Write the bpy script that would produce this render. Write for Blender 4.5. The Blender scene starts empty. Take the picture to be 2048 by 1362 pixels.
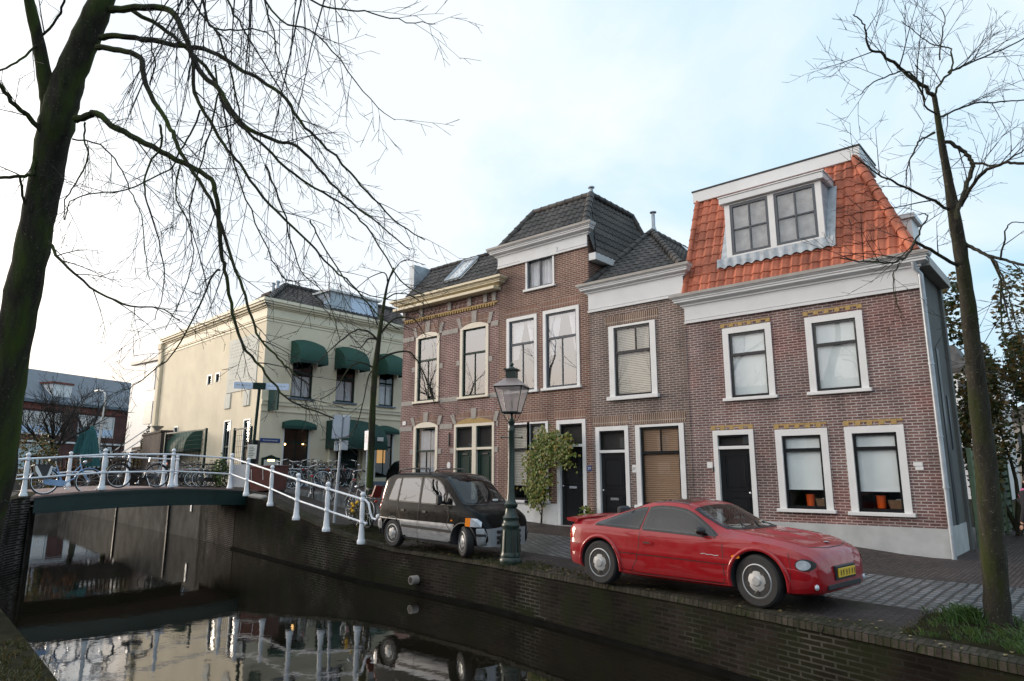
import bpy, bmesh, math, random
import numpy as np
from mathutils import Vector, Matrix
R = math.radians
scene = bpy.context.scene
COL = scene.collection

# ---------------------------------------------------------------- camera, world, sun, exposure
CAMZ = 1.65
AZ, PITCH = 131.0, 11.1
cam_d = bpy.data.cameras.new("camera"); cam = bpy.data.objects.new("camera", cam_d); COL.objects.link(cam)
cam.location = (0, 0, CAMZ); cam.rotation_euler = (R(90 + PITCH), 0, R(AZ - 90))
cam_d.lens = 24.0; cam_d.sensor_width = 36.0; cam_d.clip_start = 0.05; cam_d.clip_end = 3000
scene.camera = cam
scene.view_settings.view_transform = 'Standard'
try: scene.view_settings.look = 'None'
except Exception: pass
scene.view_settings.exposure = 0.82
scene.view_settings.gamma = 1.0
scene.view_settings.use_curve_mapping = False

SUN_EL, SUN_AZ = 8.0, 196.0      # degrees; azimuth counter-clockwise from +X
world = bpy.data.worlds.new("World"); scene.world = world; world.use_nodes = True
wn, wl = world.node_tree.nodes, world.node_tree.links
for n in list(wn): wn.remove(n)
w_out = wn.new('ShaderNodeOutputWorld'); w_bg = wn.new('ShaderNodeBackground')
w_sky = wn.new('ShaderNodeTexSky'); w_sky.sky_type = 'NISHITA'; w_sky.sun_disc = False
w_sky.sun_elevation = R(SUN_EL); w_sky.sun_rotation = R(90 - SUN_AZ)
w_sky.air_density = 1.0; w_sky.dust_density = 2.0; w_sky.ozone_density = 1.2
w_tc = wn.new('ShaderNodeTexCoord')
w_sep = wn.new('ShaderNodeSeparateXYZ'); wl.new(w_tc.outputs['Generated'], w_sep.inputs[0])
# flatten the direction so the clouds thin out towards the horizon
w_add = wn.new('ShaderNodeMath'); w_add.operation = 'ADD'; w_add.inputs[1].default_value = 0.28
wl.new(w_sep.outputs['Z'], w_add.inputs[0])
w_dx = wn.new('ShaderNodeMath'); w_dx.operation = 'DIVIDE'; wl.new(w_sep.outputs['X'], w_dx.inputs[0]); wl.new(w_add.outputs[0], w_dx.inputs[1])
w_dy = wn.new('ShaderNodeMath'); w_dy.operation = 'DIVIDE'; wl.new(w_sep.outputs['Y'], w_dy.inputs[0]); wl.new(w_add.outputs[0], w_dy.inputs[1])
w_cmb = wn.new('ShaderNodeCombineXYZ'); wl.new(w_dx.outputs[0], w_cmb.inputs[0]); wl.new(w_dy.outputs[0], w_cmb.inputs[1])
w_noise = wn.new('ShaderNodeTexNoise'); w_noise.inputs['Scale'].default_value = 1.25; w_noise.inputs['Detail'].default_value = 7; w_noise.inputs['Roughness'].default_value = 0.55; w_noise.inputs['Distortion'].default_value = 0.5
wl.new(w_cmb.outputs[0], w_noise.inputs['Vector'])
w_ramp = wn.new('ShaderNodeValToRGB'); w_ramp.color_ramp.elements[0].position = 0.37; w_ramp.color_ramp.elements[1].position = 0.67
wl.new(w_noise.outputs['Fac'], w_ramp.inputs[0])
# sun-side weight: dot(direction, sun azimuth)
w_dot = wn.new('ShaderNodeVectorMath'); w_dot.operation = 'DOT_PRODUCT'
w_dot.inputs[1].default_value = (math.cos(R(SUN_AZ)), math.sin(R(SUN_AZ)), 0.0)
wl.new(w_tc.outputs['Generated'], w_dot.inputs[0])
w_side = wn.new('ShaderNodeMapRange'); w_side.interpolation_type = 'SMOOTHSTEP'; w_side.inputs[1].default_value = 0.72; w_side.inputs[2].default_value = 1.06; w_side.inputs[3].default_value = 0.0; w_side.inputs[4].default_value = 1.0
wl.new(w_dot.outputs['Value'], w_side.inputs[0])
w_sidec = wn.new('ShaderNodeMapRange'); w_sidec.inputs[1].default_value = -0.1; w_sidec.inputs[2].default_value = 0.8; wl.new(w_dot.outputs['Value'], w_sidec.inputs[0])
# thin cloud: more cover towards the sun
w_cov = wn.new('ShaderNodeMath'); w_cov.operation = 'MULTIPLY_ADD'; w_cov.inputs[1].default_value = 1.0; w_cov.use_clamp = True
wl.new(w_sidec.outputs[0], w_cov.inputs[0]); wl.new(w_ramp.outputs[0], w_cov.inputs[2])
w_covm = wn.new('ShaderNodeMath'); w_covm.operation = 'MULTIPLY'; w_covm.inputs[1].default_value = 0.92; wl.new(w_cov.outputs[0], w_covm.inputs[0])
w_ccol = wn.new('ShaderNodeMix'); w_ccol.data_type = 'RGBA'; w_ccol.inputs['A'].default_value = (5.7, 6.0, 6.3, 1); w_ccol.inputs['B'].default_value = (20.0, 17.5, 15.0, 1)
wl.new(w_side.outputs[0], w_ccol.inputs['Factor'])
# the broad bright cloud bank over the canal behind the viewpoint
w_dot2 = wn.new('ShaderNodeVectorMath'); w_dot2.operation = 'DOT_PRODUCT'; w_dot2.inputs[1].default_value = (math.cos(R(250)), math.sin(R(250)), 0.12)
wl.new(w_tc.outputs['Generated'], w_dot2.inputs[0])
w_back = wn.new('ShaderNodeMapRange'); w_back.interpolation_type = 'SMOOTHSTEP'; w_back.inputs[1].default_value = 0.10; w_back.inputs[2].default_value = 0.85; wl.new(w_dot2.outputs['Value'], w_back.inputs[0])
w_c2 = wn.new('ShaderNodeMix'); w_c2.data_type = 'RGBA'; w_c2.inputs['B'].default_value = (12.5, 11.8, 11.4, 1); wl.new(w_back.outputs[0], w_c2.inputs['Factor']); wl.new(w_ccol.outputs['Result'], w_c2.inputs['A'])
# blue between the clouds brightened by thin high haze
w_hz = wn.new('ShaderNodeMix'); w_hz.data_type = 'RGBA'; w_hz.inputs['Factor'].default_value = 0.80; w_hz.inputs['B'].default_value = (3.4, 5.4, 6.9, 1)
wl.new(w_sky.outputs[0], w_hz.inputs['A'])
w_mix = wn.new('ShaderNodeMix'); w_mix.data_type = 'RGBA'
wl.new(w_covm.outputs[0], w_mix.inputs['Factor']); wl.new(w_hz.outputs['Result'], w_mix.inputs['A']); wl.new(w_c2.outputs['Result'], w_mix.inputs['B'])
# warm glow low over the horizon on the sun side
w_low = wn.new('ShaderNodeMapRange'); w_low.interpolation_type = 'SMOOTHSTEP'; w_low.inputs[1].default_value = 0.0; w_low.inputs[2].default_value = 0.24; w_low.inputs[3].default_value = 1.0; w_low.inputs[4].default_value = 0.0
wl.new(w_sep.outputs['Z'], w_low.inputs[0])
w_side2 = wn.new('ShaderNodeMapRange'); w_side2.inputs[1].default_value = 0.2; w_side2.inputs[2].default_value = 1.0
wl.new(w_dot.outputs['Value'], w_side2.inputs[0])
w_glow = wn.new('ShaderNodeMath'); w_glow.operation = 'MULTIPLY'; wl.new(w_low.outputs[0], w_glow.inputs[0]); wl.new(w_side2.outputs[0], w_glow.inputs[1])
w_gm = wn.new('ShaderNodeMix'); w_gm.data_type = 'RGBA'; w_gm.inputs['B'].default_value = (8.8, 6.3, 4.0, 1)
wl.new(w_glow.outputs[0], w_gm.inputs['Factor']); wl.new(w_mix.outputs['Result'], w_gm.inputs['A'])
wl.new(w_gm.outputs['Result'], w_bg.inputs['Color']); w_bg.inputs['Strength'].default_value = 0.10
wl.new(w_bg.outputs[0], w_out.inputs['Surface'])

sun_d = bpy.data.lights.new("sun", 'SUN'); sun = bpy.data.objects.new("sun", sun_d); COL.objects.link(sun)
sun_d.energy = 1.4; sun_d.angle = R(14); sun_d.color = (1.0, 0.86, 0.70)
_sd = Vector((math.cos(R(SUN_AZ)) * math.cos(R(SUN_EL)), math.sin(R(SUN_AZ)) * math.cos(R(SUN_EL)), math.sin(R(SUN_EL))))
sun.rotation_euler = _sd.to_track_quat('Z', 'Y').to_euler(); sun.location = (-30, 10, 40)

# ---------------------------------------------------------------- survey helper: a bearing in the photo -> a place in the world
_a, _p = R(AZ), R(PITCH)
_fw = np.array([math.cos(_a) * math.cos(_p), math.sin(_a) * math.cos(_p), math.sin(_p)])
_rt = np.array([math.sin(_a), -math.cos(_a), 0.0]); _up = np.cross(_rt, _fw)
def ray(x, y): return _fw + _rt * (x - 1024) / 1365.33 - _up * (y - 681) / 1365.33
def at(x, y, d): r = ray(x, y) * d; return Vector((r[0], r[1], r[2] + CAMZ))
def onz(x, y, z): r = ray(x, y); t = (z - CAMZ) / r[2]; return Vector((r[0] * t, r[1] * t, z))
def onx(x, y, X): r = ray(x, y); t = X / r[0]; return Vector((X, r[1] * t, r[2] * t + CAMZ))
def ony(x, y, Y): r = ray(x, y); t = Y / r[1]; return Vector((r[0] * t, Y, r[2] * t + CAMZ))

# ---------------------------------------------------------------- mesh builder
class MB:
    def __init__(s, xf=None): s.v = []; s.f = []; s.m = []; s.g = []; s.xf = xf
    def add(s, vs, fs, mi=0):
        o = len(s.v); s.g.append((o, len(s.f)))
        if s.xf is not None: vs = [s.xf @ Vector(v) for v in vs]
        s.v.extend([tuple(v) for v in vs]); s.f.extend([tuple(i + o for i in f) for f in fs]); s.m.extend([mi] * len(fs)); return s
    def box(s, x0, x1, y0, y1, z0, z1, mi=0):
        return s.add([(x0, y0, z0), (x1, y0, z0), (x1, y1, z0), (x0, y1, z0), (x0, y0, z1), (x1, y0, z1), (x1, y1, z1), (x0, y1, z1)],
                     [(0, 3, 2, 1), (4, 5, 6, 7), (0, 1, 5, 4), (1, 2, 6, 5), (2, 3, 7, 6), (3, 0, 4, 7)], mi)
    def bev(s, x0, x1, y0, y1, z0, z1, b=.01, mi=0):      # box with chamfered edges
        vs = []; 
        for z, i in ((z0, b), (z0 + b, 0), (z1 - b, 0), (z1, b)):
            c = b
            vs += [(x0 + i + c, y0 + i, z), (x1 - i - c, y0 + i, z), (x1 - i, y0 + i + c, z), (x1 - i, y1 - i - c, z),
                   (x1 - i - c, y1 - i, z), (x0 + i + c, y1 - i, z), (x0 + i, y1 - i - c, z), (x0 + i, y0 + i + c, z)]
        fs = [tuple(range(7, -1, -1)), tuple(range(24, 32))]
        for k in range(3):
            for i in range(8):
                j = (i + 1) % 8; fs.append((k * 8 + i, k * 8 + j, k * 8 + 8 + j, k * 8 + 8 + i))
        return s.add(vs, fs, mi)
    def quad(s, a, b, c, d, mi=0): return s.add([a, b, c, d], [(0, 1, 2, 3)], mi)
    def tube(s, pts, rad, n=6, mi=0, cap=True, closed=False):
        pts = [Vector(p) for p in pts]; N = len(pts)
        if not hasattr(rad, '__len__'): rad = [rad] * N
        vs = []; prev = None
        for i, p in enumerate(pts):
            if closed: t = pts[(i + 1) % N] - pts[i - 1]
            else: t = pts[min(i + 1, N - 1)] - pts[max(i - 1, 0)]
            if t.length < 1e-9: t = Vector((0, 0, 1))
            t.normalize()
            if prev is None:
                a = Vector((0, 0, 1)) if abs(t.z) < .9 else Vector((1, 0, 0))
                u = t.cross(a).normalized()
            else:
                u = prev - t * prev.dot(t)
                u = u.normalized() if u.length > 1e-6 else t.cross(Vector((0.3, 1, 0.2))).normalized()
            prev = u; w = t.cross(u)
            for k in range(n):
                an = 2 * math.pi * k / n; vs.append(p + (u * math.cos(an) + w * math.sin(an)) * rad[i])
        fs = []
        for i in range(N if closed else N - 1):
            j = (i + 1) % N
            for k in range(n):
                l = (k + 1) % n; fs.append((i * n + k, i * n + l, j * n + l, j * n + k))
        if cap and not closed: fs.append(tuple(range(n - 1, -1, -1))); fs.append(tuple((N - 1) * n + k for k in range(n)))
        return s.add(vs, fs, mi)
    def lathe(s, prof, n=16, c=(0, 0, 0), axis='z', mi=0, sq=None):     # prof: (r, h)
        vs = []
        for r, h in prof:
            for k in range(n):
                an = 2 * math.pi * (k + .5) / n; x, y = r * math.cos(an), r * math.sin(an)
                p = (x, y, h) if axis == 'z' else ((h, x, y) if axis == 'x' else (x, h, -y))
                vs.append((p[0] + c[0], p[1] + c[1], p[2] + c[2]))
        fs = []
        for i in range(len(prof) - 1):
            for k in range(n):
                l = (k + 1) % n; fs.append((i * n + k, i * n + l, (i + 1) * n + l, (i + 1) * n + k))
        fs.append(tuple(range(n - 1, -1, -1))); fs.append(tuple((len(prof) - 1) * n + k for k in range(n)))
        return s.add(vs, fs, mi)
    def prism(s, poly, d0, d1, axis='y', mi=0):           # polygon in the plane across 'axis', extruded d0..d1
        def P(a, b, d): return (a, d, b) if axis == 'y' else ((d, a, b) if axis == 'x' else (a, b, d))
        n = len(poly); vs = [P(a, b, d0) for a, b in poly] + [P(a, b, d1) for a, b in poly]
        fs = [tuple(range(n)), tuple(range(2 * n - 1, n - 1, -1))] + [(i, i + n, (i + 1) % n + n, (i + 1) % n) for i in range(n)]
        return s.add(vs, fs, mi)
    def sphere(s, c, r, n=10, m=6, sc=(1, 1, 1), mi=0):
        prof = [(r * math.sin(math.pi * (i + .05) / (m + .1)), -r * math.cos(math.pi * (i + .05) / (m + .1))) for i in range(m + 1)]
        o = len(s.v); s.lathe(prof, n, (0, 0, 0), 'z', mi)
        xf = s.xf
        for i in range(o, len(s.v)):
            p = s.v[i]
            if xf is not None: p = xf.inverted() @ Vector(p)
            q = (p[0] * sc[0] + c[0], p[1] * sc[1] + c[1], p[2] * sc[2] + c[2])
            s.v[i] = tuple(xf @ Vector(q)) if xf is not None else q
        return s
    def each(s, name, mat, parent=None, smooth=False):      # every added piece becomes a part of its own
        g = s.g + [(len(s.v), len(s.f))]
        for (v0, f0), (v1, f1) in zip(g, g[1:]):
            q = MB(); q.v = s.v[v0:v1]; q.f = [tuple(i - v0 for i in f) for f in s.f[f0:f1]]; q.m = s.m[f0:f1]; q.build(name, mat, parent, smooth)
    def build(s, name, mats, parent=None, smooth=False, world_off=False):
        me = bpy.data.meshes.new(name)
        vs = s.v
        me.from_pydata(vs, [], s.f)
        if not isinstance(mats, (list, tuple)): mats = [mats]
        for m in mats: me.materials.append(m)
        if any(s.m): me.polygons.foreach_set('material_index', s.m)
        bm = bmesh.new(); bm.from_mesh(me); bmesh.ops.recalc_face_normals(bm, faces=bm.faces); bm.to_mesh(me); bm.free()
        if smooth:
            me.polygons.foreach_set('use_smooth', [True] * len(me.polygons))
            if smooth != 'all':
                me.set_sharp_from_angle(angle=R(smooth if smooth is not True else 40))
        me.update()
        o = bpy.data.objects.new(name, me); COL.objects.link(o)
        if parent is not None: o.parent = parent
        return o

def thing(name, label, cat, loc=(0, 0, 0), rz=0.0, group=None, kind=None):
    o = bpy.data.objects.new(name, None); COL.objects.link(o); o.location = loc; o.rotation_euler = (0, 0, rz)
    o.empty_display_size = .2
    return tag(o, label, cat, group, kind)
def tag(o, label, cat, group=None, kind=None):
    if label: o['label'] = label
    if cat: o['category'] = cat
    if group: o['group'] = group
    if kind: o['kind'] = kind
    return o
def struct(o): o['kind'] = 'structure'; return o
def copy_tree(src, loc, rz, label=None, parent=None):
    c = src.copy(); COL.objects.link(c)
    if parent is None: c.location = loc; c.rotation_euler = (src.rotation_euler[0], src.rotation_euler[1], rz)
    else: c.parent = parent
    if label: c['label'] = label
    for ch in list(src.children): copy_tree(ch, None, None, None, c)
    return c
def XF(loc=(0, 0, 0), rz=0.0): return Matrix.Translation(Vector(loc)) @ Matrix.Rotation(rz, 4, 'Z')

# ---------------------------------------------------------------- materials
def new_mat(name):
    m = bpy.data.materials.new(name); m.use_nodes = True
    b = m.node_tree.nodes['Principled BSDF']; return m, m.node_tree.nodes, m.node_tree.links, b
def _bump(n, l, b, src, strength=.3, dist=.02):
    bu = n.new('ShaderNodeBump'); bu.inputs['Strength'].default_value = strength; bu.inputs['Distance'].default_value = dist
    l.new(src, bu.inputs['Height']); l.new(bu.outputs[0], b.inputs['Normal']); return bu
def _noise(n, l, scale, detail=4, vec=None, rough=.55):
    t = n.new('ShaderNodeTexNoise'); t.inputs['Scale'].default_value = scale; t.inputs['Detail'].default_value = detail; t.inputs['Roughness'].default_value = rough
    if vec is None:
        tc = n.new('ShaderNodeTexCoord'); vec = tc.outputs['Object']
    l.new(vec, t.inputs['Vector']); return t
def _ramp(n, l, src, p0, c0, p1, c1):
    r = n.new('ShaderNodeValToRGB'); e = r.color_ramp.elements
    e[0].position = p0; e[0].color = (*c0, 1); e[1].position = p1; e[1].color = (*c1, 1); l.new(src, r.inputs[0]); return r
def _mixc(n, l, fac, a, b, mode='MIX'):
    m = n.new('ShaderNodeMix'); m.data_type = 'RGBA'; m.blend_type = mode
    for s, k in ((fac, 'Factor'), (a, 'A'), (b, 'B')):
        if isinstance(s, (int, float)): m.inputs[k].default_value = s
        elif isinstance(s, tuple): m.inputs[k].default_value = (*s, 1)
        else: l.new(s, m.inputs[k])
    return m.outputs['Result']
def flat(name, c, rough=.6, var=.12, scale=6, bump=0.0, metal=0.0, spec=.5, coat=0.0):
    m, n, l, b = new_mat(name)
    t = _noise(n, l, scale, 6)
    d = tuple(x * (1 - var) for x in c); u = tuple(min(1, x * (1 + var)) for x in c)
    r = _ramp(n, l, t.outputs['Fac'], .3, d, .7, u); l.new(r.outputs[0], b.inputs['Base Color'])
    b.inputs['Roughness'].default_value = rough; b.inputs['Metallic'].default_value = metal; b.inputs['Specular IOR Level'].default_value = spec
    b.inputs['Coat Weight'].default_value = coat; b.inputs['Coat Roughness'].default_value = .04
    if bump: _bump(n, l, b, t.outputs['Fac'], bump, .01)
    return m
def wallvec(n, l):                 # (x+y, z): works on faces along either horizontal axis
    tc = n.new('ShaderNodeTexCoord'); sp = n.new('ShaderNodeSeparateXYZ'); l.new(tc.outputs['Object'], sp.inputs[0])
    ad = n.new('ShaderNodeMath'); ad.operation = 'ADD'; l.new(sp.outputs['X'], ad.inputs[0]); l.new(sp.outputs['Y'], ad.inputs[1])
    cb = n.new('ShaderNodeCombineXYZ'); l.new(ad.outputs[0], cb.inputs[0]); l.new(sp.outputs['Z'], cb.inputs[1]); return cb.outputs[0], sp, tc
def brick_mat(name, c1, c2, mortar, bw=.21, rh=.062, ms=.011, patch=None, grime=.25, rot=False, rough=.85, moss=None, offs=.5, spec=.3, mpatch=None, streak=.22):
    m, n, l, b = new_mat(name)
    vec, sp, tc = wallvec(n, l)
    if rot:
        mp = n.new('ShaderNodeMapping'); mp.inputs['Rotation'].default_value = (0, 0, R(90)); l.new(vec, mp.inputs[0]); vec = mp.outputs[0]
    wob = _noise(n, l, 3.0, 2, tc.outputs['Object'])
    wv = n.new('ShaderNodeVectorMath'); wv.operation = 'MULTIPLY_ADD'; wv.inputs[1].default_value = (.006, .008, 0)
    l.new(wob.outputs['Color'], wv.inputs[0]); l.new(vec, wv.inputs[2])
    t = n.new('ShaderNodeTexBrick'); t.inputs['Scale'].default_value = 1.0; t.offset = offs
    t.inputs['Brick Width'].default_value = bw; t.inputs['Row Height'].default_value = rh; t.inputs['Mortar Size'].default_value = ms
    t.inputs['Mortar Smooth'].default_value = .15; t.inputs['Bias'].default_value = -.1
    t.inputs['Color1'].default_value = (*c1, 1); t.inputs['Color2'].default_value = (*c2, 1); t.inputs['Mortar'].default_value = (*mortar, 1)
    l.new(wv.outputs[0], t.inputs['Vector'])
    big = _noise(n, l, .9, 6, tc.outputs['Object'])
    col = t.outputs['Color']
    if mpatch:                       # limey pale pointing surviving in patches
        pn2 = _noise(n, l, .8, 5, tc.outputs['Object']); pr2 = _ramp(n, l, pn2.outputs['Fac'], .52, mortar, .66, mpatch); l.new(pr2.outputs[0], t.inputs['Mortar'])
    fine = _noise(n, l, 38, 3, tc.outputs['Object'])
    rf = _ramp(n, l, fine.outputs['Fac'], .3, (.76, .76, .76), .7, (1.16, 1.14, 1.14)); col = _mixc(n, l, .8, col, rf.outputs[0], 'MULTIPLY')
    rb = _ramp(n, l, big.outputs['Fac'], .35, (1 - grime,) * 3, .65, (1 + grime * .6,) * 3); col = _mixc(n, l, 1.0, col, rb.outputs[0], 'MULTIPLY')
    if streak:                       # run-off streaks down the wall
        sm_ = n.new('ShaderNodeMapping'); sm_.inputs['Scale'].default_value = (2.6, 2.6, .22); l.new(tc.outputs['Object'], sm_.inputs[0])
        sn_ = _noise(n, l, 1.0, 5, sm_.outputs[0]); sr_ = _ramp(n, l, sn_.outputs['Fac'], .34, (1 - streak,) * 3, .6, (1.06,) * 3); col = _mixc(n, l, 1.0, col, sr_.outputs[0], 'MULTIPLY')
    if patch:
        pn = _noise(n, l, .55, 3, tc.outputs['Object']); pr = _ramp(n, l, pn.outputs['Fac'], .5, (0, 0, 0), .62, (1, 1, 1))
        col = _mixc(n, l, pr.outputs[0], col, _mixc(n, l, 1.0, col, patch, 'MULTIPLY'))
    if moss:
        mn = _noise(n, l, 1.6, 6, tc.outputs['Object']); mr = _ramp(n, l, mn.outputs['Fac'], .42, (0, 0, 0), .66, (1, 1, 1))
        col = _mixc(n, l, mr.outputs[0], col, moss)
    l.new(col, b.inputs['Base Color']); b.inputs['Roughness'].default_value = rough; b.inputs['Specular IOR Level'].default_value = spec
    inv = n.new('ShaderNodeMath'); inv.operation = 'SUBTRACT'; inv.inputs[0].default_value = 1; l.new(t.outputs['Fac'], inv.inputs[1])
    mx = n.new('ShaderNodeMath'); mx.operation = 'MULTIPLY_ADD'; mx.inputs[1].default_value = .35; l.new(fine.outputs['Fac'], mx.inputs[0]); l.new(inv.outputs[0], mx.inputs[2])
    _bump(n, l, b, mx.outputs[0], .55, .012)
    return m
def paver_mat(name, c1, c2, joint, bw, rh, ms, wob=.03, ang=0.0, rough=.6, moss=None, spec=.5, wsc=2.0, bump=.8):
    m, n, l, b = new_mat(name)
    tc = n.new('ShaderNodeTexCoord')
    mp = n.new('ShaderNodeMapping'); mp.inputs['Rotation'].default_value = (0, 0, ang); l.new(tc.outputs['Object'], mp.inputs[0])
    wn_ = _noise(n, l, wsc, 3, tc.outputs['Object'])
    wv = n.new('ShaderNodeVectorMath'); wv.operation = 'MULTIPLY_ADD'; wv.inputs[1].default_value = (wob * 2, wob * 2, 0)
    l.new(wn_.outputs['Color'], wv.inputs[0]); l.new(mp.outputs[0], wv.inputs[2])
    t = n.new('ShaderNodeTexBrick'); t.inputs['Scale'].default_value = 1.0; t.inputs['Brick Width'].default_value = bw; t.inputs['Row Height'].default_value = rh
    t.inputs['Mortar Size'].default_value = ms; t.inputs['Mortar Smooth'].default_value = .6
    t.inputs['Color1'].default_value = (*c1, 1); t.inputs['Color2'].default_value = (*c2, 1); t.inputs['Mortar'].default_value = (*joint, 1)
    l.new(wv.outputs[0], t.inputs['Vector'])
    big = _noise(n, l, .7, 5, tc.outputs['Object']); fine = _noise(n, l, 22, 4, tc.outputs['Object'])
    rb = _ramp(n, l, big.outputs['Fac'], .3, (.65, .65, .65), .7, (1.25, 1.25, 1.25)); col = _mixc(n, l, 1.0, t.outputs['Color'], rb.outputs[0], 'MULTIPLY')
    rf = _ramp(n, l, fine.outputs['Fac'], .3, (.7, .7, .7), .7, (1.2, 1.2, 1.2)); col = _mixc(n, l, .8, col, rf.outputs[0], 'MULTIPLY')
    if moss:
        mn = _noise(n, l, 1.3, 7, tc.outputs['Object']); mr = _ramp(n, l, mn.outputs['Fac'], .5, (0, 0, 0), .68, (1, 1, 1)); col = _mixc(n, l, mr.outputs[0], col, moss)
    l.new(col, b.inputs['Base Color']); b.inputs['Roughness'].default_value = rough; b.inputs['Specular IOR Level'].default_value = spec
    inv = n.new('ShaderNodeMath'); inv.operation = 'SUBTRACT'; inv.inputs[0].default_value = 1; l.new(t.outputs['Fac'], inv.inputs[1])
    mx = n.new('ShaderNodeMath'); mx.operation = 'MULTIPLY_ADD'; mx.inputs[1].default_value = .5; l.new(fine.outputs['Fac'], mx.inputs[0]); l.new(inv.outputs[0], mx.inputs[2])
    _bump(n, l, b, mx.outputs[0], bump, .025)
    return m
def tile_mat(name, c, c2, tw, th, rough=.5, dirt=.3):
    m, n, l, b = new_mat(name)
    tc = n.new('ShaderNodeTexCoord'); sp = n.new('ShaderNodeSeparateXYZ'); l.new(tc.outputs['Object'], sp.inputs[0])
    sn = n.new('ShaderNodeVectorMath'); sn.operation = 'SNAP'; sn.inputs[1].default_value = (tw, 50, th)
    l.new(tc.outputs['Object'], sn.inputs[0])
    wnz = n.new('ShaderNodeTexWhiteNoise'); wnz.noise_dimensions = '3D'; l.new(sn.outputs[0], wnz.inputs['Vector'])
    col = _mixc(n, l, wnz.outputs['Value'], c, c2)
    big = _noise(n, l, 1.3, 6, tc.outputs['Object']); rb = _ramp(n, l, big.outputs['Fac'], .35, (1 - dirt,) * 3, .65, (1.12,) * 3)
    col = _mixc(n, l, 1.0, col, rb.outputs[0], 'MULTIPLY')
    fine = _noise(n, l, 30, 3, tc.outputs['Object']); rf = _ramp(n, l, fine.outputs['Fac'], .3, (.8,) * 3, .7, (1.12,) * 3); col = _mixc(n, l, .8, col, rf.outputs[0], 'MULTIPLY')
    l.new(col, b.inputs['Base Color']); b.inputs['Roughness'].default_value = rough; _bump(n, l, b, fine.outputs['Fac'], .15, .006)
    return m
def glass_mat(name, tint=(1, 1, 1), f0=.07, wavy=.012):
    m, n, l, b = new_mat(name); n.remove(b); out = n['Material Output']
    tr = n.new('ShaderNodeBsdfTransparent'); tr.inputs[0].default_value = (*tint, 1)
    gl = n.new('ShaderNodeBsdfGlossy'); gl.inputs['Roughness'].default_value = .015; gl.inputs['Color'].default_value = (1, 1, 1, 1)
    ge = n.new('ShaderNodeNewGeometry'); dt = n.new('ShaderNodeVectorMath'); dt.operation = 'DOT_PRODUCT'; l.new(ge.outputs['Normal'], dt.inputs[0]); l.new(ge.outputs['Incoming'], dt.inputs[1])
    ab = n.new('ShaderNodeMath'); ab.operation = 'ABSOLUTE'; l.new(dt.outputs['Value'], ab.inputs[0]); sb = n.new('ShaderNodeMath'); sb.operation = 'SUBTRACT'; sb.inputs[0].default_value = 1.0; sb.use_clamp = True; l.new(ab.outputs[0], sb.inputs[1])
    pw = n.new('ShaderNodeMath'); pw.operation = 'POWER'; pw.inputs[1].default_value = 5.0; l.new(sb.outputs[0], pw.inputs[0]); fr = n.new('ShaderNodeMath'); fr.operation = 'MULTIPLY_ADD'; fr.inputs[1].default_value = 1 - f0; fr.inputs[2].default_value = f0; l.new(pw.outputs[0], fr.inputs[0])
    t = _noise(n, l, 1.1, 2); bu = n.new('ShaderNodeBump'); bu.inputs['Strength'].default_value = wavy; bu.inputs['Distance'].default_value = .03; l.new(t.outputs['Fac'], bu.inputs['Height'])
    l.new(bu.outputs[0], gl.inputs['Normal'])
    mx = n.new('ShaderNodeMixShader'); l.new(fr.outputs[0], mx.inputs[0]); l.new(tr.outputs[0], mx.inputs[1]); l.new(gl.outputs[0], mx.inputs[2]); l.new(mx.outputs[0], out.inputs[0])
    return m
def carpaint(name, c, rough=.18, flake=0.0, spec=.35, coat=.7):
    m, n, l, b = new_mat(name)
    t = _noise(n, l, 5, 4); r = _ramp(n, l, t.outputs['Fac'], .3, tuple(x * .88 for x in c), .7, c); l.new(r.outputs[0], b.inputs['Base Color'])
    b.inputs['Specular IOR Level'].default_value = spec; b.inputs['Coat Weight'].default_value = coat; b.inputs['Coat Roughness'].default_value = .04; b.inputs['Metallic'].default_value = flake
    d = _noise(n, l, 9, 5); rr = _ramp(n, l, d.outputs['Fac'], .35, (.28,) * 3, .7, (.5,) * 3); l.new(rr.outputs[0], b.inputs['Roughness'])
    return m
def emis(name, c, s):
    m, n, l, b = new_mat(name); b.inputs['Emission Color'].default_value = (*c, 1); b.inputs['Emission Strength'].default_value = s; b.inputs['Base Color'].default_value = (*c, 1); return m
def slat_mat(name, c, c2, pitch, rough=.5):
    m, n, l, b = new_mat(name)
    tc = n.new('ShaderNodeTexCoord'); w = n.new('ShaderNodeTexWave'); w.wave_type = 'BANDS'; w.bands_direction = 'Z'; w.wave_profile = 'SIN'
    w.inputs['Scale'].default_value = 2 * math.pi / pitch / 20.0; w.inputs['Distortion'].default_value = 0.0; w.inputs['Detail'].default_value = 0
    l.new(tc.outputs['Object'], w.inputs[0]); r = _ramp(n, l, w.outputs['Fac'], .1, c2, .55, c); l.new(r.outputs[0], b.inputs['Base Color']); b.inputs['Roughness'].default_value = rough
    _bump(n, l, b, w.outputs['Fac'], .5, .01); return m
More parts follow.
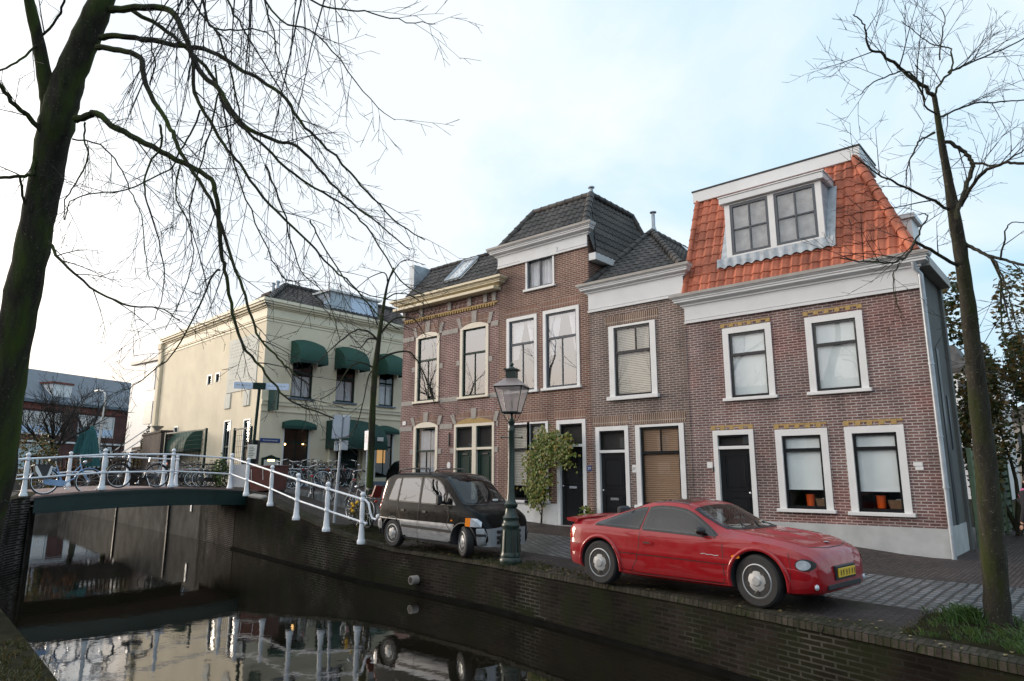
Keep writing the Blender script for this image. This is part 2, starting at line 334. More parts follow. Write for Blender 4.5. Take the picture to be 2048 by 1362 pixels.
def bark_mat(name, c1, c2, moss=None, mossamt=.5):
    m, n, l, b = new_mat(name)
    tc = n.new('ShaderNodeTexCoord'); mp = n.new('ShaderNodeMapping'); mp.inputs['Scale'].default_value = (14, 14, 2.2); l.new(tc.outputs['Object'], mp.inputs[0])
    t = _noise(n, l, 1.0, 8, mp.outputs[0], .65); r = _ramp(n, l, t.outputs['Fac'], .3, c1, .7, c2); col = r.outputs[0]
    lich = _noise(n, l, 42, 4, tc.outputs['Object']); lr = _ramp(n, l, lich.outputs['Fac'], .62, (0, 0, 0), .70, (1, 1, 1)); col = _mixc(n, l, lr.outputs[0], col, tuple(min(1, x * 2.6 + .02) for x in c2))
    if moss:
        mp2 = n.new('ShaderNodeMapping'); mp2.inputs['Scale'].default_value = (5, 5, .9); l.new(tc.outputs['Object'], mp2.inputs[0])
        mn = _noise(n, l, 1.0, 6, mp2.outputs[0]); mr = _ramp(n, l, mn.outputs['Fac'], .5 - .12 * mossamt, (0, 0, 0), .5 + .16, (1, 1, 1)); col = _mixc(n, l, mr.outputs[0], col, moss)
    l.new(col, b.inputs['Base Color']); b.inputs['Roughness'].default_value = .9; b.inputs['Specular IOR Level'].default_value = .2; _bump(n, l, b, t.outputs['Fac'], .7, .03); return m
def leaf_mat(name, cols, rough=.5, trans=.3):
    m, n, l, b = new_mat(name)
    g = n.new('ShaderNodeNewGeometry'); r = n.new('ShaderNodeValToRGB'); e = r.color_ramp.elements
    while len(e) < len(cols): e.new(.5)
    for i, c in enumerate(cols): e[i].position = i / max(1, len(cols) - 1); e[i].color = (*c, 1)
    l.new(g.outputs['Random Per Island'], r.inputs[0]); l.new(r.outputs[0], b.inputs['Base Color']); b.inputs['Roughness'].default_value = rough
    out = n['Material Output']; tl = n.new('ShaderNodeBsdfTranslucent'); l.new(r.outputs[0], tl.inputs[0]); mx = n.new('ShaderNodeMixShader'); mx.inputs[0].default_value = trans
    l.new(b.outputs[0], mx.inputs[1]); l.new(tl.outputs[0], mx.inputs[2]); l.new(mx.outputs[0], out.inputs[0]); return m

M = {}
M['brickA'] = brick_mat('brown_brick', (.112, .062, .060), (.195, .108, .100), (.36, .325, .31), patch=(1.08, .88, .86))
M['brickB'] = brick_mat('grey_brown_brick', (.108, .068, .061), (.178, .110, .094), (.34, .31, .285))
M['brickC'] = brick_mat('red_brown_brick', (.145, .055, .038), (.205, .09, .062), (.33, .285, .25))
M['brickD'] = brick_mat('red_brick', (.155, .055, .045), (.20, .085, .07), (.35, .30, .29))
M['soldierC'] = brick_mat('soldier_brick', (.17, .065, .042), (.22, .095, .06), (.36, .30, .26), bw=.22, rh=.062, rot=True, offs=0.0)
M['soldierB'] = brick_mat('soldier_brick_brown', (.13, .07, .05), (.18, .10, .07), (.38, .33, .28), bw=.22, rh=.062, rot=True, offs=0.0)
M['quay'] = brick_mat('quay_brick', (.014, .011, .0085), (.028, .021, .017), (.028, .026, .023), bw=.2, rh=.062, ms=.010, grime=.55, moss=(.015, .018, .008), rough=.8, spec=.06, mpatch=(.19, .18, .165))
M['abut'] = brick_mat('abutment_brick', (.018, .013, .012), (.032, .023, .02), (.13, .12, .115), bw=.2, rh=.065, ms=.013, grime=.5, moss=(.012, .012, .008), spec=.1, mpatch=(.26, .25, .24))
M['darkbrick'] = brick_mat('dark_garden_brick', (.035, .022, .02), (.06, .035, .03), (.10, .09, .08))
M['schoolbrick'] = brick_mat('school_brick', (.19, .045, .03), (.25, .065, .045), (.2, .12, .1))
M['schooldark'] = brick_mat('school_dark_brick', (.085, .025, .025), (.11, .035, .035), (.1, .07, .06))
M['yellowbrick'] = flat('yellow_brick', (.36, .24, .09), .8, .2, 20, .3)
M['stone'] = flat('grey_stone', (.30, .275, .25), .8, .15, 8, .2)
M['white'] = flat('white_paint', (.66, .66, .66), .45, .05, 3)
M['fascia'] = flat('white_fascia_paint', (.60, .61, .62), .4, .05, 2)
M['cream'] = flat('cream_paint', (.62, .56, .46), .45, .06, 3)
M['creamcornice'] = flat('cream_cornice_paint', (.62, .54, .38), .45, .08, 3)
M['gutter'] = flat('grey_gutter', (.30, .28, .26), .5, .12, 4)
M['black'] = flat('black_gloss_paint', (.010, .011, .013), .22, .2, 3)
M['slateframe'] = flat('dark_blue_grey_paint', (.045, .055, .07), .3, .1, 3)
M['greenframe'] = flat('dark_green_paint', (.010, .028, .023), .5, .15, 3, spec=.15)
M['plinth'] = flat('grey_plinth_render', (.40, .41, .41), .85, .14, 2.5, .2)
M['plinthw'] = flat('white_plinth_render', (.66, .66, .65), .8, .1, 2.5, .2)
M['zinc'] = flat('zinc', (.36, .40, .44), .5, .18, 5, .1, .35)
M['lead'] = flat('lead_flashing', (.34, .38, .42), .6, .25, 7, .2)
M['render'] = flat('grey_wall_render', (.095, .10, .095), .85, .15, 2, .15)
M['tile_o'] = tile_mat('orange_pantile', (.35, .092, .046), (.47, .140, .074), .235, .30, .7, .42)
M['tile_d'] = tile_mat('dark_grey_pantile', (.040, .036, .034), (.075, .066, .060), .235, .30, .65, .45)
M['glass'] = glass_mat('window_glass', f0=.065)
M['glass_up'] = glass_mat('upper_window_glass', f0=.27)
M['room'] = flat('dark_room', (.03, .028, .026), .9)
M['blindw'] = flat('white_roller_blind', (.60, .66, .67), .8, .06, 1.5)
M['venetian'] = slat_mat('beige_venetian_blind', (.50, .47, .40), (.16, .15, .13), .05)
M['venetiano'] = slat_mat('wooden_venetian_blind', (.31, .19, .11), (.12, .075, .045), .05)
M['dimcurtain'] = flat('dim_curtain', (.26, .27, .28), .9, .25, 5)
M['curtain'] = flat('net_curtain', (.62, .63, .66), .9, .1, 8)
M['asphalt'] = flat('dark_rubber', (.008, .008, .007), .9, .4, 3, spec=.03)
M['cobble'] = paver_mat('granite_setts', (.070, .072, .078), (.165, .169, .178), (.007, .007, .006), .20, .145, .032, .045, R(90), .42, wsc=2.2, bump=1.0)
M['clinker'] = paver_mat('clinker_pavers', (.046, .031, .029), (.080, .058, .053), (.018, .018, .016), .20, .068, .010, .012, R(90), .6, spec=.2)
M['clinker2'] = paver_mat('clinker_strip', (.034, .026, .027), (.060, .047, .046), (.018, .018, .016), .20, .075, .012, .02, R(0), .6, moss=(.018, .020, .009), spec=.15)
M['coping'] = paver_mat('quay_coping_brick', (.030, .025, .021), (.062, .053, .044), (.03, .034, .018), .075, .30, .012, .012, 0, .75, moss=(.016, .020, .007), spec=.1)
M['deck'] = flat('pinkish_bridge_paving', (.20, .135, .125), .85, .18, 3, .15)
M['soil'] = flat('mossy_soil', (.016, .016, .008), .95, .5, 5, .6, spec=.05)
M['concrete'] = flat('old_concrete', (.060, .057, .052), .85, .5, 1.2, .2, spec=.1)
M['yellow'] = flat('pale_yellow_stucco', (.72, .635, .475), .8, .10, .8, .08)
M['yellowtrim'] = flat('pale_yellow_trim', (.72, .66, .50), .6, .05, 2)
M['bluebase'] = flat('blue_grey_base', (.15, .19, .24), .7, .1, 3)
M['awning'] = flat('green_awning_canvas', (.004, .052, .035), .7, .12, 3, .05)
M['awning_dk'] = flat('dark_green_canvas', (.005, .040, .032), .75, .15, 3, .05)
M['plaque'] = flat('grey_painted_panel', (.60, .60, .54), .8, .07, 1.5)
M['ink'] = flat('faded_ink', (.30, .31, .30), .9)
M['blue'] = flat('blue_enamel', (.025, .06, .20), .35)
M['paleblue'] = flat('pale_blue_sign', (.50, .60, .76), .4, .05)
M['greysign'] = flat('grey_aluminium_sign', (.36, .40, .46), .5, .1, 3, 0, .3)
M['galv'] = flat('galvanised_steel', (.34, .37, .41), .5, .15, 6, 0, .4)
M['lampgreen'] = flat('dark_green_cast_iron', (.010, .026, .020), .35, .3, 10, .1)
M['copper'] = flat('lamp_hood_metal', (.30, .25, .24), .35, .15, 6, 0, .5)
M['railwhite'] = flat('white_rail_paint', (.72, .75, .80), .4, .08, 5)
M['girder'] = flat('green_girder_paint', (.005, .024, .022), .45, .2, 2)
M['rust'] = flat('rust_brown_paint', (.105, .030, .022), .6, .3, 3, .15)
M['bark'] = bark_mat('mossy_bark', (.012, .011, .008), (.040, .037, .027), (.042, .062, .012), .7)
M['bark2'] = bark_mat('grey_bark', (.020, .019, .014), (.055, .05, .038), (.034, .042, .012), .2)
M['twig'] = flat('dark_twig', (.016, .014, .013), .85, .3, 10)
M['vine'] = leaf_mat('vine_leaf', [(.035, .085, .012), (.08, .15, .018), (.16, .22, .028), (.10, .17, .02), (.28, .24, .03), (.24, .11, .02)])
M['ivy'] = leaf_mat('ivy_leaf', [(.022, .042, .010), (.05, .07, .018), (.10, .08, .022), (.20, .11, .03), (.05, .08, .018)])
M['shrub'] = leaf_mat('shrub_leaf', [(.025, .055, .012), (.05, .10, .02), (.08, .14, .022)])
M['grass'] = leaf_mat('grass_blade', [(.03, .07, .012), (.05, .10, .02), (.08, .12, .03)])
M['weed'] = leaf_mat('moss_blade', [(.025, .035, .008), (.05, .055, .012), (.09, .06, .02)])
M['yellowbloom'] = flat('yellow_petal', (.75, .42, .02), .6)
M['redpaint'] = carpaint('red_car_paint', (.30, .005, .010), spec=.2)
M['blackpaint'] = carpaint('black_car_paint', (.0025, .003, .0035), spec=.05, coat=.2)
M['silver'] = carpaint('silver_cladding', (.34, .35, .37), flake=.5)
M['trim'] = flat('black_trim', (.012, .012, .013), .5)
M['carglass'] = glass_mat('car_glass', (.50, .55, .57), .06)
M['carinside'] = flat('car_interior', (.035, .037, .042), .8)
M['tyre'] = flat('tyre_rubber', (.013, .013, .014), .75, .3, 12)
M['hub'] = flat('silver_hubcap', (.40, .41, .42), .4, .15, 8, 0, .5)
M['headlamp'] = flat('headlamp_glass', (.55, .60, .66), .12, .2, 14, 0, .3)
M['amber'] = flat('amber_lens', (.75, .22, .015), .2)
M['redlens'] = flat('red_lens', (.42, .012, .012), .2)
M['plate'] = flat('yellow_number_plate', (.70, .45, .02), .4)
M['dkink'] = flat('black_ink', (.01, .01, .01), .6)
M['chrome'] = flat('bright_metal', (.55, .57, .60), .25, .1, 8, 0, .9)
M['bikeblue'] = flat('light_blue_bike_paint', (.22, .36, .58), .3)
M['bikeblack'] = flat('black_bike_paint', (.014, .014, .016), .3)
M['bikegrey'] = flat('grey_bike_paint', (.16, .18, .20), .35, .1, 5, 0, .3)
M['bikegreen'] = flat('green_bike_paint', (.03, .09, .07), .35)
M['red2'] = flat('dark_red_plastic', (.16, .02, .015), .5)
M['slate'] = flat('grey_slate_roof', (.10, .125, .155), .5, .15, 2)
M['teal'] = flat('teal_parasol_cloth', (.035, .14, .15), .8, .12, 3)
M['lampglow'] = emis('warm_lamp', (1.0, .60, .22), 6.0)
M['lampface'] = emis('lit_menu', (.9, .75, .6), .35)
M['orange'] = flat('orange_vase_glaze', (.85, .12, .015), .3)
M['basket'] = flat('wicker', (.20, .12, .06), .8, .3, 30)
M['greenwood'] = flat('green_fence_boards', (.13, .18, .11), .8, .2, 4)
M['coat'] = flat('dark_coat_cloth', (.012, .012, .016), .9, .2, 10)
M['pink'] = flat('pink_cloth', (.62, .16, .30), .8)
M['skin'] = flat('skin', (.50, .30, .22), .6, .05)
M['hair'] = flat('dark_hair', (.03, .02, .015), .6)
def frosted(name, c):
    m, n, l, b = new_mat(name); n.remove(b); out = n['Material Output']; tr = n.new('ShaderNodeBsdfTransparent'); tl = n.new('ShaderNodeBsdfTranslucent'); df = n.new('ShaderNodeBsdfDiffuse'); tl.inputs[0].default_value = (*c, 1); df.inputs[0].default_value = (*c, 1)
    t = _noise(n, l, 7, 4); a = n.new('ShaderNodeMixShader'); a.inputs[0].default_value = .5; l.new(df.outputs[0], a.inputs[1]); l.new(tl.outputs[0], a.inputs[2]); mx = n.new('ShaderNodeMixShader'); r = _ramp(n, l, t.outputs['Fac'], .3, (.45,) * 3, .7, (.65,) * 3); l.new(r.outputs[0], mx.inputs[0]); l.new(tr.outputs[0], mx.inputs[1]); l.new(a.outputs[0], mx.inputs[2]); l.new(mx.outputs[0], out.inputs[0]); return m
M['frost'] = frosted('lantern_glass', (.72, .66, .66))
# ================================================================ SETTING: ground, water, quays, bridge
Y0 = 16.42                                     # facade line of the brick houses
QX = [-80, -70, -66, -59, -36, -26, -23.4, -18, -13.5, -9.3, -4.5, -1.5, 2, 9]
QY = [-20, 0, 12, 17.2, 13.95, 12.7, 12.15, 11.15, 10.42, 10.02, 8.95, 8.05, 6.95, 4.6]
def qy(x): return float(np.interp(x, QX, QY))
NX = [-80, -66, -28.0, -26.0, -24.3, -22.2, -21.6, -18, -15, -12, -8.3, -6.7, -5, -3, 0, 9]; NY = [-58, 8.2, 6.6, 6.5, 6.45, 5.75, 5.2, 3.6, 2.9, 2.75, 2.3, 2.09, 1.85, 1.35, 1.0, .2]     # near bank edge
def ny(x): return float(np.interp(x, NX, NY))
GX = [-80, -24, -22, -20.5, -19, -17, -15.5, -14, -12.5, -8, 9]; GZ = [1.12, 1.13, 1.06, .92, .72, .46, .27, .12, .03, 0, 0]
def sm(t): t = min(1, max(0, t)); return t * t * (3 - 2 * t)
def gz(x, y):
    z = float(np.interp(x, GX, GZ))
    return z + .16 * sm((y - 11.6) / 3.2) * sm((x + 19) / 4) * sm((-2.9 - x) / 2.2)
WATER = -.85
def sheet(name, xs, fy0, fy1, ny_, zf, mat, dz=0.0, label=None):
    mb = MB(); n = len(xs)
    for x in xs:
        a, b = fy0(x), fy1(x)
        for j in range(ny_ + 1):
            y = a + (b - a) * j / ny_; mb.v.append((x, y, zf(x, y) + dz))
    for i in range(n - 1):
        for j in range(ny_):
            p = i * (ny_ + 1) + j; mb.f.append((p, p + 1, p + ny_ + 2, p + ny_ + 1)); mb.m.append(0)
    return struct(mb.build(name, mat, None, 'all'))
xs_far = [-80, -75, -70, -68, -66, -64, -62, -59, -55, -51, -47, -44, -41, -38, -36, -35, -34, -32.5, -31, -30, -29, -28, -27] + list(np.arange(-26, 9.01, .5))
xs_st = [x for x in xs_far if x >= -26]
# far bank, front to back: brick coping, parking strip, setts, clinker pavement
sheet('quay_edge_paving', xs_far, lambda x: qy(x), lambda x: qy(x) + .42, 2, gz, M['coping'])
def road0(x): return max(qy(x) + 1.0, float(np.interp(x, [-26, -16, -12, -8, -3, -1.9, 9], [13.4, 12.9, 12.2, 11.4, 10.25, 10.05, 9.6])))
def road1(x): return float(np.interp(x, [-26, -19, -12, -3, 9], [14.6, 14.5, 14.2, 13.0, 12.6]))
sheet('parking_strip', xs_st, lambda x: qy(x) + .42, road0, 4, gz, M['clinker2'])
sheet('road', xs_st, road0, road1, 6, gz, M['cobble'])
sheet('pavement', [x for x in xs_st if x <= 9], road1, lambda x: 26.0 if x > -4.6 or x < -19 else Y0 + .3, 6, gz, M['clinker'])
sheet('terrace_paving', [-80, -75, -70, -68, -66, -64, -62, -59, -55, -51, -47, -44, -41, -38, -36, -34, -32, -30, -28, -26], lambda x: qy(x) + .42, lambda x: 40, 6, lambda x, y: 1.12, M['clinker'])
# wide ground far below the paving edges, one sheet to the horizon (kept under the street level)
mb = MB(); mb.quad((-900, 26.0, .9), (-26.0, 26.0, .9), (-26.0, 900, .9), (-900, 900, .9)); mb.quad((-26.0, 26.0, .9), (-19.0, 26.0, .9), (-19.0, 900, .9), (-26.0, 900, .9))
mb.quad((-19.0, 26.0, -.02), (900, 26.0, -.02), (900, 900, -.02), (-19.0, 900, -.02)); mb.quad((9.0, -900, -.02), (900, -900, -.02), (900, 26.0, -.02), (9.0, 26.0, -.02))
struct(mb.build('ground', M['soil']))
# near bank
sheet('near_bank', xs_far, lambda x: -60.0 if x > -40 else -60.0, lambda x: ny(x) - .45, 3, lambda x, y: float(np.interp(x, GX, GZ)), M['clinker2'])
sheet('near_bank_edge', xs_far, lambda x: ny(x) - .45, lambda x: ny(x), 2, lambda x, y: float(np.interp(x, GX, GZ)), M['soil'], .004)
# water
def water_mat():
    m, n, l, b = new_mat('canal_water'); tc = n.new('ShaderNodeTexCoord'); mp = n.new('ShaderNodeMapping'); mp.inputs['Scale'].default_value = (1.2, 1.2, 1); l.new(tc.outputs['Object'], mp.inputs[0])
    mp.inputs['Rotation'].default_value = (0, 0, R(12))
    t = _noise(n, l, 3.4, 4, mp.outputs[0], .5); t2 = _noise(n, l, .5, 3, mp.outputs[0])
    mu = n.new('ShaderNodeMath'); mu.operation = 'MULTIPLY'; l.new(t.outputs['Fac'], mu.inputs[0]); l.new(t2.outputs['Fac'], mu.inputs[1])
    _bump(n, l, b, mu.outputs[0], .10, .022)
    dn = _noise(n, l, .35, 5); r = _ramp(n, l, dn.outputs['Fac'], .35, (.006, .006, .004), .7, (.014, .011, .007)); l.new(r.outputs[0], b.inputs['Base Color'])
    b.inputs['Roughness'].default_value = .02; b.inputs['IOR'].default_value = 1.85; return m
mb = MB(); mb.quad((-80, -1, WATER), (12, -1, WATER), (12, 26, WATER), (-80, 26, WATER)); struct(mb.build('canal_water', water_mat()))

# quay walls: far (street side) and near
def wall_strip(xs, fy, z0, ztop, th, sgn):
    mb = MB()
    for i in range(len(xs) - 1):
        a, b = xs[i], xs[i + 1]
        ya, yb, za, zb = fy(a), fy(b), ztop(a), ztop(b)
        A = [(a, ya, z0), (b, yb, z0), (b, yb, zb), (a, ya, za)]; B = [(a, ya + sgn * th, z0), (b, yb + sgn * th, z0), (b, yb + sgn * th, zb), (a, ya + sgn * th, za)]
        mb.add(A + B, [(0, 1, 2, 3), (4, 7, 6, 5), (0, 4, 5, 1)])
    return mb
far_q = [x for x in np.arange(-23.3, 9.01, .45)]
qw = thing('quay_wall', 'dark mossy brick quay wall carrying the street, below the red car', 'canal wall', (0, 0, 0))
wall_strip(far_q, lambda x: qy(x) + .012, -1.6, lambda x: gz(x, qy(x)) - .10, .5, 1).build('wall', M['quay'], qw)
mb = wall_strip(far_q, lambda x: qy(x) - .02, -99, lambda x: 0, .4, 1); mb = MB()
for i in range(len(far_q) - 1):                                     # projecting brick-on-edge cap
    a, b = far_q[i], far_q[i + 1]; za, zb = gz(a, qy(a)), gz(b, qy(b)); ya, yb = qy(a), qy(b)
    mb.add([(a, ya - .02, za - .085), (b, yb - .02, zb - .085), (b, yb - .012, zb - .012), (a, ya - .012, za - .012), (a, ya + .03, za - .085), (b, yb + .03, zb - .085), (b, yb + .03, zb + .003), (a, ya + .03, za + .003)],
           [(0, 1, 2, 3), (3, 2, 6, 7), (0, 4, 5, 1)])
mb.build('coping', M['coping'], qw)
mb = MB()
for i in range(len(far_q) - 1):                                     # timber ledge at the waterline
    a, b = far_q[i], far_q[i + 1]
    mb.add([(a, qy(a) - .09, WATER - .2), (b, qy(b) - .09, WATER - .2), (b, qy(b) - .09, WATER + .055), (a, qy(a) - .09, WATER + .055), (a, qy(a) + .05, WATER + .06), (b, qy(b) + .05, WATER + .06)], [(0, 1, 2, 3), (3, 2, 5, 4)])
mb.build('waterline_ledge', M['asphalt'], qw)
oq = thing('quay_wall', 'stained grey concrete and brick quay wall beyond the bridge, under the cafe terrace', 'canal wall')
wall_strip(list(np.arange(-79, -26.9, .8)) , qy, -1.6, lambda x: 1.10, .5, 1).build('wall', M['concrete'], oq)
for x in (-31.5, -41.0): mbp = MB(); mbp.box(x, x + .10, qy(x) - .10, qy(x) + .05, -1.2, 1.0); mbp.build('timber_pile', M['trim'], oq)
wall_strip([-27.6, -27.2, -26.9, -26, -25, -24, -23.3], qy, -1.6, lambda x: .72 if x > -27.3 else 1.1, .5, 1).build('abutment', M['abut'], oq)
nq = thing('quay_wall', 'brick quay wall of the near bank beside the leaning mossy tree', 'canal wall')
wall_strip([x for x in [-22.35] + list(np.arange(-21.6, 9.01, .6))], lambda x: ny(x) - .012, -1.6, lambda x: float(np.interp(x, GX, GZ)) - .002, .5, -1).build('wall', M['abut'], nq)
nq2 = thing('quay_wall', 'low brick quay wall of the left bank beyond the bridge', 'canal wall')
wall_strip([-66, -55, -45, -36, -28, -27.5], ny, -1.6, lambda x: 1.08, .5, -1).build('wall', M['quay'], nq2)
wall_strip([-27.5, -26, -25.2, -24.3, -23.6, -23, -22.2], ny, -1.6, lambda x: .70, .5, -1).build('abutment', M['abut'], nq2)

# number plate on the quay beyond the bridge
p = ony(300, 1023, 12.9); d = onx(300, 1023, -27.9)
np_ = thing('depth_marker', 'narrow white board with a dark 7 on the quay wall behind the bridge', 'sign', (-28.6, qy(-28.6) - .03, .50), R(-10))
MB().bev(-.10, .10, -.012, .012, -.33, .33, .006).build('board', M['white'], np_)

# outlet pipe in the quay
op = thing('drain_pipe', 'round grey drain pipe end sticking out of the quay wall near the water', 'pipe', (-11.6, qy(-11.6) + .1, -.56), R(-5))
MB().lathe([(.05, -.02), (.085, -.02), (.09, .0), (.09, .22), (.07, .22), (.07, .02)], 20, (0, -.24, 0), 'y').build('pipe', M['gutter'], op, True)
MB().lathe([(.07, -.022), (.07, -.018)], 20, (0, -.24, 0), 'y').build('bore', M['trim'], op)

# ---------------------------------------------------------------- bridge
BX0, BX1, BYa, BYb = -22.3, -27.0, 5.75, 12.35
def bz(y): t = (y - BYa) / (BYb - BYa); return 1.06 + .17 * (1 - (2 * t - 1) ** 2) + .05 * t
br = thing('canal_bridge', 'low arched green steel bridge over the canal with pinkish deck', 'bridge', (BX0, 9, 0))
mb = MB(XF((-BX0, -9, 0))); N = 20
for i in range(N):
    ya = BYa - .5 + (BYb - BYa + 1.2) * i / N; yb = BYa - .5 + (BYb - BYa + 1.2) * (i + 1) / N
    mb.add([(BX0 - .02, ya, bz(ya)), (BX1 + .02, ya, bz(ya)), (BX1 + .02, yb, bz(yb)), (BX0 - .02, yb, bz(yb)), (BX0 - .02, ya, bz(ya) - .12), (BX1 + .02, ya, bz(ya) - .12), (BX1 + .02, yb, bz(yb) - .12), (BX0 - .02, yb, bz(yb) - .12)],
           [(0, 1, 2, 3), (4, 7, 6, 5), (0, 3, 7, 4), (1, 5, 6, 2)])
mb.build('deck', M['deck'], br)
for X, s in ((BX0, 1), (BX1, -1)):
    mb = MB(XF((-BX0, -9, 0)))
    for i in range(N):
        ya = BYa + .1 + (BYb - BYa - .3) * i / N; yb = BYa + .1 + (BYb - BYa - .3) * (i + 1) / N
        for (x0, x1, t, bo) in ((X, X + s * .03, .075, .47), (X - s * .06, X + s * .06, .47, .50), (X - s * .03, X + s * .06, .05, .08)):
            lo, hi = min(x0, x1), max(x0, x1)
            mb.add([(lo, ya, bz(ya) - t), (hi, ya, bz(ya) - t), (hi, yb, bz(yb) - t), (lo, yb, bz(yb) - t), (lo, ya, bz(ya) * .6 + .45 - bo), (hi, ya, bz(ya) * .6 + .45 - bo), (hi, yb, bz(yb) * .6 + .45 - bo), (lo, yb, bz(yb) * .6 + .45 - bo)],
                   [(0, 1, 2, 3), (4, 7, 6, 5), (0, 3, 7, 4), (1, 5, 6, 2)])
    mb.build('girder', M['girder'], br)

# ---------------------------------------------------------------- white railings
PROF = [(.095, 0), (.10, .02), (.10, .07), (.085, .10), (.075, .13), (.055, .42), (.052, .46), (.068, .48), (.070, .52), (.052, .55), (.058, .60), (.060, .80), (.050, .93), (.044, .97), (.062, .985), (.066, 1.02), (.062, 1.05), (.040, 1.07), (.050, 1.085)]
def post_mesh():
    mb = MB(); mb.lathe(PROF, 12); mb.sphere((0, 0, 1.135), .062, 12, 8); return mb
def railing(label, posts, ends=None, finial=False):
    o = Vector(posts[0]); t = thing('railing', label, 'railing', o)
    first = None
    for p in posts:
        if first is None: first = post_mesh().build('post', M['railwhite'], t, True); q = first
        else: q = first.copy(); COL.objects.link(q); q.parent = t
        q.location = Vector(p) - o
    for h, r in ((1.02, .027), (.50, .024)):
        line = [Vector(p) - o + Vector((0, 0, h)) for p in ((ends[0],) if ends and ends[0] else ()) + tuple(posts) + ((ends[1],) if ends and ends[1] else ())]
        if finial:
            e = line[-1]; d = (line[-1] - line[-2]).normalized()
            if h > .6: line += [e + d * .10, e + d * .20 + Vector((0, 0, -.05)), e + d * .27 + Vector((0, 0, -.25)), e + d * .34 + Vector((0, 0, -.36)), e + d * .46 + Vector((0, 0, -.36)), e + d * .54 + Vector((0, 0, -.28))]
            else: line += [e + d * .14]
        mb = MB(); mb.tube(line, r, 8)
        if finial: mb.sphere(line[-1], .062 if h > .6 else .035, 10, 7)
        mb.build('rail', M['railwhite'], t, True)
    return t
def on_b(x, y): return (x, y, bz(y))
ramp = [(-22.55, 11.75, 1.17), (-20.75, 11.95, .96), (-18.95, 11.62, .72), (-16.95, 11.25, .46), (-15.15, 11.0, .235), (-13.55, 10.74, .075)]
corner = [(455, 978), (492, 992), (540, 1012), (592, 1040), (652, 1063), (722, 1088)]
ramp = []
for (px, py), z in zip(corner, (1.15, .98, .73, .49, .28, .05)):
    q = onz(px, py, z) if z < 1.1 else onx(px, py, -22.75); ramp.append((q.x, q.y, q.z))
near_posts = [onx(47, 988, -22.35), onx(203, 980, -22.35), onx(341, 978, -22.35)]
near_posts = [tuple((p.x, p.y, bz(p.y))) for p in near_posts]
lo_end = (-21.55, near_posts[0][1] - 1.7, .92)
railing('white post and ball railing on the near side of the bridge behind two bicycles', [lo_end] + near_posts + [(-22.6, ramp[0][1], ramp[0][2])])
railing('white railing stepping down the ramp beside the quay, ending in a curled handrail', [ramp[0]][:0] + ramp[1:], ((-22.6, ramp[0][1], ramp[0][2]), None), True)
fp = [(-27.0, onx(px, 960, -27).y) for px in (136, 254, 326)]
railing('white railing along the far side of the bridge behind the parked bicycles', [(-27.4, 4.2, 1.0), (-27.0, 6.0, bz(6.0))] + [(x, y, bz(y)) for x, y in fp] + [(-27.05, 11.62, 1.2)])
# ================================================================ BUILDINGS
def facade_mb(mb, u0, u1, z0, z1, holes, reveal=.13, mi=0):
    """front wall sheet at v=0 with rectangular openings and reveals going in to v=reveal"""
    us = sorted({u0, u1, *[h[0] for h in holes], *[h[1] for h in holes]}); zs = sorted({z0, z1, *[h[2] for h in holes], *[h[3] for h in holes]})
    for i in range(len(us) - 1):
        for j in range(len(zs) - 1):
            cu, cz = (us[i] + us[i + 1]) / 2, (zs[j] + zs[j + 1]) / 2
            if any(h[0] < cu < h[1] and h[2] < cz < h[3] for h in holes): continue
            mb.quad((us[i], 0, zs[j]), (us[i + 1], 0, zs[j]), (us[i + 1], 0, zs[j + 1]), (us[i], 0, zs[j + 1]), mi)
    for a, b, c, d in [h[:4] for h in holes]:
        mb.quad((a, 0, c), (a, reveal, c), (a, reveal, d), (a, 0, d), mi); mb.quad((b, 0, c), (b, 0, d), (b, reveal, d), (b, reveal, c), mi)
        mb.quad((a, 0, d), (a, reveal, d), (b, reveal, d), (b, 0, d), mi); mb.quad((a, 0, c), (b, 0, c), (b, reveal, c), (a, reveal, c), mi)
def frame_ring(mb, u0, u1, z0, z1, w, v0, v1, wb=None, wt=None):
    wb = w if wb is None else wb; wt = w if wt is None else wt
    mb.box(u0, u0 + w, v0, v1, z0, z1); mb.box(u1 - w, u1, v0, v1, z0, z1)
    mb.box(u0 + w, u1 - w, v0, v1, z1 - wt, z1)
    if wb > 0: mb.box(u0 + w, u1 - w, v0, v1, z0, z0 + wb)
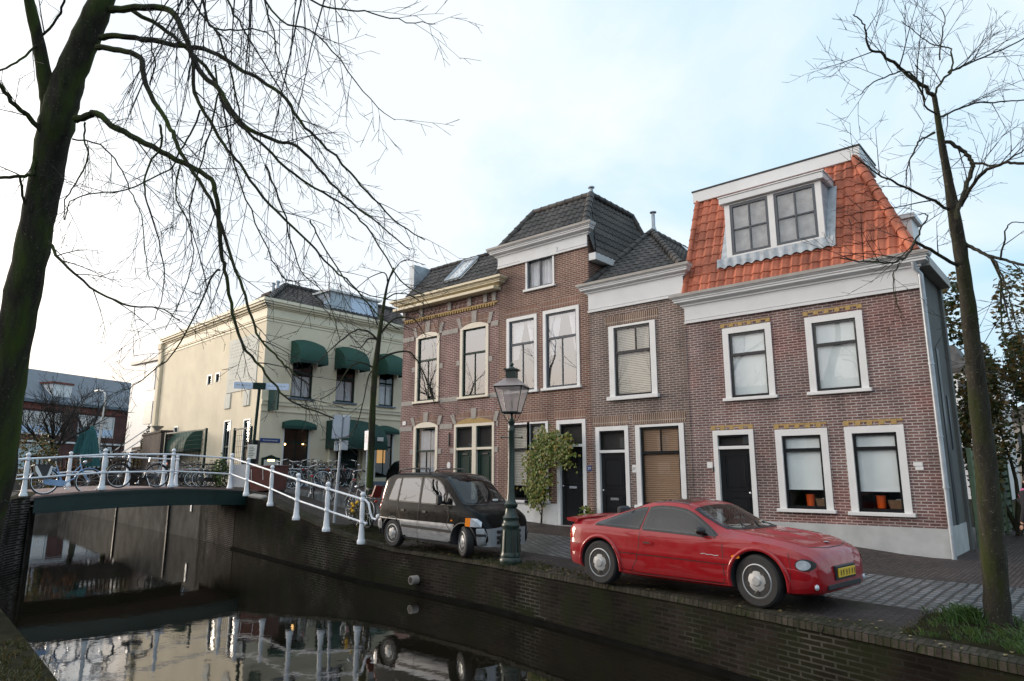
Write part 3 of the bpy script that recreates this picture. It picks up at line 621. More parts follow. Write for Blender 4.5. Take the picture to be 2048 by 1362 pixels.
def window(root, xf, u0, u1, z0, z1, casing, sash, fw=.14, wt=None, sw=.055, rails=(), mull=(), back=None, blind=None, blind_to=None, sill=None, glass='glass', depth=.55, curtain=False, name='window', sillh=.08, fb=None, silldepth=.09, light=None):
    """outer casing u0..u1 x z0..z1 set just proud of the wall; sash inside; pane, blind and dark room behind"""
    mb = MB(xf); fb = .03 if fb is None else fb
    wt = fw if wt is None else wt; frame_ring(mb, u0, u1, z0, z1, fw, -.022, .135, fb, wt)
    W = mb.build(name, casing, root)
    a, b, c, d = u0 + fw, u1 - fw, z0 + fb, z1 - wt
    mb = MB(xf); frame_ring(mb, a, b, c, d, sw, .035, .085, sw * 1.25)
    for r in rails: mb.box(a + sw, b - sw, .028, .088, r - .035, r + .035)
    for (u, za, zb) in mull: mb.box(u - .016, u + .016, .040, .082, max(za, c + sw), min(zb, d - sw))
    mb.build('sash', sash, W)
    mb = MB(xf); mb.quad((a + sw * .5, .062, c + sw * .5), (b - sw * .5, .062, c + sw * .5), (b - sw * .5, .062, d - sw * .5), (a + sw * .5, .062, d - sw * .5)); mb.build('pane', M[glass], W)
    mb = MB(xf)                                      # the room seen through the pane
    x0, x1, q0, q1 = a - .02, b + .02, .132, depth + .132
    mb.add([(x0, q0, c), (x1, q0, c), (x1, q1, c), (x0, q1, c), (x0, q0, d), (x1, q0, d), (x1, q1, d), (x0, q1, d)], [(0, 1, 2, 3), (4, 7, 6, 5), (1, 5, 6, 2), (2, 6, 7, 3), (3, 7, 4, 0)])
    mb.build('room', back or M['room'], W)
    if blind:
        mb = MB(xf); zb = c if blind_to is None else blind_to
        mb.box(a + .01, b - .01, .105, .109, zb, d - .005)
        if blind_to: mb.box(a + .01, b - .01, .099, .115, zb - .025, zb)
        mb.build('blind', M[blind], W)
    if curtain:
        mb = MB(xf)
        for (ua, ub) in curtain[0]:
            n = 28
            for i in range(n):
                s0, s1 = i / n, (i + 1) / n; f = lambda s: .20 + .028 * math.sin(s * 40) + .012 * math.sin(s * 17)
                # gathered towards the side at the bottom
                for k in range(6):
                    g0, g1 = k / 6, (k + 1) / 6
                    side = curtain[3] if len(curtain) > 3 else 0
                    def U(s, g): 
                        m = ub if side > 0 else ua
                        u = ua + (ub - ua) * s
                        if side == 2: m = ua if (ua + ub) / 2 < (a + b) / 2 else ub
                        return u + (m - u) * (.55 * g * abs(np.sign(side)))
                    zt, zl = curtain[2], curtain[1]
                    z_ = lambda g: zt + (zl - zt) * g
                    mb.quad((U(s0, g0), f(s0), z_(g0)), (U(s1, g0), f(s1), z_(g0)), (U(s1, g1), f(s1), z_(g1)), (U(s0, g1), f(s0), z_(g1)))
        mb.build('curtain', M['curtain'], W, 'all')
    if sill:
        mb = MB(xf); mb.bev(u0 - .06, u1 + .06, -silldepth, .03, z0 - sillh, z0 - .001, .008); mb.build('sill', sill, W)
    return W
def door(root, xf, u0, u1, z0, z1, casing, leaf, fw=.12, transom=None, transom_glass=True, letter=None, name='door', knob=1, panels=((.08, .46), (.52, .94)), glass='glass', letter_mat='chrome'):
    mb = MB(xf); frame_ring(mb, u0, u1, z0, z1, fw, -.022, .135, 0)
    a, b, d = u0 + fw, u1 - fw, z1 - fw
    tb = d
    if transom: mb.box(a, b, -.012, .13, transom - .045, transom + .03); tb = transom - .045
    D = mb.build(name, casing, root)
    mb = MB(xf); mb.box(a, b, .075, .12, z0 + .02, tb)
    w = b - a; h = tb - z0
    for p0, p1 in panels:
        c0, c1 = z0 + h * p0, z0 + h * p1
        frame_ring(mb, a + .10, b - .10, c0, c1, .035, .058, .0755); mb.bev(a + .18, b - .18, .062, .0755, c0 + .09, c1 - .09, .008)
    L = mb.build('leaf', leaf, D)
    if letter: mb = MB(xf); c = (a + b) / 2; mb.bev(c - .13, c + .13, .045, .078, letter - .032, letter + .032, .006); mb.build('letter_slot', M[letter_mat], D)
    if knob: mb = MB(xf); k = b - .07 if knob > 0 else a + .07; mb.sphere((k, .045, z0 + h * .5), .032, 10, 6); mb.build('knob', M['chrome'], D, True)
    mb = MB(xf); mb.box(u0, u1, -.10, .12, z0 - .25, z0 + .018); mb.build('threshold', M['stone'], D)
    if transom:
        mb = MB(xf); frame_ring(mb, a, b, transom + .03, d, .04, .035, .085); mb.build('transom_sash', leaf, D)
        mb = MB(xf); mb.quad((a, .062, transom), (b, .062, transom), (b, .062, d), (a, .062, d)); mb.build('transom_pane', M[glass], D)
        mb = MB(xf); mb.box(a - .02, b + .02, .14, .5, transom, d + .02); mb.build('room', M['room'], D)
    return D
def cornice(root, xf, u0, u1, zb, zt, out=.34, mat=None, gut=None, name='cornice', fascia=None, fasc_mat=None, lret=True):
    """moulded cornice with a gutter on top; fascia=(z_low) adds the flat frieze board under it"""
    h = zt - zb
    prof = [(0.0, zb), (-.05, zb), (-.05, zb + h * .10), (-.09, zb + h * .14), (-.09, zb + h * .26), (-.16, zb + h * .36), (-out * .72, zb + h * .44), (-out * .72, zb + h * .58), (-out * .80, zb + h * .62), (-out * .80, zb + h * .72), (-out * .92, zb + h * .80), (-out, zb + h * .96), (-out, zt), (0.0, zt)]
    mb = MB(xf); n = len(prof); w = max(-p[0] for p in prof)
    vs = [(u0 - (-p[0]) , p[0], p[1]) for p in prof] + [(u1 + (-p[0]), p[0], p[1]) for p in prof]
    fs = [(i, i + 1, n + i + 1, n + i) for i in range(n - 1)]
    # mitred returns back to the wall plane
    vs += [(u0 - (-p[0]), .02, p[1]) for p in prof] + [(u1 + (-p[0]), .02, p[1]) for p in prof]
    fs += [(i + 1, i, 2 * n + i, 2 * n + i + 1) for i in range(n - 1)] + [(n + i, n + i + 1, 3 * n + i + 1, 3 * n + i) for i in range(n - 1)]
    mb.add(vs, fs); c = mb.build(name, mat or M['fascia'], root)
    mb = MB(xf); mb.box(u0 - out + .0, u1 + out, -out + .002, .02, zt + .002, zt + .035); mb.box(u0 - out - .012, u1 + out + .012, -out - .012, -out + .002, zt - .035, zt + .04); mb.build('gutter', gut or M['gutter'], c)
    if fascia:
        mb = MB(xf); mb.box(u0, u1, -.045, .0, fascia, zb + .001); mb.box(u0 - .012, u1 + .012, -.07, -.045, fascia, fascia + .05); mb.box(u0 - .006, u1 + .006, -.06, -.045, fascia + .085, fascia + .10); mb.build('frieze_board', fasc_mat or mat or M['fascia'], c)
    return c
def pantiles(mb, P, tw=.235, th=.30, amp=.028, step=.026, eave=True, seg=8):
    """P: bottom-left, bottom-right, top-right, top-left of a roof plane; real S-curved courses with stepped overlaps"""
    bl, br_, tr, tl = [Vector(p) for p in P]
    xd = (br_ - bl).normalized(); nrm = xd.cross((tl - bl)).normalized()
    sd = nrm.cross(xd).normalized()                 # straight up the slope
    L = (tl - bl).dot(sd); rows = max(1, int(round(L / th))); rh = L / rows
    lx = (tl - bl).dot(xd) / L; rx = ((tr - br_).dot(xd)) / L; wid = (br_ - bl).length
    lo, hi = min(0, lx * L), max(wid, wid + rx * L)
    ks = np.arange(math.floor(lo / tw) * seg, math.ceil(hi / tw) * seg + 1)
    for r in range(rows):
        for half in (0,):
            s0, s1 = r * rh, (r + 1) * rh
            for (sa, la, sb, lb) in ((s0, step, s1 + .0, 0.004), (s0, step, s0, -.02)):
                pts = [[], []]
                for q, (s, lift) in enumerate(((sa, la), (sb, lb))):
                    l_, r_ = lx * s, wid + rx * s
                    for k in ks:
                        x = k * tw / seg; xc = min(max(x, l_), r_); ph = (xc / tw) % 1.0
                        w = amp * (math.sin(2 * math.pi * ph) * .75 + .35 * math.sin(4 * math.pi * ph + .6))
                        pts[q].append(bl + xd * xc + sd * s + nrm * (w + lift))
                o = len(mb.v); n = len(ks)
                mb.add(pts[0] + pts[1], [(i, i + 1, n + i + 1, n + i) for i in range(n - 1) if (pts[0][i] - pts[0][i + 1]).length > 1e-5 or (pts[1][i] - pts[1][i + 1]).length > 1e-5])
def ridge(mb, a, b, r=.13, seg=.36):
    a, b = Vector(a), Vector(b); L = (b - a).length; n = max(1, int(round(L / seg)))
    for i in range(n):
        p, q = a + (b - a) * (i / n), a + (b - a) * ((i + 1.12) / n); d = (q - p)
        mb.tube([p, p + d * .08, p + d * .1, q], [r * 1.06, r * 1.06, r * .98, r * .88], 10)
def soldier(root, xf, u0, u1, z0, z1, mat, name='brick_lintel', v=-.004):
    mb = MB(xf); mb.add([(u0 + .03, v, z0), (u1 - .03, v, z0), (u1, v, z1), (u0, v, z1), (u0 + .03, .05, z0), (u1 - .03, .05, z0), (u1, .05, z1), (u0, .05, z1)], [(0, 1, 2, 3), (0, 4, 5, 1), (0, 3, 7, 4), (1, 5, 6, 2), (3, 2, 6, 7)])
    return mb.build(name, mat, root)
def dentil_lintel(root, u0, u1, z0, z1):      # alternating yellow and dark bricks over the openings of the corner house
    n = int((u1 - u0) / .115); 
    mb = MB(); mb2 = MB(); w = (u1 - u0) / n
    for i in range(n):
        if i % 2 == 0: mb.box(u0 + i * w + .003, u0 + (i + 1) * w - .003, -.010, .02, z0, z1)
        else: mb.box(u0 + i * w + .003, u0 + (i + 1) * w - .003, -.010, .02, z0 + (z1 - z0) * .62, z1); mb2.box(u0 + i * w + .003, u0 + (i + 1) * w - .003, -.006, .02, z0, z0 + (z1 - z0) * .6)
    l = mb.build('yellow_brick_lintel', M['yellowbrick'], root); mb2.build('brick_infill', M['brickA'], l)
def text(root, s, size, mat, loc, rot=(R(90), 0, 0), name='lettering', ext=.002):
    cu = bpy.data.curves.new('t', 'FONT'); cu.body = s; cu.size = size; cu.extrude = ext; cu.align_x = 'CENTER'; cu.align_y = 'CENTER'
    o = bpy.data.objects.new('t', cu); COL.objects.link(o); dg = bpy.context.evaluated_depsgraph_get()
    me = bpy.data.meshes.new_from_object(o.evaluated_get(dg)); bpy.data.objects.remove(o); me.materials.clear(); me.materials.append(mat)
    q = bpy.data.objects.new(name, me); COL.objects.link(q); q.parent = root; q.location = loc; q.rotation_euler = rot; return q
text(np_, '7', .42, M['dkink'], (0, -.0145, .04))
def flue(root, c, h=.5, r=.06):
    mb = MB(); mb.lathe([(r * 2.0, -.12), (r * 1.2, .05), (r, .07), (r, h), (r * .95, h)], 12, c); mb.lathe([(r * 1.9, h + .02), (r * 1.9, h + .05), (r * .3, h + .06)], 12, c); mb.lathe([(r * .25, h - .05), (r * .25, h + .03)], 6, c)
    return mb.build('flue', M['zinc'], root, True)
def body_walls(root, W, D, z0, z1, mat, zback=None):
    mb = MB(); zb = zback or z1
    mb.quad((0, 0, z0), (0, D, z0), (0, D, zb), (0, 0, z1)); mb.quad((W, 0, z0), (W, 0, z1), (W, D, zb), (W, D, z0)); mb.quad((0, D, z0), (W, D, z0), (W, D, zb), (0, D, zb))
    return mb
ID = XF()
SILLW = M['white']
# ---------------------------------------------------------------- A: corner house with the orange pantile mansard
AX0, AX1 = -8.15, -2.69; WA = AX1 - AX0
hA = thing('brick_house', 'brown brick corner house with orange tiled mansard roof and white dormer', 'house', (AX0, Y0, 0))
u = lambda x: x - AX0
ho = [(u(-7.15), u(-5.91), 3.52, 5.30), (u(-5.11), u(-3.86), 3.52, 5.28), (u(-6.00), u(-4.82), .88, 2.69), (u(-4.46), u(-3.28), .86, 2.69), (u(-7.56), u(-6.52), .05, 2.73)]
mb = MB(); facade_mb(mb, 0, WA, -.3, 6.0, ho); mb.quad((0, 0, 5), (0, 9, 5), (0, 9, 6), (0, 0, 6)); mb.quad((0, 8, -.3), (WA - 2.2, 8, -.3), (WA - 2.2, 8, 6), (0, 8, 6)); mb.add([(0, .2, 6), (WA, .2, 6), (WA, 2.6, 6), (WA - 2.2, 8, 6), (0, 8, 6)], [(0, 1, 2, 3, 4)])
mb.build('wall', M['brickA'], hA)
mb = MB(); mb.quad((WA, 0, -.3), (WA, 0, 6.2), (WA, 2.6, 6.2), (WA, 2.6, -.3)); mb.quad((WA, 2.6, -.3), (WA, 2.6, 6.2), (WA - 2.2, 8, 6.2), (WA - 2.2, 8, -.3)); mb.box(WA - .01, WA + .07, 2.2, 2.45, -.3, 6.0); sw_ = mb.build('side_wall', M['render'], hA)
mb = MB(); mb.box(WA + .002, WA + .02, 1.0, 1.25, .6, 4.4); mb.box(WA + .002, WA + .03, 1.6, 1.7, 2.2, 3.4); mb.build('shutter', M['slateframe'], hA)
mb = MB(); mb.box(-.0, WA + .0, -.022, .0, -.3, .57); facade_holes = None; P1 = mb; mb = MB()
mb.box(u(-8.15), u(-7.57), -.024, .0, -.3, .57); mb.box(u(-6.51), WA + .012, -.024, .0, -.3, .575); mb.box(WA, WA + .012, -.0, 2.6, -.3, .60); mb.build('plinth', M['plinth'], hA)
kw = dict(casing=M['white'], sash=M['black'], sill=M['white'], blind='blindw')
window(hA, ID, u(-7.15), u(-5.91), 3.52, 5.30, rails=(4.60,), fw=.15, fb=.0, **kw)
window(hA, ID, u(-5.11), u(-3.86), 3.52, 5.28, rails=(4.60,), fw=.15, fb=.0, **kw)
window(hA, ID, u(-6.00), u(-4.82), .88, 2.69, rails=(2.21,), fw=.15, fb=.0, blind_to=1.33, depth=1.2, **kw)
window(hA, ID, u(-4.46), u(-3.28), .86, 2.69, rails=(2.21,), fw=.15, fb=.0, blind_to=1.31, depth=1.2, **kw)
door(hA, ID, u(-7.56), u(-6.52), .16, 2.73, M['white'], M['black'], .12, 2.31, letter=.62)
for a, b, z0, z1 in ((-7.2, -5.92, 5.325, 5.42), (-5.14, -3.85, 5.325, 5.425), (-7.6, -6.52, 2.745, 2.85), (-6.02, -4.82, 2.71, 2.82), (-4.47, -3.28, 2.71, 2.82)): dentil_lintel(hA, u(a), u(b), z0, z1)
cornice(hA, ID, .0, WA, 6.0, 6.30, .30, fascia=5.57)
# mansard: front slope, alley slope, flat top
e0, rz1, back = 6.30, 9.35, 1.05
F = [(.02, -.12, e0), (WA + .0, -.12, e0), (WA - 1.22, back, rz1), (.0, back, rz1)]
mb = MB(); pantiles(mb, F); mb.build('roof', M['tile_o'], hA, 30)
mb = MB(); pantiles(mb, [(WA + .0, -.12, e0), (WA + .0, 2.5, e0), (WA - 1.22, 2.5, rz1), (WA - 1.22, back, rz1)]); mb.build('roof', M['tile_o'], hA, 30)
mb = MB(); ridge(mb, (WA + .02, -.14, e0 + .05), (WA - 1.22, back - .02, rz1), .115); mb.build('ridge_tiles', M['tile_o'], hA, True); mb = MB(); ridge(mb, (.06, -.12, e0 + .05), (.06, back - .02, rz1), .085); mb.build('ridge_tiles', M['tile_o'], hA, True)
mb = MB(); mb.bev(-.06, WA - 1.08, back - .10, back + .12, rz1 - .06, rz1 + .26, .01); mb.bev(WA - 1.24, WA - 1.08, back + .12, 2.5, rz1 - .06, rz1 + .26, .01); rb = mb.build('roof_edge_board', M['fascia'], hA)
mb = MB(); mb.box(-.08, WA - 1.06, back - .12, 2.5, rz1 + .262, rz1 + .30); mb.box(0, WA - 1.3, back, 2.5, rz1 - .02, rz1 + .02); mb.build('roof_edge_trim', M['trim'], rb)
mb = MB(); mb.quad((0, -.1, e0), (0, back, rz1), (0, 2.5, rz1), (0, 2.5, e0)); mb.quad((0, 2.5, 6), (WA, 2.5, 6), (WA - 1.2, 2.5, rz1), (0, 2.5, rz1)); mb.build('party_wall', M['brickA'], hA)
# dormer
vz = lambda z: -.12 + (z - e0) / (rz1 - e0) * (back + .12)
dv = .10; dz0, dz1 = 7.16, 8.62; d0, d1 = u(-6.93), u(-4.50)
mb = MB(); mb.box(d0, d1, dv + .05, 1.2, dz0, dz1 - .02); dm = mb.build('dormer', M['lead'], hA)
mb = MB(); frame_ring(mb, d0, d1, dz0, dz1, .14, dv - .02, dv + .055, .05, .04); mb.box((d0 + d1) / 2 - .075, (d0 + d1) / 2 + .075, dv - .02, dv + .055, dz0 + .05, dz1 - .04); mb.build('dormer_frame', M['white'], dm)
mb = MB(); mb.bev(d0 - .10, d1 + .10, dv - .12, 1.35, dz1, dz1 + .17, .012); mb.box(d0 - .12, d1 + .12, dv - .14, 1.36, dz1 + .172, dz1 + .20); mb.build('dormer_roof', M['fascia'], dm)
for a, b in ((d0 + .14, (d0 + d1) / 2 - .075), ((d0 + d1) / 2 + .075, d1 - .14)):
    mb = MB(); frame_ring(mb, a, b, dz0 + .05, dz1 - .04, .07, dv - .012, dv + .04); mb.box((a + b) / 2 - .018, (a + b) / 2 + .018, dv - .005, dv + .04, dz0 + .12, dz1 - .11); mb.box(a + .07, b - .07, dv - .004, dv + .04, (dz0 + dz1) / 2 - .018, (dz0 + dz1) / 2 + .018); s = mb.build('dormer_sash', M['slateframe'], dm)
    mb = MB(); mb.quad((a + .05, dv + .02, dz0 + .1), (b - .05, dv + .02, dz0 + .1), (b - .05, dv + .02, dz1 - .1), (a + .05, dv + .02, dz1 - .1)); mb.build('dormer_pane', M['glass'], dm)
    mb = MB(); mb.box(a + .05, b - .05, dv + .042, dv + .046, dz0 + .1, dz1 - .1); mb.build('curtain', M['dimcurtain'], dm)
mb = MB(); zz = np.linspace(0, 1, 60)
for i in range(59):                                  # dressed lead apron under the dormer, wavy over the tiles
    a, b = d0 - .28 + (d1 - d0 + .5) * zz[i], d0 - .28 + (d1 - d0 + .5) * zz[i + 1]; f = lambda x: .02 * math.sin(2 * math.pi * x / .235) + .06
    z1_, z0_ = dz0 + .01, dz0 - .24
    mb.quad((a, vz(z0_) - f(a) - .02, z0_ + .03 * math.sin(a * 26)), (b, vz(z0_) - f(b) - .02, z0_ + .03 * math.sin(b * 26)), (b, min(dv - .03, vz(z1_) - f(b)), z1_), (a, min(dv - .03, vz(z1_) - f(a)), z1_))
for sgn, x in ((-1, d0), (1, d1)):
    mb.quad((x, vz(dz0 - .2) - .07, dz0 - .2), (x + sgn * .2, vz(dz0 - .2) - .07, dz0 - .2), (x + sgn * .2, vz(dz1) - .07, dz1), (x, vz(dz1) - .07, dz1))
mb.build('lead_apron', M['lead'], hA, 'all')
mb = MB(); mb.box(WA - .72, WA - .22, 1.35, 2.15, 6.3, 7.62); ad = mb.build('side_dormer', M['white'], hA); mb = MB(); mb.box(WA - .78, WA - .14, 1.28, 2.2, 7.62, 7.73); mb.build('side_dormer_roof', M['fascia'], ad)
# down pipe, eaves on the alley side
mb = MB(); mb.tube([(WA - .02, -.20, 6.12), (WA - .02, -.16, 5.98), (WA + .06, -.06, 5.86), (WA + .06, -.06, 1.35)], .052, 10); mb.tube([(WA + .06, -.06, 1.35), (WA + .06, -.06, -.05)], .045, 10)
for z in (5.3, 3.9, 2.4, 1.38): mb.lathe([(.064, z), (.064, z + .03)], 12, (WA + .06, -.06, 0))
mb.build('downpipe', M['zinc'], hA, True)
mb = MB(); mb.bev(WA, WA + .24, .022, 2.5, 6.05, 6.27, .01); mb.build('side_eaves', M['gutter'], hA)
for x, z, w, h, nm in ((-7.68, 1.88, .15, .15, 'house_number'), (-3.09, 1.86, .17, .08, 'house_number'), (-3.07, 1.775, .15, .075, 'house_number')):
    MB().bev(u(x) - w / 2, u(x) + w / 2, -.018, .0, z - h / 2, z + h / 2, .004).build(nm, M['white'], hA)
MB().bev(u(-7.60), u(-7.565), -.03, .0, 1.72, 1.84, .004).build('doorbell', M['trim'], hA)
MB().bev(u(-8.19), u(-8.155), -.012, .0, .2, 5.5, .002).build('joint_strip', M['brickB'], hA)

# ---------------------------------------------------------------- B: narrow grey-brown house with the tall white fascia
BX_0, BX_1 = -11.23, -8.15; WB = BX_1 - BX_0
hB = thing('brick_house', 'narrow grey brown brick house with tall white fascia and dark hipped roof', 'house', (BX_0, Y0 + .001, 0))
u = lambda x: x - BX_0
ho = [(u(-10.57), u(-9.06), 3.80, 5.84), (u(-11.10), u(-10.02), .05, 2.98), (u(-9.80), u(-8.35), .85, 2.97)]
mb = MB(); facade_mb(mb, 0, WB, -.3, 6.9, ho); mb.quad((0, 9, -.3), (WB, 9, -.3), (WB, 9, 6.9), (0, 9, 6.9)); mb.quad((0, .1, 6.9), (WB, .1, 6.9), (WB, 9, 6.9), (0, 9, 6.9)); mb.quad((WB, 0, 5.9), (WB, 0, 6.9), (WB, 9, 6.9), (WB, 9, 5.9)); mb.build('wall', M['brickB'], hB)
window(hB, ID, u(-10.57), u(-9.06), 3.80, 5.84, M['white'], M['black'], .17, .06, rails=(5.05,), mull=((u(-9.72), 5.05, 5.7),), blind='venetian', sill=M['white'], fb=0, silldepth=.12, sillh=.11)
window(hB, ID, u(-9.80), u(-8.35), .85, 2.97, M['white'], M['black'], .14, .06, rails=(2.23,), mull=((u(-9.06), 2.23, 2.85),), blind='venetiano', sill=M['white'], fb=0)
door(hB, ID, u(-11.10), u(-10.02), .18, 2.98, M['white'], M['black'], .12, 2.29, letter=.98, knob=-1)
soldier(hB, ID, u(-10.70), u(-8.93), 5.87, 6.14, M['soldierB']); soldier(hB, ID, u(-11.23) + .01, u(-9.97), 3.01, 3.28, M['soldierB']); soldier(hB, ID, u(-9.90), u(-8.25), 3.0, 3.28, M['soldierB'])
cornice(hB, ID, .0, WB - .0, 6.90, 7.17, .27, fascia=6.35)
hz, ap = 7.17, 9.62
apx = u(-10.75); apv = 3.1
mb = MB(); pantiles(mb, [(-.02, -.1, hz), (WB + .02, -.1, hz), (apx + .02, apv, ap), (apx - .02, apv, ap)]); mb.build('roof', M['tile_d'], hB, 30)
mb = MB(); pantiles(mb, [(WB, -.1, hz), (WB, 9, hz), (apx, 9, ap), (apx, apv, ap)]); mb.build('roof', M['tile_d'], hB, 30)
mb = MB(); pantiles(mb, [(0, 9, hz), (0, -.1, hz), (apx, apv, ap), (apx, 9, ap)]); mb.build('roof', M['tile_d'], hB, 30)
mb = MB(); ridge(mb, (-.02, -.12, hz + .02), (apx, apv, ap + .02), .12); ridge(mb, (WB + .02, -.12, hz + .02), (apx, apv, ap + .02), .12); ridge(mb, (apx, apv, ap + .02), (apx, 9, ap + .02), .12); mb.build('ridge_tiles', M['tile_d'], hB, True)
flue(hB, (apx + .02, apv + .1, ap + .15), .55)
mb = MB(); mb.add([(WB - .62, 2.6, 7.95), (WB - .62, 3.8, 7.95), (WB - 1.3, 3.8, 8.75), (WB - 1.3, 2.6, 8.75)], [(0, 1, 2, 3)]); mb.build('roof_light', M['glass_up'], hB)
b = MB().bev(u(-9.93), u(-9.81), -.016, 0, 1.70, 1.90, .004).build('house_number', M['white'], hB); text(b, '27', .095, M['dkink'], (u(-9.87), -.018, 1.80))

# ---------------------------------------------------------------- C: tall red-brown house
CD = 4.6; CX_0, CX_1 = -14.87, -11.23; WC = CX_1 - CX_0
hC = thing('brick_house', 'tallest red brown brick house with white cornice and a vine by its door', 'house', (CX_0, Y0 - .001, 0))
u = lambda x: x - CX_0
ho = [(u(-14.50), u(-13.23), 4.24, 6.66), (u(-12.98), u(-11.60), 4.24, 6.68), (u(-14.42), u(-12.82), .88, 3.24), (u(-12.50), u(-11.44), .05, 3.24), (u(-13.68), u(-12.51), 7.50, 8.54)]
mb = MB(); facade_mb(mb, 0, WC, -.3, 8.85, ho)
for X in (0, WC): mb.quad((X, 0, 5.5), (X, 9, 5.5), (X, 9, 8.4), (X, .6, 8.85), (X, 0, 8.85)) if False else mb.add([(X, 0, 5.5), (X, CD, 5.5), (X, CD, 8.2), (X, .5, 8.4), (X, 0, 8.85)], [(0, 1, 2, 3, 4)])
mb.build('wall', M['brickC'], hC)
kw = dict(casing=M['white'], sash=M['slateframe'], sill=M['white'])
window(hC, ID, u(-14.50), u(-13.23), 4.24, 6.66, fw=.11, rails=(5.77,), mull=((u(-13.85), 4.2, 5.77),), glass='glass_up', fb=0, curtain=([(u(-14.38), u(-13.9)), (u(-13.82), u(-13.33))], 5.3, 6.55, 2), **kw)
window(hC, ID, u(-12.98), u(-11.60), 4.24, 6.68, fw=.11, rails=(5.78,), mull=((u(-12.28), 4.2, 5.78),), glass='glass_up', fb=0, curtain=([(u(-12.86), u(-12.4)), (u(-12.15), u(-11.7))], 5.3, 6.58, 2), **kw)
window(hC, ID, u(-13.68), u(-12.51), 7.50, 8.54, M['white'], M['slateframe'], .07, .07, mull=((u(-13.095), 7.5, 8.5), (u(-13.12), 7.5, 8.5), (u(-13.07), 7.5, 8.5)), glass='glass', fb=0, sill=M['white'], curtain=([(u(-13.6), u(-12.6))], 7.5, 8.5, 0))
window(hC, ID, u(-14.42), u(-13.54), .88, 3.24, M['white'], M['black'], .10, .055, rails=(2.42,), blind='venetian', blind_to=1.35, sill=M['white'], fb=0)
window(hC, ID, u(-13.70) + .0601, u(-12.82), .88, 3.24, M['white'], M['black'], .10, .055, rails=(2.42,), blind='venetian', blind_to=1.35, sill=M['white'], fb=0)
door(hC, ID, u(-12.50), u(-11.44), .19, 3.24, M['white'], M['black'], .12, 2.49, letter=1.28, letter_mat='galv', knob=-1)
for a, b, z0, z1 in ((-14.58, -13.2, 6.70, 6.95), (-13.02, -11.55, 6.72, 6.99), (-14.45, -12.85, 3.27, 3.54), (-12.6, -11.40, 3.27, 3.54)): soldier(hC, ID, u(a), u(b), z0, z1, M['soldierC'])
mb = MB(); mb.box(0, u(-12.51), -.022, 0, -.3, .80); mb.box(u(-11.43), WC, -.022, 0, -.3, .42); mb.build('plinth', M['plinthw'], hC)
cornice(hC, ID, 0, WC, 8.80, 9.10, .30, fascia=8.43)
mb = MB(); mb.bev(u(-13.86), u(-12.36), -.062, -.046, 8.43, 8.66, .006); mb.build('frieze_board', M['fascia'], hC)
cz, rtop = 9.10, 10.62
mb = MB(); pantiles(mb, [(.05, -.05, cz), (WC - .05, -.05, cz), (WC - .62, 1.15, rtop), (.62, 1.15, rtop)]); mb.build('roof', M['tile_d'], hC, 30)
mb = MB(); pantiles(mb, [(WC + .02, .15, E1 + .0), (WC + .02, 9, E1), (WC - .62 - 1.0, 9, rtop), (WC - .62, 1.15, rtop)] if False else [(WC + .25, .05, 8.2), (WC + .25, CD, 8.2), (WC - .64, CD - .9, rtop), (WC - .64, 1.15, rtop)]); mb.build('roof', M['tile_d'], hC, 30)
mb = MB(); mb.add([(WC + .24, .03, 8.21), (WC - .04, -.04, 9.12), (WC - .62, 1.15, rtop), (WC - .62, 1.3, rtop)], [(0, 1, 2, 3)]); mb.build('roof_flank', M['tile_d'], hC)
mb = MB(); pantiles(mb, [(0, CD, 8.9), (0, .1, 8.9), (.62, 1.15, rtop), (.62, CD - .9, rtop)]); mb.build('roof', M['tile_d'], hC, 30)
mb = MB(); mb.quad((.62, 1.15, rtop), (WC - .62, 1.15, rtop), (WC - .62, CD - .9, rtop), (.62, CD - .9, rtop)); mb.quad((0, CD, 5), (WC, CD, 5), (WC - .62, CD - .9, rtop), (.62, CD - .9, rtop)); mb.build('roof_deck', M['lead'], hC)
mb = MB(); ridge(mb, (.05, -.05, cz + .03), (.62, 1.15, rtop + .03), .12); ridge(mb, (WC - .05, -.05, cz + .03), (WC - .62, 1.15, rtop + .03), .13); ridge(mb, (.62, 1.15, rtop + .03), (WC - .62, 1.15, rtop + .03), .11); ridge(mb, (WC - .62, 1.15, rtop + .03), (WC - .62, CD - .9, rtop + .03), .11); ridge(mb, (WC + .2, CD, 8.25), (WC - .62, CD - .9, rtop + .03), .11); mb.build('ridge_tiles', M['tile_d'], hC, True)
mb = MB(); mb.bev(WC + .005, WC + .27, .012, CD, 7.98, 8.21, .01); mb.build('side_fascia', M['fascia'], hC)

flue(hC, (WC - .9, 1.6, rtop + .05), .42)
b = MB().bev(u(-11.41), u(-11.27), -.016, 0, 1.74, 1.90, .004).build('house_number', M['blue'], hC); text(b, '29', .11, M['white'], (u(-11.34), -.018, 1.82))

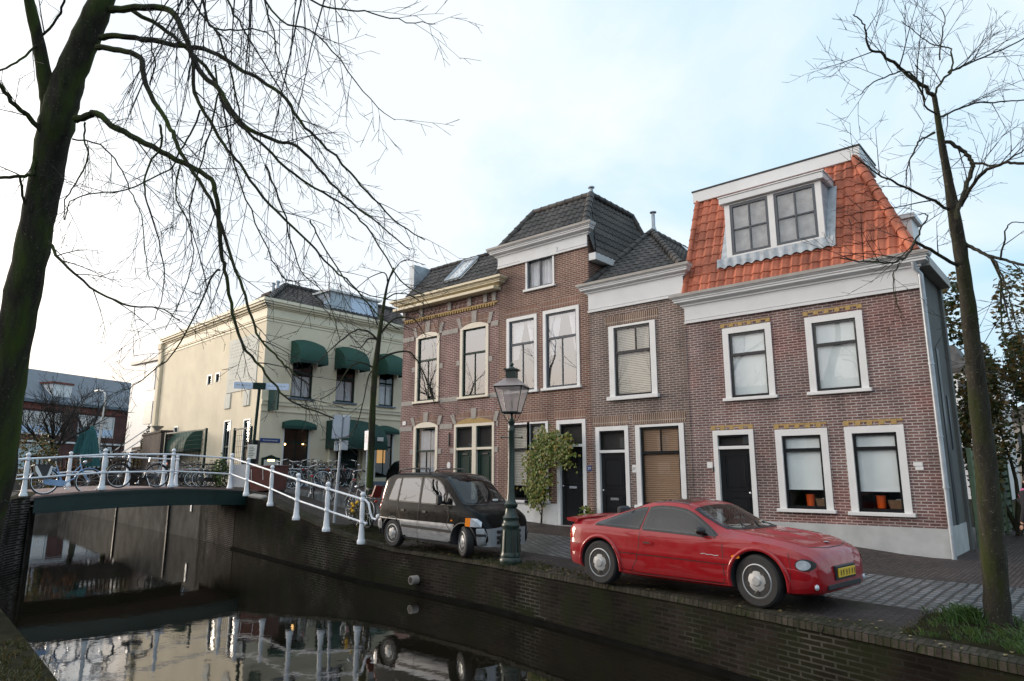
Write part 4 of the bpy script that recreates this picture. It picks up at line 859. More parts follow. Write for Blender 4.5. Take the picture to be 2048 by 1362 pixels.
# ---------------------------------------------------------------- D: left brick house with stone bands and cream cornice
DX_0, DX_1 = -19.72, -14.87; WD = DX_1 - DX_0
hD = thing('brick_house', 'red brick house with grey stone bands, cream cornice and a roof skylight', 'house', (DX_0, Y0, 0))
u = lambda x: x - DX_0
ho = [(u(-18.97), u(-17.70), 4.24, 6.60), (u(-16.65), u(-15.31), 4.24, 6.62), (u(-18.97), u(-17.70), 1.0, 3.33), (u(-16.88), u(-15.03), .1, 3.32)]
mb = MB(); facade_mb(mb, 0, WD, -.3, 7.85, ho); mb.quad((0, 0, -.3), (0, 9, -.3), (0, 9, 7.85), (0, 0, 7.85)); mb.quad((WD, 0, 6), (WD, 9, 6), (WD, 9, 7.85), (WD, 0, 7.85)); mb.quad((0, 9, 0), (WD, 9, 0), (WD, 9, 7.85), (0, 9, 7.85)); mb.quad((0, .1, 7.85), (WD, .1, 7.85), (WD, 9, 7.85), (0, 9, 7.85)); mb.build('wall', M['brickD'], hD)
kw = dict(casing=M['cream'], sash=M['greenframe'], wt=.045)
for a, b, zt in ((-18.97, -17.70, 6.60), (-16.65, -15.31, 6.62)):
    window(hD, ID, u(a), u(b), 4.24, zt, fw=.12, sw=.05, rails=(5.72,), mull=((u((a + b) / 2), 4.2, 5.72),), glass='glass_up', fb=0, sill=M['cream'], **kw)
window(hD, ID, u(-18.97), u(-17.70), 1.0, 3.33, fw=.12, sw=.05, rails=(2.46,), mull=((u(-18.33), 1.0, 2.46),), fb=0, sill=M['cream'], curtain=([(u(-18.8), u(-18.3)), (u(-18.25), u(-17.9))], 1.05, 3.2, 0), **kw)
def seg_arch(mb, u0, u1, z0, rise, v0, v1, n=12):
    c = (u0 + u1) / 2; w = (u1 - u0) / 2; rr = (w * w + rise * rise) / (2 * rise)
    pts = [(u0, z0 - .03)] + [(c - w + 2 * w * i / n, z0 + math.sqrt(max(0, rr * rr - (-w + 2 * w * i / n) ** 2)) - (rr - rise)) for i in range(n + 1)] + [(u1, z0 - .03)]
    mb.prism(pts, v0, v1)
mb = MB()
for a, b, z in ((-18.97, -17.70, 6.60), (-16.65, -15.31, 6.62), (-18.97, -17.70, 3.33)): seg_arch(mb, u(a), u(b), z + .001, .15, -.020, .04)
mb.build('window_head', M['cream'], hD)
mb = MB(); seg_arch(mb, u(-16.88), u(-15.03), 3.325, .19, -.016, .04); mb.build('door_arch', M['yellowbrick'], hD)
# twin front doors behind one cream frame
D = door(hD, ID, u(-16.88), u(-15.93), .2, 3.32, M['cream'], M['greenframe'], .09, 2.50, letter=2.32, letter_mat='trim'); D = door(hD, ID, u(-15.93) + .002, u(-15.03), .2, 3.32, M['cream'], M['greenframe'], .09, 2.50, letter=2.32, letter_mat='trim')
# arch bricks: band of soldiers, stone keystones and springers
def arch_band(u0, u1, z0, rise, h, mat, name, n=26):
    c = (u0 + u1) / 2; w = (u1 - u0) / 2; rr = (w * w + rise * rise) / (2 * rise); f = lambda x: z0 + math.sqrt(max(0, rr * rr - (x - c) ** 2)) - (rr - rise)
    mb = MB()
    for i in range(n):
        a, b = u0 + (u1 - u0) * i / n, u0 + (u1 - u0) * (i + 1) / n; ka, kb = (a - c) * .10, (b - c) * .10
        mb.add([(a, -.012, f(a)), (b, -.012, f(b)), (b + kb, -.012, f(b) + h), (a + ka, -.012, f(a) + h), (a, .02, f(a)), (b, .02, f(b)), (b + kb, .02, f(b) + h), (a + ka, .02, f(a) + h)], [(0, 1, 2, 3), (3, 2, 6, 7), (0, 4, 5, 1)])
    return mb.build(name, mat, hD)
mbs = MB()
for a, b, z, hh in ((-18.97, -17.70, 6.60, .30), (-16.65, -15.31, 6.62, .30), (-18.97, -17.70, 3.33, .24), (-16.88, -15.03, 3.32, .25)):
    arch_band(u(a), u(b), z + .003, .17 if a != -16.88 else .19, hh, M['soldierC'], 'brick_arch')
    c = u((a + b) / 2); zz = z + .17; s = .10
    mbs.add([(c - s, -.03, zz - .01), (c + s, -.03, zz - .01), (c + s * 1.25, -.03, zz + hh + .08), (c - s * 1.25, -.03, zz + hh + .08), (c - s, .02, zz - .01), (c + s, .02, zz - .01), (c + s * 1.25, .02, zz + hh + .08), (c - s * 1.25, .02, zz + hh + .08)], [(0, 1, 2, 3), (0, 4, 5, 1), (3, 2, 6, 7), (0, 3, 7, 4), (1, 5, 6, 2)])
    for e, k in ((u(a), -1), (u(b), 1)): mbs.add([(e - .04, -.026, z + .02), (e + .10 * 1.0 - .0, -.026, z + .02), (e + k * .12 + .10, -.026, z + hh + .10), (e + k * .12 - .08, -.026, z + hh + .10), (e - .04, .02, z + .02), (e + .1, .02, z + .02), (e + k * .12 + .1, .02, z + hh + .1), (e + k * .12 - .08, .02, z + hh + .1)], [(0, 1, 2, 3), (0, 4, 5, 1), (3, 2, 6, 7), (0, 3, 7, 4), (1, 5, 6, 2)])
for x in (-17.5, -17.2, -18.5, -16.2): pass
mbs.each('stone_block', M['stone'], hD)
mb = MB()
def band(z0, z1, gaps):
    a = 0.0
    for g0, g1 in gaps + [(WD, WD)]:
        if g0 - a > .02: mb.box(a, g0, -.018, .01, z0, z1)
        a = g1
wins_up = [(u(-18.99), u(-17.68)), (u(-16.67), u(-15.29))]; wins_lo = [(u(-18.99), u(-17.68)), (u(-16.90), u(-15.01))]
band(4.12, 4.29, [(u(-19.05), u(-17.62)), (u(-16.73), u(-15.23))]); band(6.52, 6.68, [(a - .1, b + .1) for a, b in wins_up]); band(3.19, 3.37, [(a - .08, b + .08) for a, b in wins_lo])
for (a, b), zs in ((wins_up[0], (5.35,)), (wins_up[1], (5.35,)), (wins_lo[0], (2.35,)), (wins_lo[1], (2.35,))):
    for z in zs: mb.box(a - .16, a, -.016, .01, z, z + .17); mb.box(b, min(b + .16, WD), -.016, .01, z, z + .17)
for x in (u(-19.66), u(-18.7), u(-17.2), u(-16.2), u(-15.45), u(-15.05)): mb.box(x - .08, x + .08, -.05, .01, 7.38, 7.72)
mb.each('stone_band', M['stone'], hD)
mb = MB()
for i in range(38): x = .12 + i * (WD - .2) / 38; mb.box(x, x + .06, -.055, .01, 7.22 + .0, 7.31)
mb.box(0.02, WD - .02, -.03, .01, 7.315, 7.36); mb.build('yellow_brick_frieze', M['yellowbrick'], hD)
mb = MB()
for i in range(20): x = .3 + i * (WD - .5) / 20; mb.box(x, x + .10, -.02, .01, 7.42, 7.48); mb.box(x + .06, x + .16, -.02, .01, 7.54, 7.60)
mb.build('brick_pattern', M['soldierC'], hD)
cornice(hD, ID, .0, WD, 7.80, 8.08, .40, M['creamcornice'], M['creamcornice'])
mb = MB(); mb.bev(-.25, WD + .1, -.36, -.0, 7.70, 7.802, .01); mb.build('cornice_bracket', M['creamcornice'], hD)
dz, dt, db = 8.09, 9.62, 1.25
mb = MB(); pantiles(mb, [(.0, -.15, dz), (WD, -.15, dz), (WD - .35, db, dt), (.12, db, dt)]); mb.build('roof', M['tile_d'], hD, 30)
mb = MB(); mb.quad((0, 9, dz), (0, -.15, dz), (.12, db, dt), (.12, 9, dt)); mb.quad((.12, db, dt), (WD - .35, db, dt), (WD - .35, 9, dt), (.12, 9, dt)); mb.quad((WD, -.1, dz), (WD, 9, dz), (WD - .35, 9, dt), (WD - .35, db, dt)); mb.build('roof_deck', M['lead'], hD)
mb = MB(); ridge(mb, (WD - .02, -.15, dz + .03), (WD - .35, db, dt), .12); mb.build('ridge_tiles', M['tile_d'], hD, True); mb = MB(); ridge(mb, (.12, db, dt + .02), (WD - .35, db, dt + .02), .09); mb.build('ridge_tiles', M['tile_d'], hD, True)
mb = MB(); mb.box(-.18, .10, .35, 3, dz - .1, dt + .05); mb.build('roof_upstand', M['zinc'], hD)
def on_roof(x, t, lift=.0): return Vector((x, -.15 + t * (db + .15), dz + t * (dt - dz))) + Vector((0, -.74, .67)) * lift
mb = MB(); a0, a1 = u(-17.62), u(-16.86); q = [on_roof(a0 - .1, .30, .10), on_roof(a1 - .1, .30, .10), on_roof(a1 + .0, .92, .10), on_roof(a0 + .0, .92, .10)]; mb.add(q, [(0, 1, 2, 3)]); sk = mb.build('skylight', M['glass_up'], hD)
mb = MB()
for i in range(4): mb.tube([q[i], q[(i + 1) % 4]], .045, 4)
mb.build('skylight_frame', M['zinc'], sk); mb = MB(); q2 = [p + Vector((0, .05, -.05)) for p in q]; mb.add(q2, [(0, 1, 2, 3)]); mb.build('skylight_blind', M['blindw'], sk)
b = MB().prism([(u(-17.12) + .085 * math.cos(t), 1.95 + .12 * math.sin(t)) for t in np.linspace(0, 2 * math.pi, 17)[:-1]], -.018, 0).build('house_number', M['white'], hD)
MB().bev(u(-19.6), u(-19.42), -.02, 0, 3.42, 3.56, .004).build('street_plate', M['white'], hD)
MB().bev(u(-17.15), u(-17.09), -.04, 0, 2.6, 3.05, .006).build('wall_anchor', M['trim'], hD)
# ---------------------------------------------------------------- pale yellow corner cafe across the side street
YX, YY = -27.0, 14.85
hY = thing('cafe_building', 'pale yellow stucco corner cafe with green canopy awnings and dark tiled roof', 'building', (YX, YY, 0), R(90))
LW, LO = 9.2, Vector((-39.6, 15.72, 0))
_rootinv = XF((YX, YY, 0), R(90)).inverted()
_sa = math.atan2(YY - LO.y, YX - LO.x); SX = _rootinv @ XF(LO, _sa); SL = math.hypot(YX - LO.x, YY - LO.y)
def su(px, py):                       # bearing -> (u, z) on the canal-side wall
    r = ray(px, py); n = (-math.sin(_sa), math.cos(_sa)); t = (LO.x * n[0] + LO.y * n[1]) / (r[0] * n[0] + r[1] * n[1])
    x, y = r[0] * t - LO.x, r[1] * t - LO.y; return x * math.cos(_sa) + y * math.sin(_sa), r[2] * t + CAMZ
wz = 8.25
fh = [(1.30, 2.48, 4.98, 7.2), (3.60, 4.80, 4.98, 7.2), (6.10, 7.16, 4.98, 7.2), (1.10, 2.46, 1.55, 3.92), (3.75, 5.25, .95, 3.35), (6.05, 7.20, 1.5, 3.85)]
mb = MB(); facade_mb(mb, 0, LW, .6, 9.1, fh, .16)
sw = [su(449, 842)[0], su(463, 842)[0], su(488, 838)[0], su(502, 838)[0], su(349, 852)[0], su(357, 852)[0]]
sh = [(sw[0], sw[1], 1.7, su(455, 841)[1]), (sw[2], sw[3], 1.7, su(495, 838)[1]), (sw[4], sw[5], 2.2, 4.1), (su(415, 760)[0], su(424, 760)[0], su(419, 769)[1], su(419, 750)[1]), (su(431, 757)[0], su(440, 757)[0], su(435, 764)[1], su(435, 746)[1])]
m2 = MB(SX); facade_mb(m2, 0, SL, .6, 9.1, sh, .14); mb.add(m2.v, m2.f)
m2 = MB(SX); m2.box(0, SL - .3, 10.5, 10.6, .6, 9.1); m2.box(-.02, .1, 0, 10.5, .6, 9.1); mb.add(m2.v, m2.f); mb.box(LW - .1, LW, .02, 9, .6, 9.1)
mb.build('wall', M['yellow'], hY)
# cornices, string courses, base
for xf, L0, L1 in ((None, -.0, LW), (SX, 0.05, SL)):
    mb = MB(xf)
    for v, z0, z1 in ((.03, 8.22, 8.30), (.06, 8.34, 8.38), (.04, 8.42, 8.80), (.10, 8.80, 8.86), (.20, 8.86, 8.94), (.30, 8.94, 9.03), (.36, 9.03, 9.16)): mb.box(L0 - (v if xf is None else 0), L1 + (v if xf is not None else 0) + (.002 if xf is None else 0), -v, .01, z0, z1)
    mb.build('cornice', M['yellowtrim'], hY)
mb = MB()
for v, z0, z1 in ((.05, 4.58, 4.72), (.08, 4.72, 4.78), (.04, 4.30, 4.36)): mb.box(-.0, LW, -v, .0, z0, z1)
mb.build('string_course', M['yellowtrim'], hY)
mb = MB(); mb.box(-.0, 3.5, -.05, 0, .6, 1.32); mb.box(5.5, LW, -.05, 0, .6, 1.32); mb.build('base_course', M['bluebase'], hY)
mb = MB(); mb.bev(3.42, 3.74, -.12, 0, .8, 3.5, .02); mb.bev(5.27, 5.60, -.12, 0, .8, 3.5, .02); mb.bev(3.36, 3.78, -.16, 0, .8, 1.5, .02); mb.bev(5.22, 5.66, -.16, 0, .8, 1.5, .02); mb.each('door_pilaster', M['yellowtrim'], hY)
mb = MB(SX); mb.bev(-.45, .02, -.16, 1.2, .6, 8.7, .03); mb.bev(-.5, .06, -.22, 1.2, 8.55, 8.9, .03); mb.build('corner_pilaster', M['yellow'], hY)
for i, (a, b, c, d) in enumerate(fh):
    if i == 4: continue
    window(hY, ID, a, b, c, d, M['yellowtrim'] if i < 3 else M['white'], M['greenframe'], .07, .055, rails=(c + (d - c) * (.62 if i > 2 else .5),), mull=(((a + b) / 2, c, d),), fb=0, sill=M['bluebase'] if i < 3 else None, glass='glass', curtain=([(a + .1, b - .1)], c + .1, c + 1.0, 0) if i < 3 else False, depth=1.0)
door(hY, ID, 3.75, 5.25, .95, 3.35, M['yellowtrim'], M['greenframe'], .12, 2.9, letter=None)
for i, (a, b, c, d) in enumerate(sh): window(hY, SX, a, b, c, d, M['white'], M['greenframe'], .06, .05, fb=0, rails=(c + (d - c) * .5,) if i < 3 else (), silldepth=.05, sill=M['white'] if i < 2 else None)
def awning(xf, u0, u1, zt, h, out, mat, name='awning', round_=True, val=.14):
    mb = MB(xf); N = 10; K = 14; w = u1 - u0
    def P(i, k):                                    # i across, k from wall top to front lip
        a = (math.pi / 2) * k / K; s = i / N; e = 0.0
        crown = (1 - (2 * s - 1) ** 2) * .14 if round_ else 0
        return (u0 + w * s, -.03 - out * math.sin(a), zt - .14 * (1 if round_ else 0) + crown * (1 - k / K) - (h - .14) * (1 - math.cos(a)))
    vs = [P(i, k) for k in range(K + 1) for i in range(N + 1)]
    mb.add(vs, [(k * (N + 1) + i, k * (N + 1) + i + 1, (k + 1) * (N + 1) + i + 1, (k + 1) * (N + 1) + i) for k in range(K) for i in range(N)])
    for i in (0, N): c = (u0 + w * i / N, -.03, zt - h); mb.add([c] + [P(i, k) for k in range(K + 1)], [(0, k + 1, k + 2) for k in range(K)])
    A = mb.build(name, mat, hY, 60)
    mb = MB(xf); n = max(4, int(w / .13)); lip = P(0, K)[2]
    for i in range(n):
        a, b = u0 + w * i / n, u0 + w * (i + 1) / n; y = -.03 - out - .005
        mb.add([(a, y, lip + .01), (b, y, lip + .01), (b, y, lip - val * .6), ((a + b) / 2 + (b - a) * .3, y, lip - val * .93), ((a + b) / 2, y, lip - val), ((a + b) / 2 - (b - a) * .3, y, lip - val * .93), (a, y, lip - val * .6)], [(0, 1, 2, 3, 4, 5, 6)])
    for u in (u0, u1): mb.quad((u, -.03, lip), (u, -.03 - out, lip), (u, -.03 - out, lip - val * .8), (u, -.03, lip - val * .8))
    mb.build('valance', M['awning_dk'], A); return A
for a, b in ((1.22, 2.62), (3.52, 4.94), (6.02, 7.34)): awning(ID, a, b, 7.62, 1.05, .85, M['awning'])
aw = awning(ID, 3.25, 5.75, 4.20, 1.25, 1.35, M['awning_dk'], val=.2)
mb = MB(); mb.sphere((4.95, -1.30, 3.28), .20, 12, 8, (1, .2, .8)); mb.build('canopy_emblem', M['awning'], aw, True)
mb = MB(); mb.bev(5.12, 5.45, -1.42, -1.385, 3.16, 3.34, .004); mb.build('canopy_notice', M['white'], aw)
for a, b in ((1.02, 2.58), (5.98, 7.32)): awning(ID, a, b, 4.02, .32, .28, M['awning'], val=.12)
a0, a1 = su(358, 885)[0], su(404, 885)[0]; zt = su(385, 862)[1]
awning(SX, a0, a1, zt, 1.05, .8, M['awning'], round_=False, val=.16)
door(hY, SX, a0 + .15, a1 - .15, 1.1, zt - .35, M['greenframe'], M['black'], .07, None, knob=0)
# painted poem panel with faded lines of text, lettering too faint to read
q = [su(464, 678), su(519, 660), su(512, 786), su(451, 788)]
pu0, pu1, pz0, pz1 = (q[0][0] + q[3][0]) / 2, (q[1][0] + q[2][0]) / 2, q[3][1], q[0][1] - .1
mb = MB(SX); mb.bev(pu0, pu1, -.03, 0, pz0, pz1, .01); pq = mb.build('poem_panel', M['plaque'], hY)
mb = MB(SX); rng = random.Random(4)
for r in range(13):
    if r in (5, 10): continue
    z = pz1 - .35 - r * (pz1 - pz0 - .5) / 13; x = pu0 + .25
    while x < pu1 - .3 - rng.random() * .6:
        w = rng.uniform(.08, .30); n = max(2, int(w / .05))
        pts = [(x + w * i / n, -.032, z + .03 * math.sin(i * 2.1 + r) + .012 * x) for i in range(n + 1)]
        for i in range(n): p0, p1 = pts[i], pts[i + 1]; mb.add([p0, p1, (p1[0], -.032, p1[2] + .022), (p0[0], -.032, p0[2] + .022)], [(0, 1, 2, 3)])
        x += w + .09
mb.build('faded_script', M['ink'], pq)
mb = MB(SX)
for a, b in ((su(451, 800)[0], su(462, 800)[0]), (su(488, 800)[0], su(500, 800)[0])): mb.bev(a, b, -.05, 0, su(455, 818)[1], pz0 - .02, .02)
mb.each('window_surround', M['plaque'], hY)
# hanging sign, street name, menu case, satellite dish, alarm
mb = MB(); mb.bev(.25, .33, -.85, -.10, 4.30, 5.25, .01); hs = mb.build('hanging_sign', M['awning_dk'], hY); mb = MB(); mb.box(.335, .345, -.78, -.2, 4.36, 5.18); mb.build('sign_face', flat('green_sign_face', (.14, .22, .12), .4, .5, 2), hs); mb = MB(); mb.box(.34, .350, -.62, -.42, 4.45, 4.72); mb.bev(.34, .352, -.66, -.30, 4.38, 4.46, .003); mb.build('sign_emblem', M['lampface'], hs); mb = MB(); mb.tube([(.29, 0, 5.3), (.29, -.95, 5.3)], .02, 6); mb.build('sign_bracket', M['trim'], hs)
b = MB().bev(.06, .98, -.03, 0, 2.98, 3.16, .006).build('street_sign', M['blue'], hY); text(b, 'Kolveniersstraat', .105, M['white'], (.52, -.032, 3.07))
mb = MB(); mb.prism([(.18, 1.60), (.98, 1.60), (.98, 2.34), (.85, 2.36), (.58, 2.46), (.31, 2.36), (.18, 2.34)], -.10, 0); mc = mb.build('menu_case', M['greenframe'], hY); mb = MB(); mb.bev(.25, .91, -.106, -.099, 1.68, 2.26, .002); mb.build('menu_sheet', M['plaque'], mc); mb = MB(); mb.box(.42, .72, -.112, -.106, 2.20, 2.27); mb.build('menu_lamp', M['lampglow'], mc)
mb = MB(); mb.tube([(.34, -.108, 1.96), (.45, -.108, 1.93), (.6, -.108, 1.94), (.72, -.108, 1.93), (.83, -.108, 1.97)], .012, 5); mb.build('menu_motif', M['ink'], mc)
for x, z in ((1.28, 3.05), (1.40, 2.95), (2.30, 3.0)): MB().sphere((x, .30, z), .05, 10, 8).build('wall_lamp', M['lampglow'], hY, True)
mb = MB(); mb.bev(6.5, 7.0, .35, .40, 2.2, 3.0, .01); mb.build('lit_shelf', emis('amber_interior', (.9, .45, .08), .25), hY)
# roof
mb = MB(); pantiles(mb, [(.05, .1, 9.16), (LW, .1, 9.16), (LW, 2.7, 10.75), (2.3, 2.7, 10.75)], .26, .34); mb.build('roof', M['tile_d'], hY, 30)
c0, c1 = SX @ Vector((0, .1, 9.16)), SX @ Vector((SL, .1, 9.16)); e1 = Vector((2.3, 2.7, 10.75)); e0_ = SX @ Vector((1.0, 2.4, 10.3))
mb = MB(); pantiles(mb, [c0, c1 + Vector((.05, .05, 0)), e1, e0_], .26, .34); mb.build('roof', M['tile_d'], hY, 30)
mb = MB(); ridge(mb, (.0, .02, 9.2), e1 + Vector((0, 0, .05)), .12); ridge(mb, e1 + Vector((0, 0, .05)), (LW, 2.7, 10.8), .12); ridge(mb, e0_ + Vector((0, 0, .05)), e1 + Vector((0, 0, .05)), .1); mb.build('ridge_tiles', M['tile_d'], hY, True)
mb = MB(); mb.box(3.7, 6.6, .9, 3.2, 9.3, 10.45); rd = mb.build('roof_dormer', M['zinc'], hY); mb = MB(); mb.bev(3.6, 6.75, .75, 3.3, 10.45, 10.56, .01); mb.build('dormer_roof', M['white'], rd); mb = MB(); mb.box(4.9, 6.5, .885, .899, 9.5, 10.35); mb.build('dormer_panel', M['paleblue'], rd)
mb = MB(); mb.lathe([(.02, 0), (.16, .05), (.24, .12), (.25, .13), (.17, .07), (.02, .03)], 16, (3.3, .3, 9.6), 'y'); mb.tube([(3.3, .45, 9.6), (3.3, .55, 9.35)], .02, 6); mb.build('satellite_dish', M['galv'], hY, True)
q = su(493, 610); mb = MB(SX); mb.bev(q[0] - .35, q[0] + .40, .9, 1.5, 9.2, 10.0, .02); mb.bev(q[0] - .42, q[0] + .47, .84, 1.56, 9.88, 10.04, .02); ch = mb.build('chimney', M['darkbrick'], hY)
for du in (.05, .5): mb = MB(SX); mb.lathe([(.08, 9.9), (.07, 10.5), (.10, 10.52), (.10, 10.58)], 10, (q[0] + du, 1.2, 0)); mb.build('chimney_pipe', M['zinc'], ch, True)
mb = MB(); mb.bev(5.0, 5.9, 3.6, 4.3, 10.2, 11.3, .02); mb.build('chimney', M['brickC'], hY)

# white rear house seen past the cafe's left end
hW = thing('house', 'narrow white clapboard back house just left of the yellow cafe', 'house', (-47.5, 17.0, 0), R(3))
mb = MB(); mb.box(0, 3.6, 0, 6, 1.1, 8.6); mb.build('wall', M['white'], hW)
mb = MB(); 
for i in range(3): mb.box(2.3, 3.3, -.03, .05, 2.6 + i * 2.1, 4.0 + i * 2.1)
mb.each('window', M['slateframe'], hW); mb = MB(); mb.bev(-.1, 3.75, -.15, 6.1, 8.6, 8.8, .02); mb.build('roof', M['gutter'], hW)

# ---------------------------------------------------------------- red brick school in the left background
P0 = at(10, 800, 62); P0.z = 0; az = R(110)
hS = thing('school_building', 'long red brick school with grey slate roof and gable behind the bridge', 'building', (P0.x, P0.y, 0), az); hS.scale = (1.25, 1.25, 1.28)
SLN = 50
ho = []
bays = [1.2 + 4.6 * i for i in range(9)]
for b in bays: ho += [(b, b + 3.3, 1.7, 3.5), (b, b + 3.3, 4.2, 5.9)]
mb = MB(); facade_mb(mb, -6, SLN, .5, 6.7, ho, .2); mb.box(-6, SLN, 8, 8.1, .5, 6.7); mb.quad((SLN, 0, .5), (SLN, 8, .5), (SLN, 8, 6.7), (SLN, 0, 6.7)); mb.build('wall', M['schooldark'], hS)
mb = MB(); mb.box(-6, SLN, -.06, -.0, 6.05, 6.7); mb.build('brick_band', M['schoolbrick'], hS)
mb = MB(); mb.box(-6, SLN, -.10, 0, 1.35, 1.55); mb.box(-6, SLN, -.08, 0, 3.62, 3.75); mb.build('string_course', M['white'], hS)
for b in bays:
    for z0, z1 in ((1.7, 3.5), (4.2, 5.9)):
        mb = MB(); frame_ring(mb, b, b + 3.3, z0, z1, .1, .05, .15); mb.box(b + 1.05, b + 1.13, .05, .15, z0, z1); mb.box(b + 2.15, b + 2.23, .05, .15, z0, z1); mb.box(b + .1, b + 3.2, .06, .14, z0 + .62, z0 + .70); w = mb.build('window', M['white'], hS)
        mb = MB(); mb.quad((b, .11, z0), (b + 3.3, .11, z0), (b + 3.3, .11, z1), (b, .11, z1)); mb.build('pane', M['glass_up'], w)
        if z0 > 4: mb = MB(); mb.box(b + .1, b + 3.2, .07, .12, z0 + .1, z0 + .62); mb.build('spandrel', M['paleblue'], w)
mb = MB(); mb.box(-6, SLN, .30, .34, .6, 6.4); mb.build('room', M['room'], hS)
mb = MB(); mb.quad((-6, -.4, 6.7), (SLN, -.4, 6.7), (SLN, 3.2, 9.4), (-6, 3.2, 9.4)); mb.quad((-6, 6.5, 6.7), (-6, 3.2, 9.4), (SLN, 3.2, 9.4), (SLN, 6.5, 6.7)); mb.box(-6, SLN, -.42, -.38, 6.5, 6.72); rf = mb.build('roof', M['slate'], hS)
mb = MB(); mb.prism([(20.0, 6.0), (27.0, 6.0), (23.5, 9.0)], -.35, .2); g = mb.build('gable', M['schoolbrick'], hS)
mb = MB(); mb.add([(19.6, -.5, 5.9), (23.5, -.5, 9.25), (23.5, 3.3, 9.25), (19.6, 3.3, 5.9)], [(0, 1, 2, 3)]); mb.add([(27.4, -.5, 5.9), (23.5, -.5, 9.25), (23.5, 3.3, 9.25), (27.4, 3.3, 5.9)], [(0, 1, 2, 3)]); mb.build('gable_roof', M['slate'], hS)
mb = MB(); mb.bev(22.9, 24.1, -.42, -.34, 6.9, 8.0, .01); w = mb.build('gable_window', M['white'], hS); mb = MB(); mb.box(23.05, 23.95, -.43, -.42, 7.05, 7.85); mb.build('pane', M['glass_up'], w)
for x in (3.5, 14.0): mb = MB(); mb.box(x, x + 1.6, .2, 2.0, 7.0, 8.1); d_ = mb.build('roof_dormer', M['white'], hS); mb = MB(); mb.box(x - .1, x + 1.7, .1, 2.2, 8.1, 8.25); mb.build('dormer_roof', M['schoolbrick'], d_)

# cafe garden: dark brick wall with pier, trellis screen, gates
gw = thing('garden_wall', 'dark brick garden wall with a pier and stone urn left of the cafe', 'wall', (0, 0, 0))
p1, p2 = ony(268, 905, 16.2), ony(330, 905, 14.6)
mb = MB(XF((p1.x, p1.y, 0), math.atan2(p2.y - p1.y, p2.x - p1.x))); L = (p2.xy - p1.xy).length
mb.box(0, L * .45, -.15, .15, 1.0, 3.2); mb.box(L * .45, L, -.25, .25, 1.0, 3.7); mb.bev(L * .43, L + .05, -.3, .3, 3.7, 3.82, .02); mb.build('wall', M['darkbrick'], gw)
mb = MB(XF((p1.x, p1.y, 0), math.atan2(p2.y - p1.y, p2.x - p1.x))); mb.lathe([(.16, 3.82), (.10, 3.9), (.12, 3.95), (.28, 4.1), (.30, 4.15), (.24, 4.16)], 14, (L * .72, 0, 0)); mb.build('urn', M['stone'], gw, True)
def gate(label, pA, pB, h, z0, rows=6, cols=5, solid=0.0):
    ang = math.atan2(pB.y - pA.y, pB.x - pA.x); L = (pB.xy - pA.xy).length; t = thing('metal_gate', label, 'gate', (pA.x, pA.y, z0), ang)
    mb = MB(); mb.bev(-.05, .05, -.05, .05, 0, h, .01); mb.bev(L - .05, L + .05, -.05, .05, 0, h, .01); mb.box(.05, L - .05, -.03, .03, h - .09, h - .03); mb.build('gate_frame', M['greenframe'], t)
    mb = MB()
    for i in range(1, cols * 3): mb.tube([(L * i / (cols * 3), 0, .1), (L * i / (cols * 3), 0, h - .06)], .006, 4)
    for i in range(1, rows * 2): mb.tube([(0, 0, .1 + (h - .2) * i / (rows * 2)), (L, 0, .1 + (h - .2) * i / (rows * 2))], .006, 4)
    mb.build('wire_mesh', M['trim'], t)
    if solid: mb = MB(); mb.box(.05, L - .05, -.02, .02, .05, solid); mb.build('lower_panel', M['bluebase'], t)
    return t
gate('tall green wire mesh gate in front of the small green side awning', ony(329, 905, 14.3), ony(409, 905, 14.1), 2.55, 1.12)
gate('green metal gate with solid lower panel at the cafe corner', ony(466, 905, 14.1), ony(499, 905, 13.9), 2.45, 1.1, 5, 3, .95)
ts = thing('trellis_screen', 'dark low trellis fence behind the far bridge railing', 'fence', (0, 0, 0))
pa, pb = at(60, 925, 34), at(275, 925, 37); pa.z = pb.z = 1.1; d = (pb - pa); n = 26
mb = MB()
mb.tube([pa + Vector((0, 0, 1.45)), pb + Vector((0, 0, 1.45))], .06, 4); mb.tube([pa + Vector((0, 0, .5)), pb + Vector((0, 0, .5))], .04, 4)
mb.build('rail', M['darkbrick'], ts)
for i in range(n): mb = MB(); mb.tube([pa + d * i / (n - 1), pa + d * i / (n - 1) + Vector((0, 0, 1.45))], .05, 5); mb.build('post', M['darkbrick'], ts)
mb = MB(); a, b = pa + Vector((.3, .8, 0)), pb + Vector((.3, .8, 0)); mb.quad(a, b, b + Vector((0, 0, .9)), a + Vector((0, 0, .9))); mb.quad(a + Vector((.2, .2, 0)), b + Vector((.2, .2, 0)), b + Vector((.2, .2, .9)), a + Vector((.2, .2, .9))); mb.build('back_board', M['darkbrick'], ts)
# closed parasols
def parasol(px, py, d, label):
    q = at(px, py, d); t = thing('parasol', label, 'parasol', (q.x, q.y, 1.1)); mb = MB(); n = 14; prof = [(.56, .95), (.50, 1.25), (.36, 2.0), (.20, 2.65), (.06, 2.95), (.01, 3.0)]
    vs = []; 
    for r, h in prof:
        for k in range(n * 2): a = math.pi * k / n; rr = r * (1.0 if k % 2 else .72); vs.append((rr * math.cos(a), rr * math.sin(a), h))
    m = n * 2; mb.add(vs, [(i * m + k, i * m + (k + 1) % m, (i + 1) * m + (k + 1) % m, (i + 1) * m + k) for i in range(len(prof) - 1) for k in range(m)]); mb.build('canopy', M['teal'], t, 25)
    MB().lathe([(.3, 0), (.3, .08), (.03, .1), (.03, 3.05)], 8).build('pole', M['trim'], t)
parasol(164, 905, 35, 'closed teal parasol, the wider left one of the pair behind the bridge'); parasol(179, 905, 34.2, 'closed teal parasol in front of its twin, right one behind the bridge')
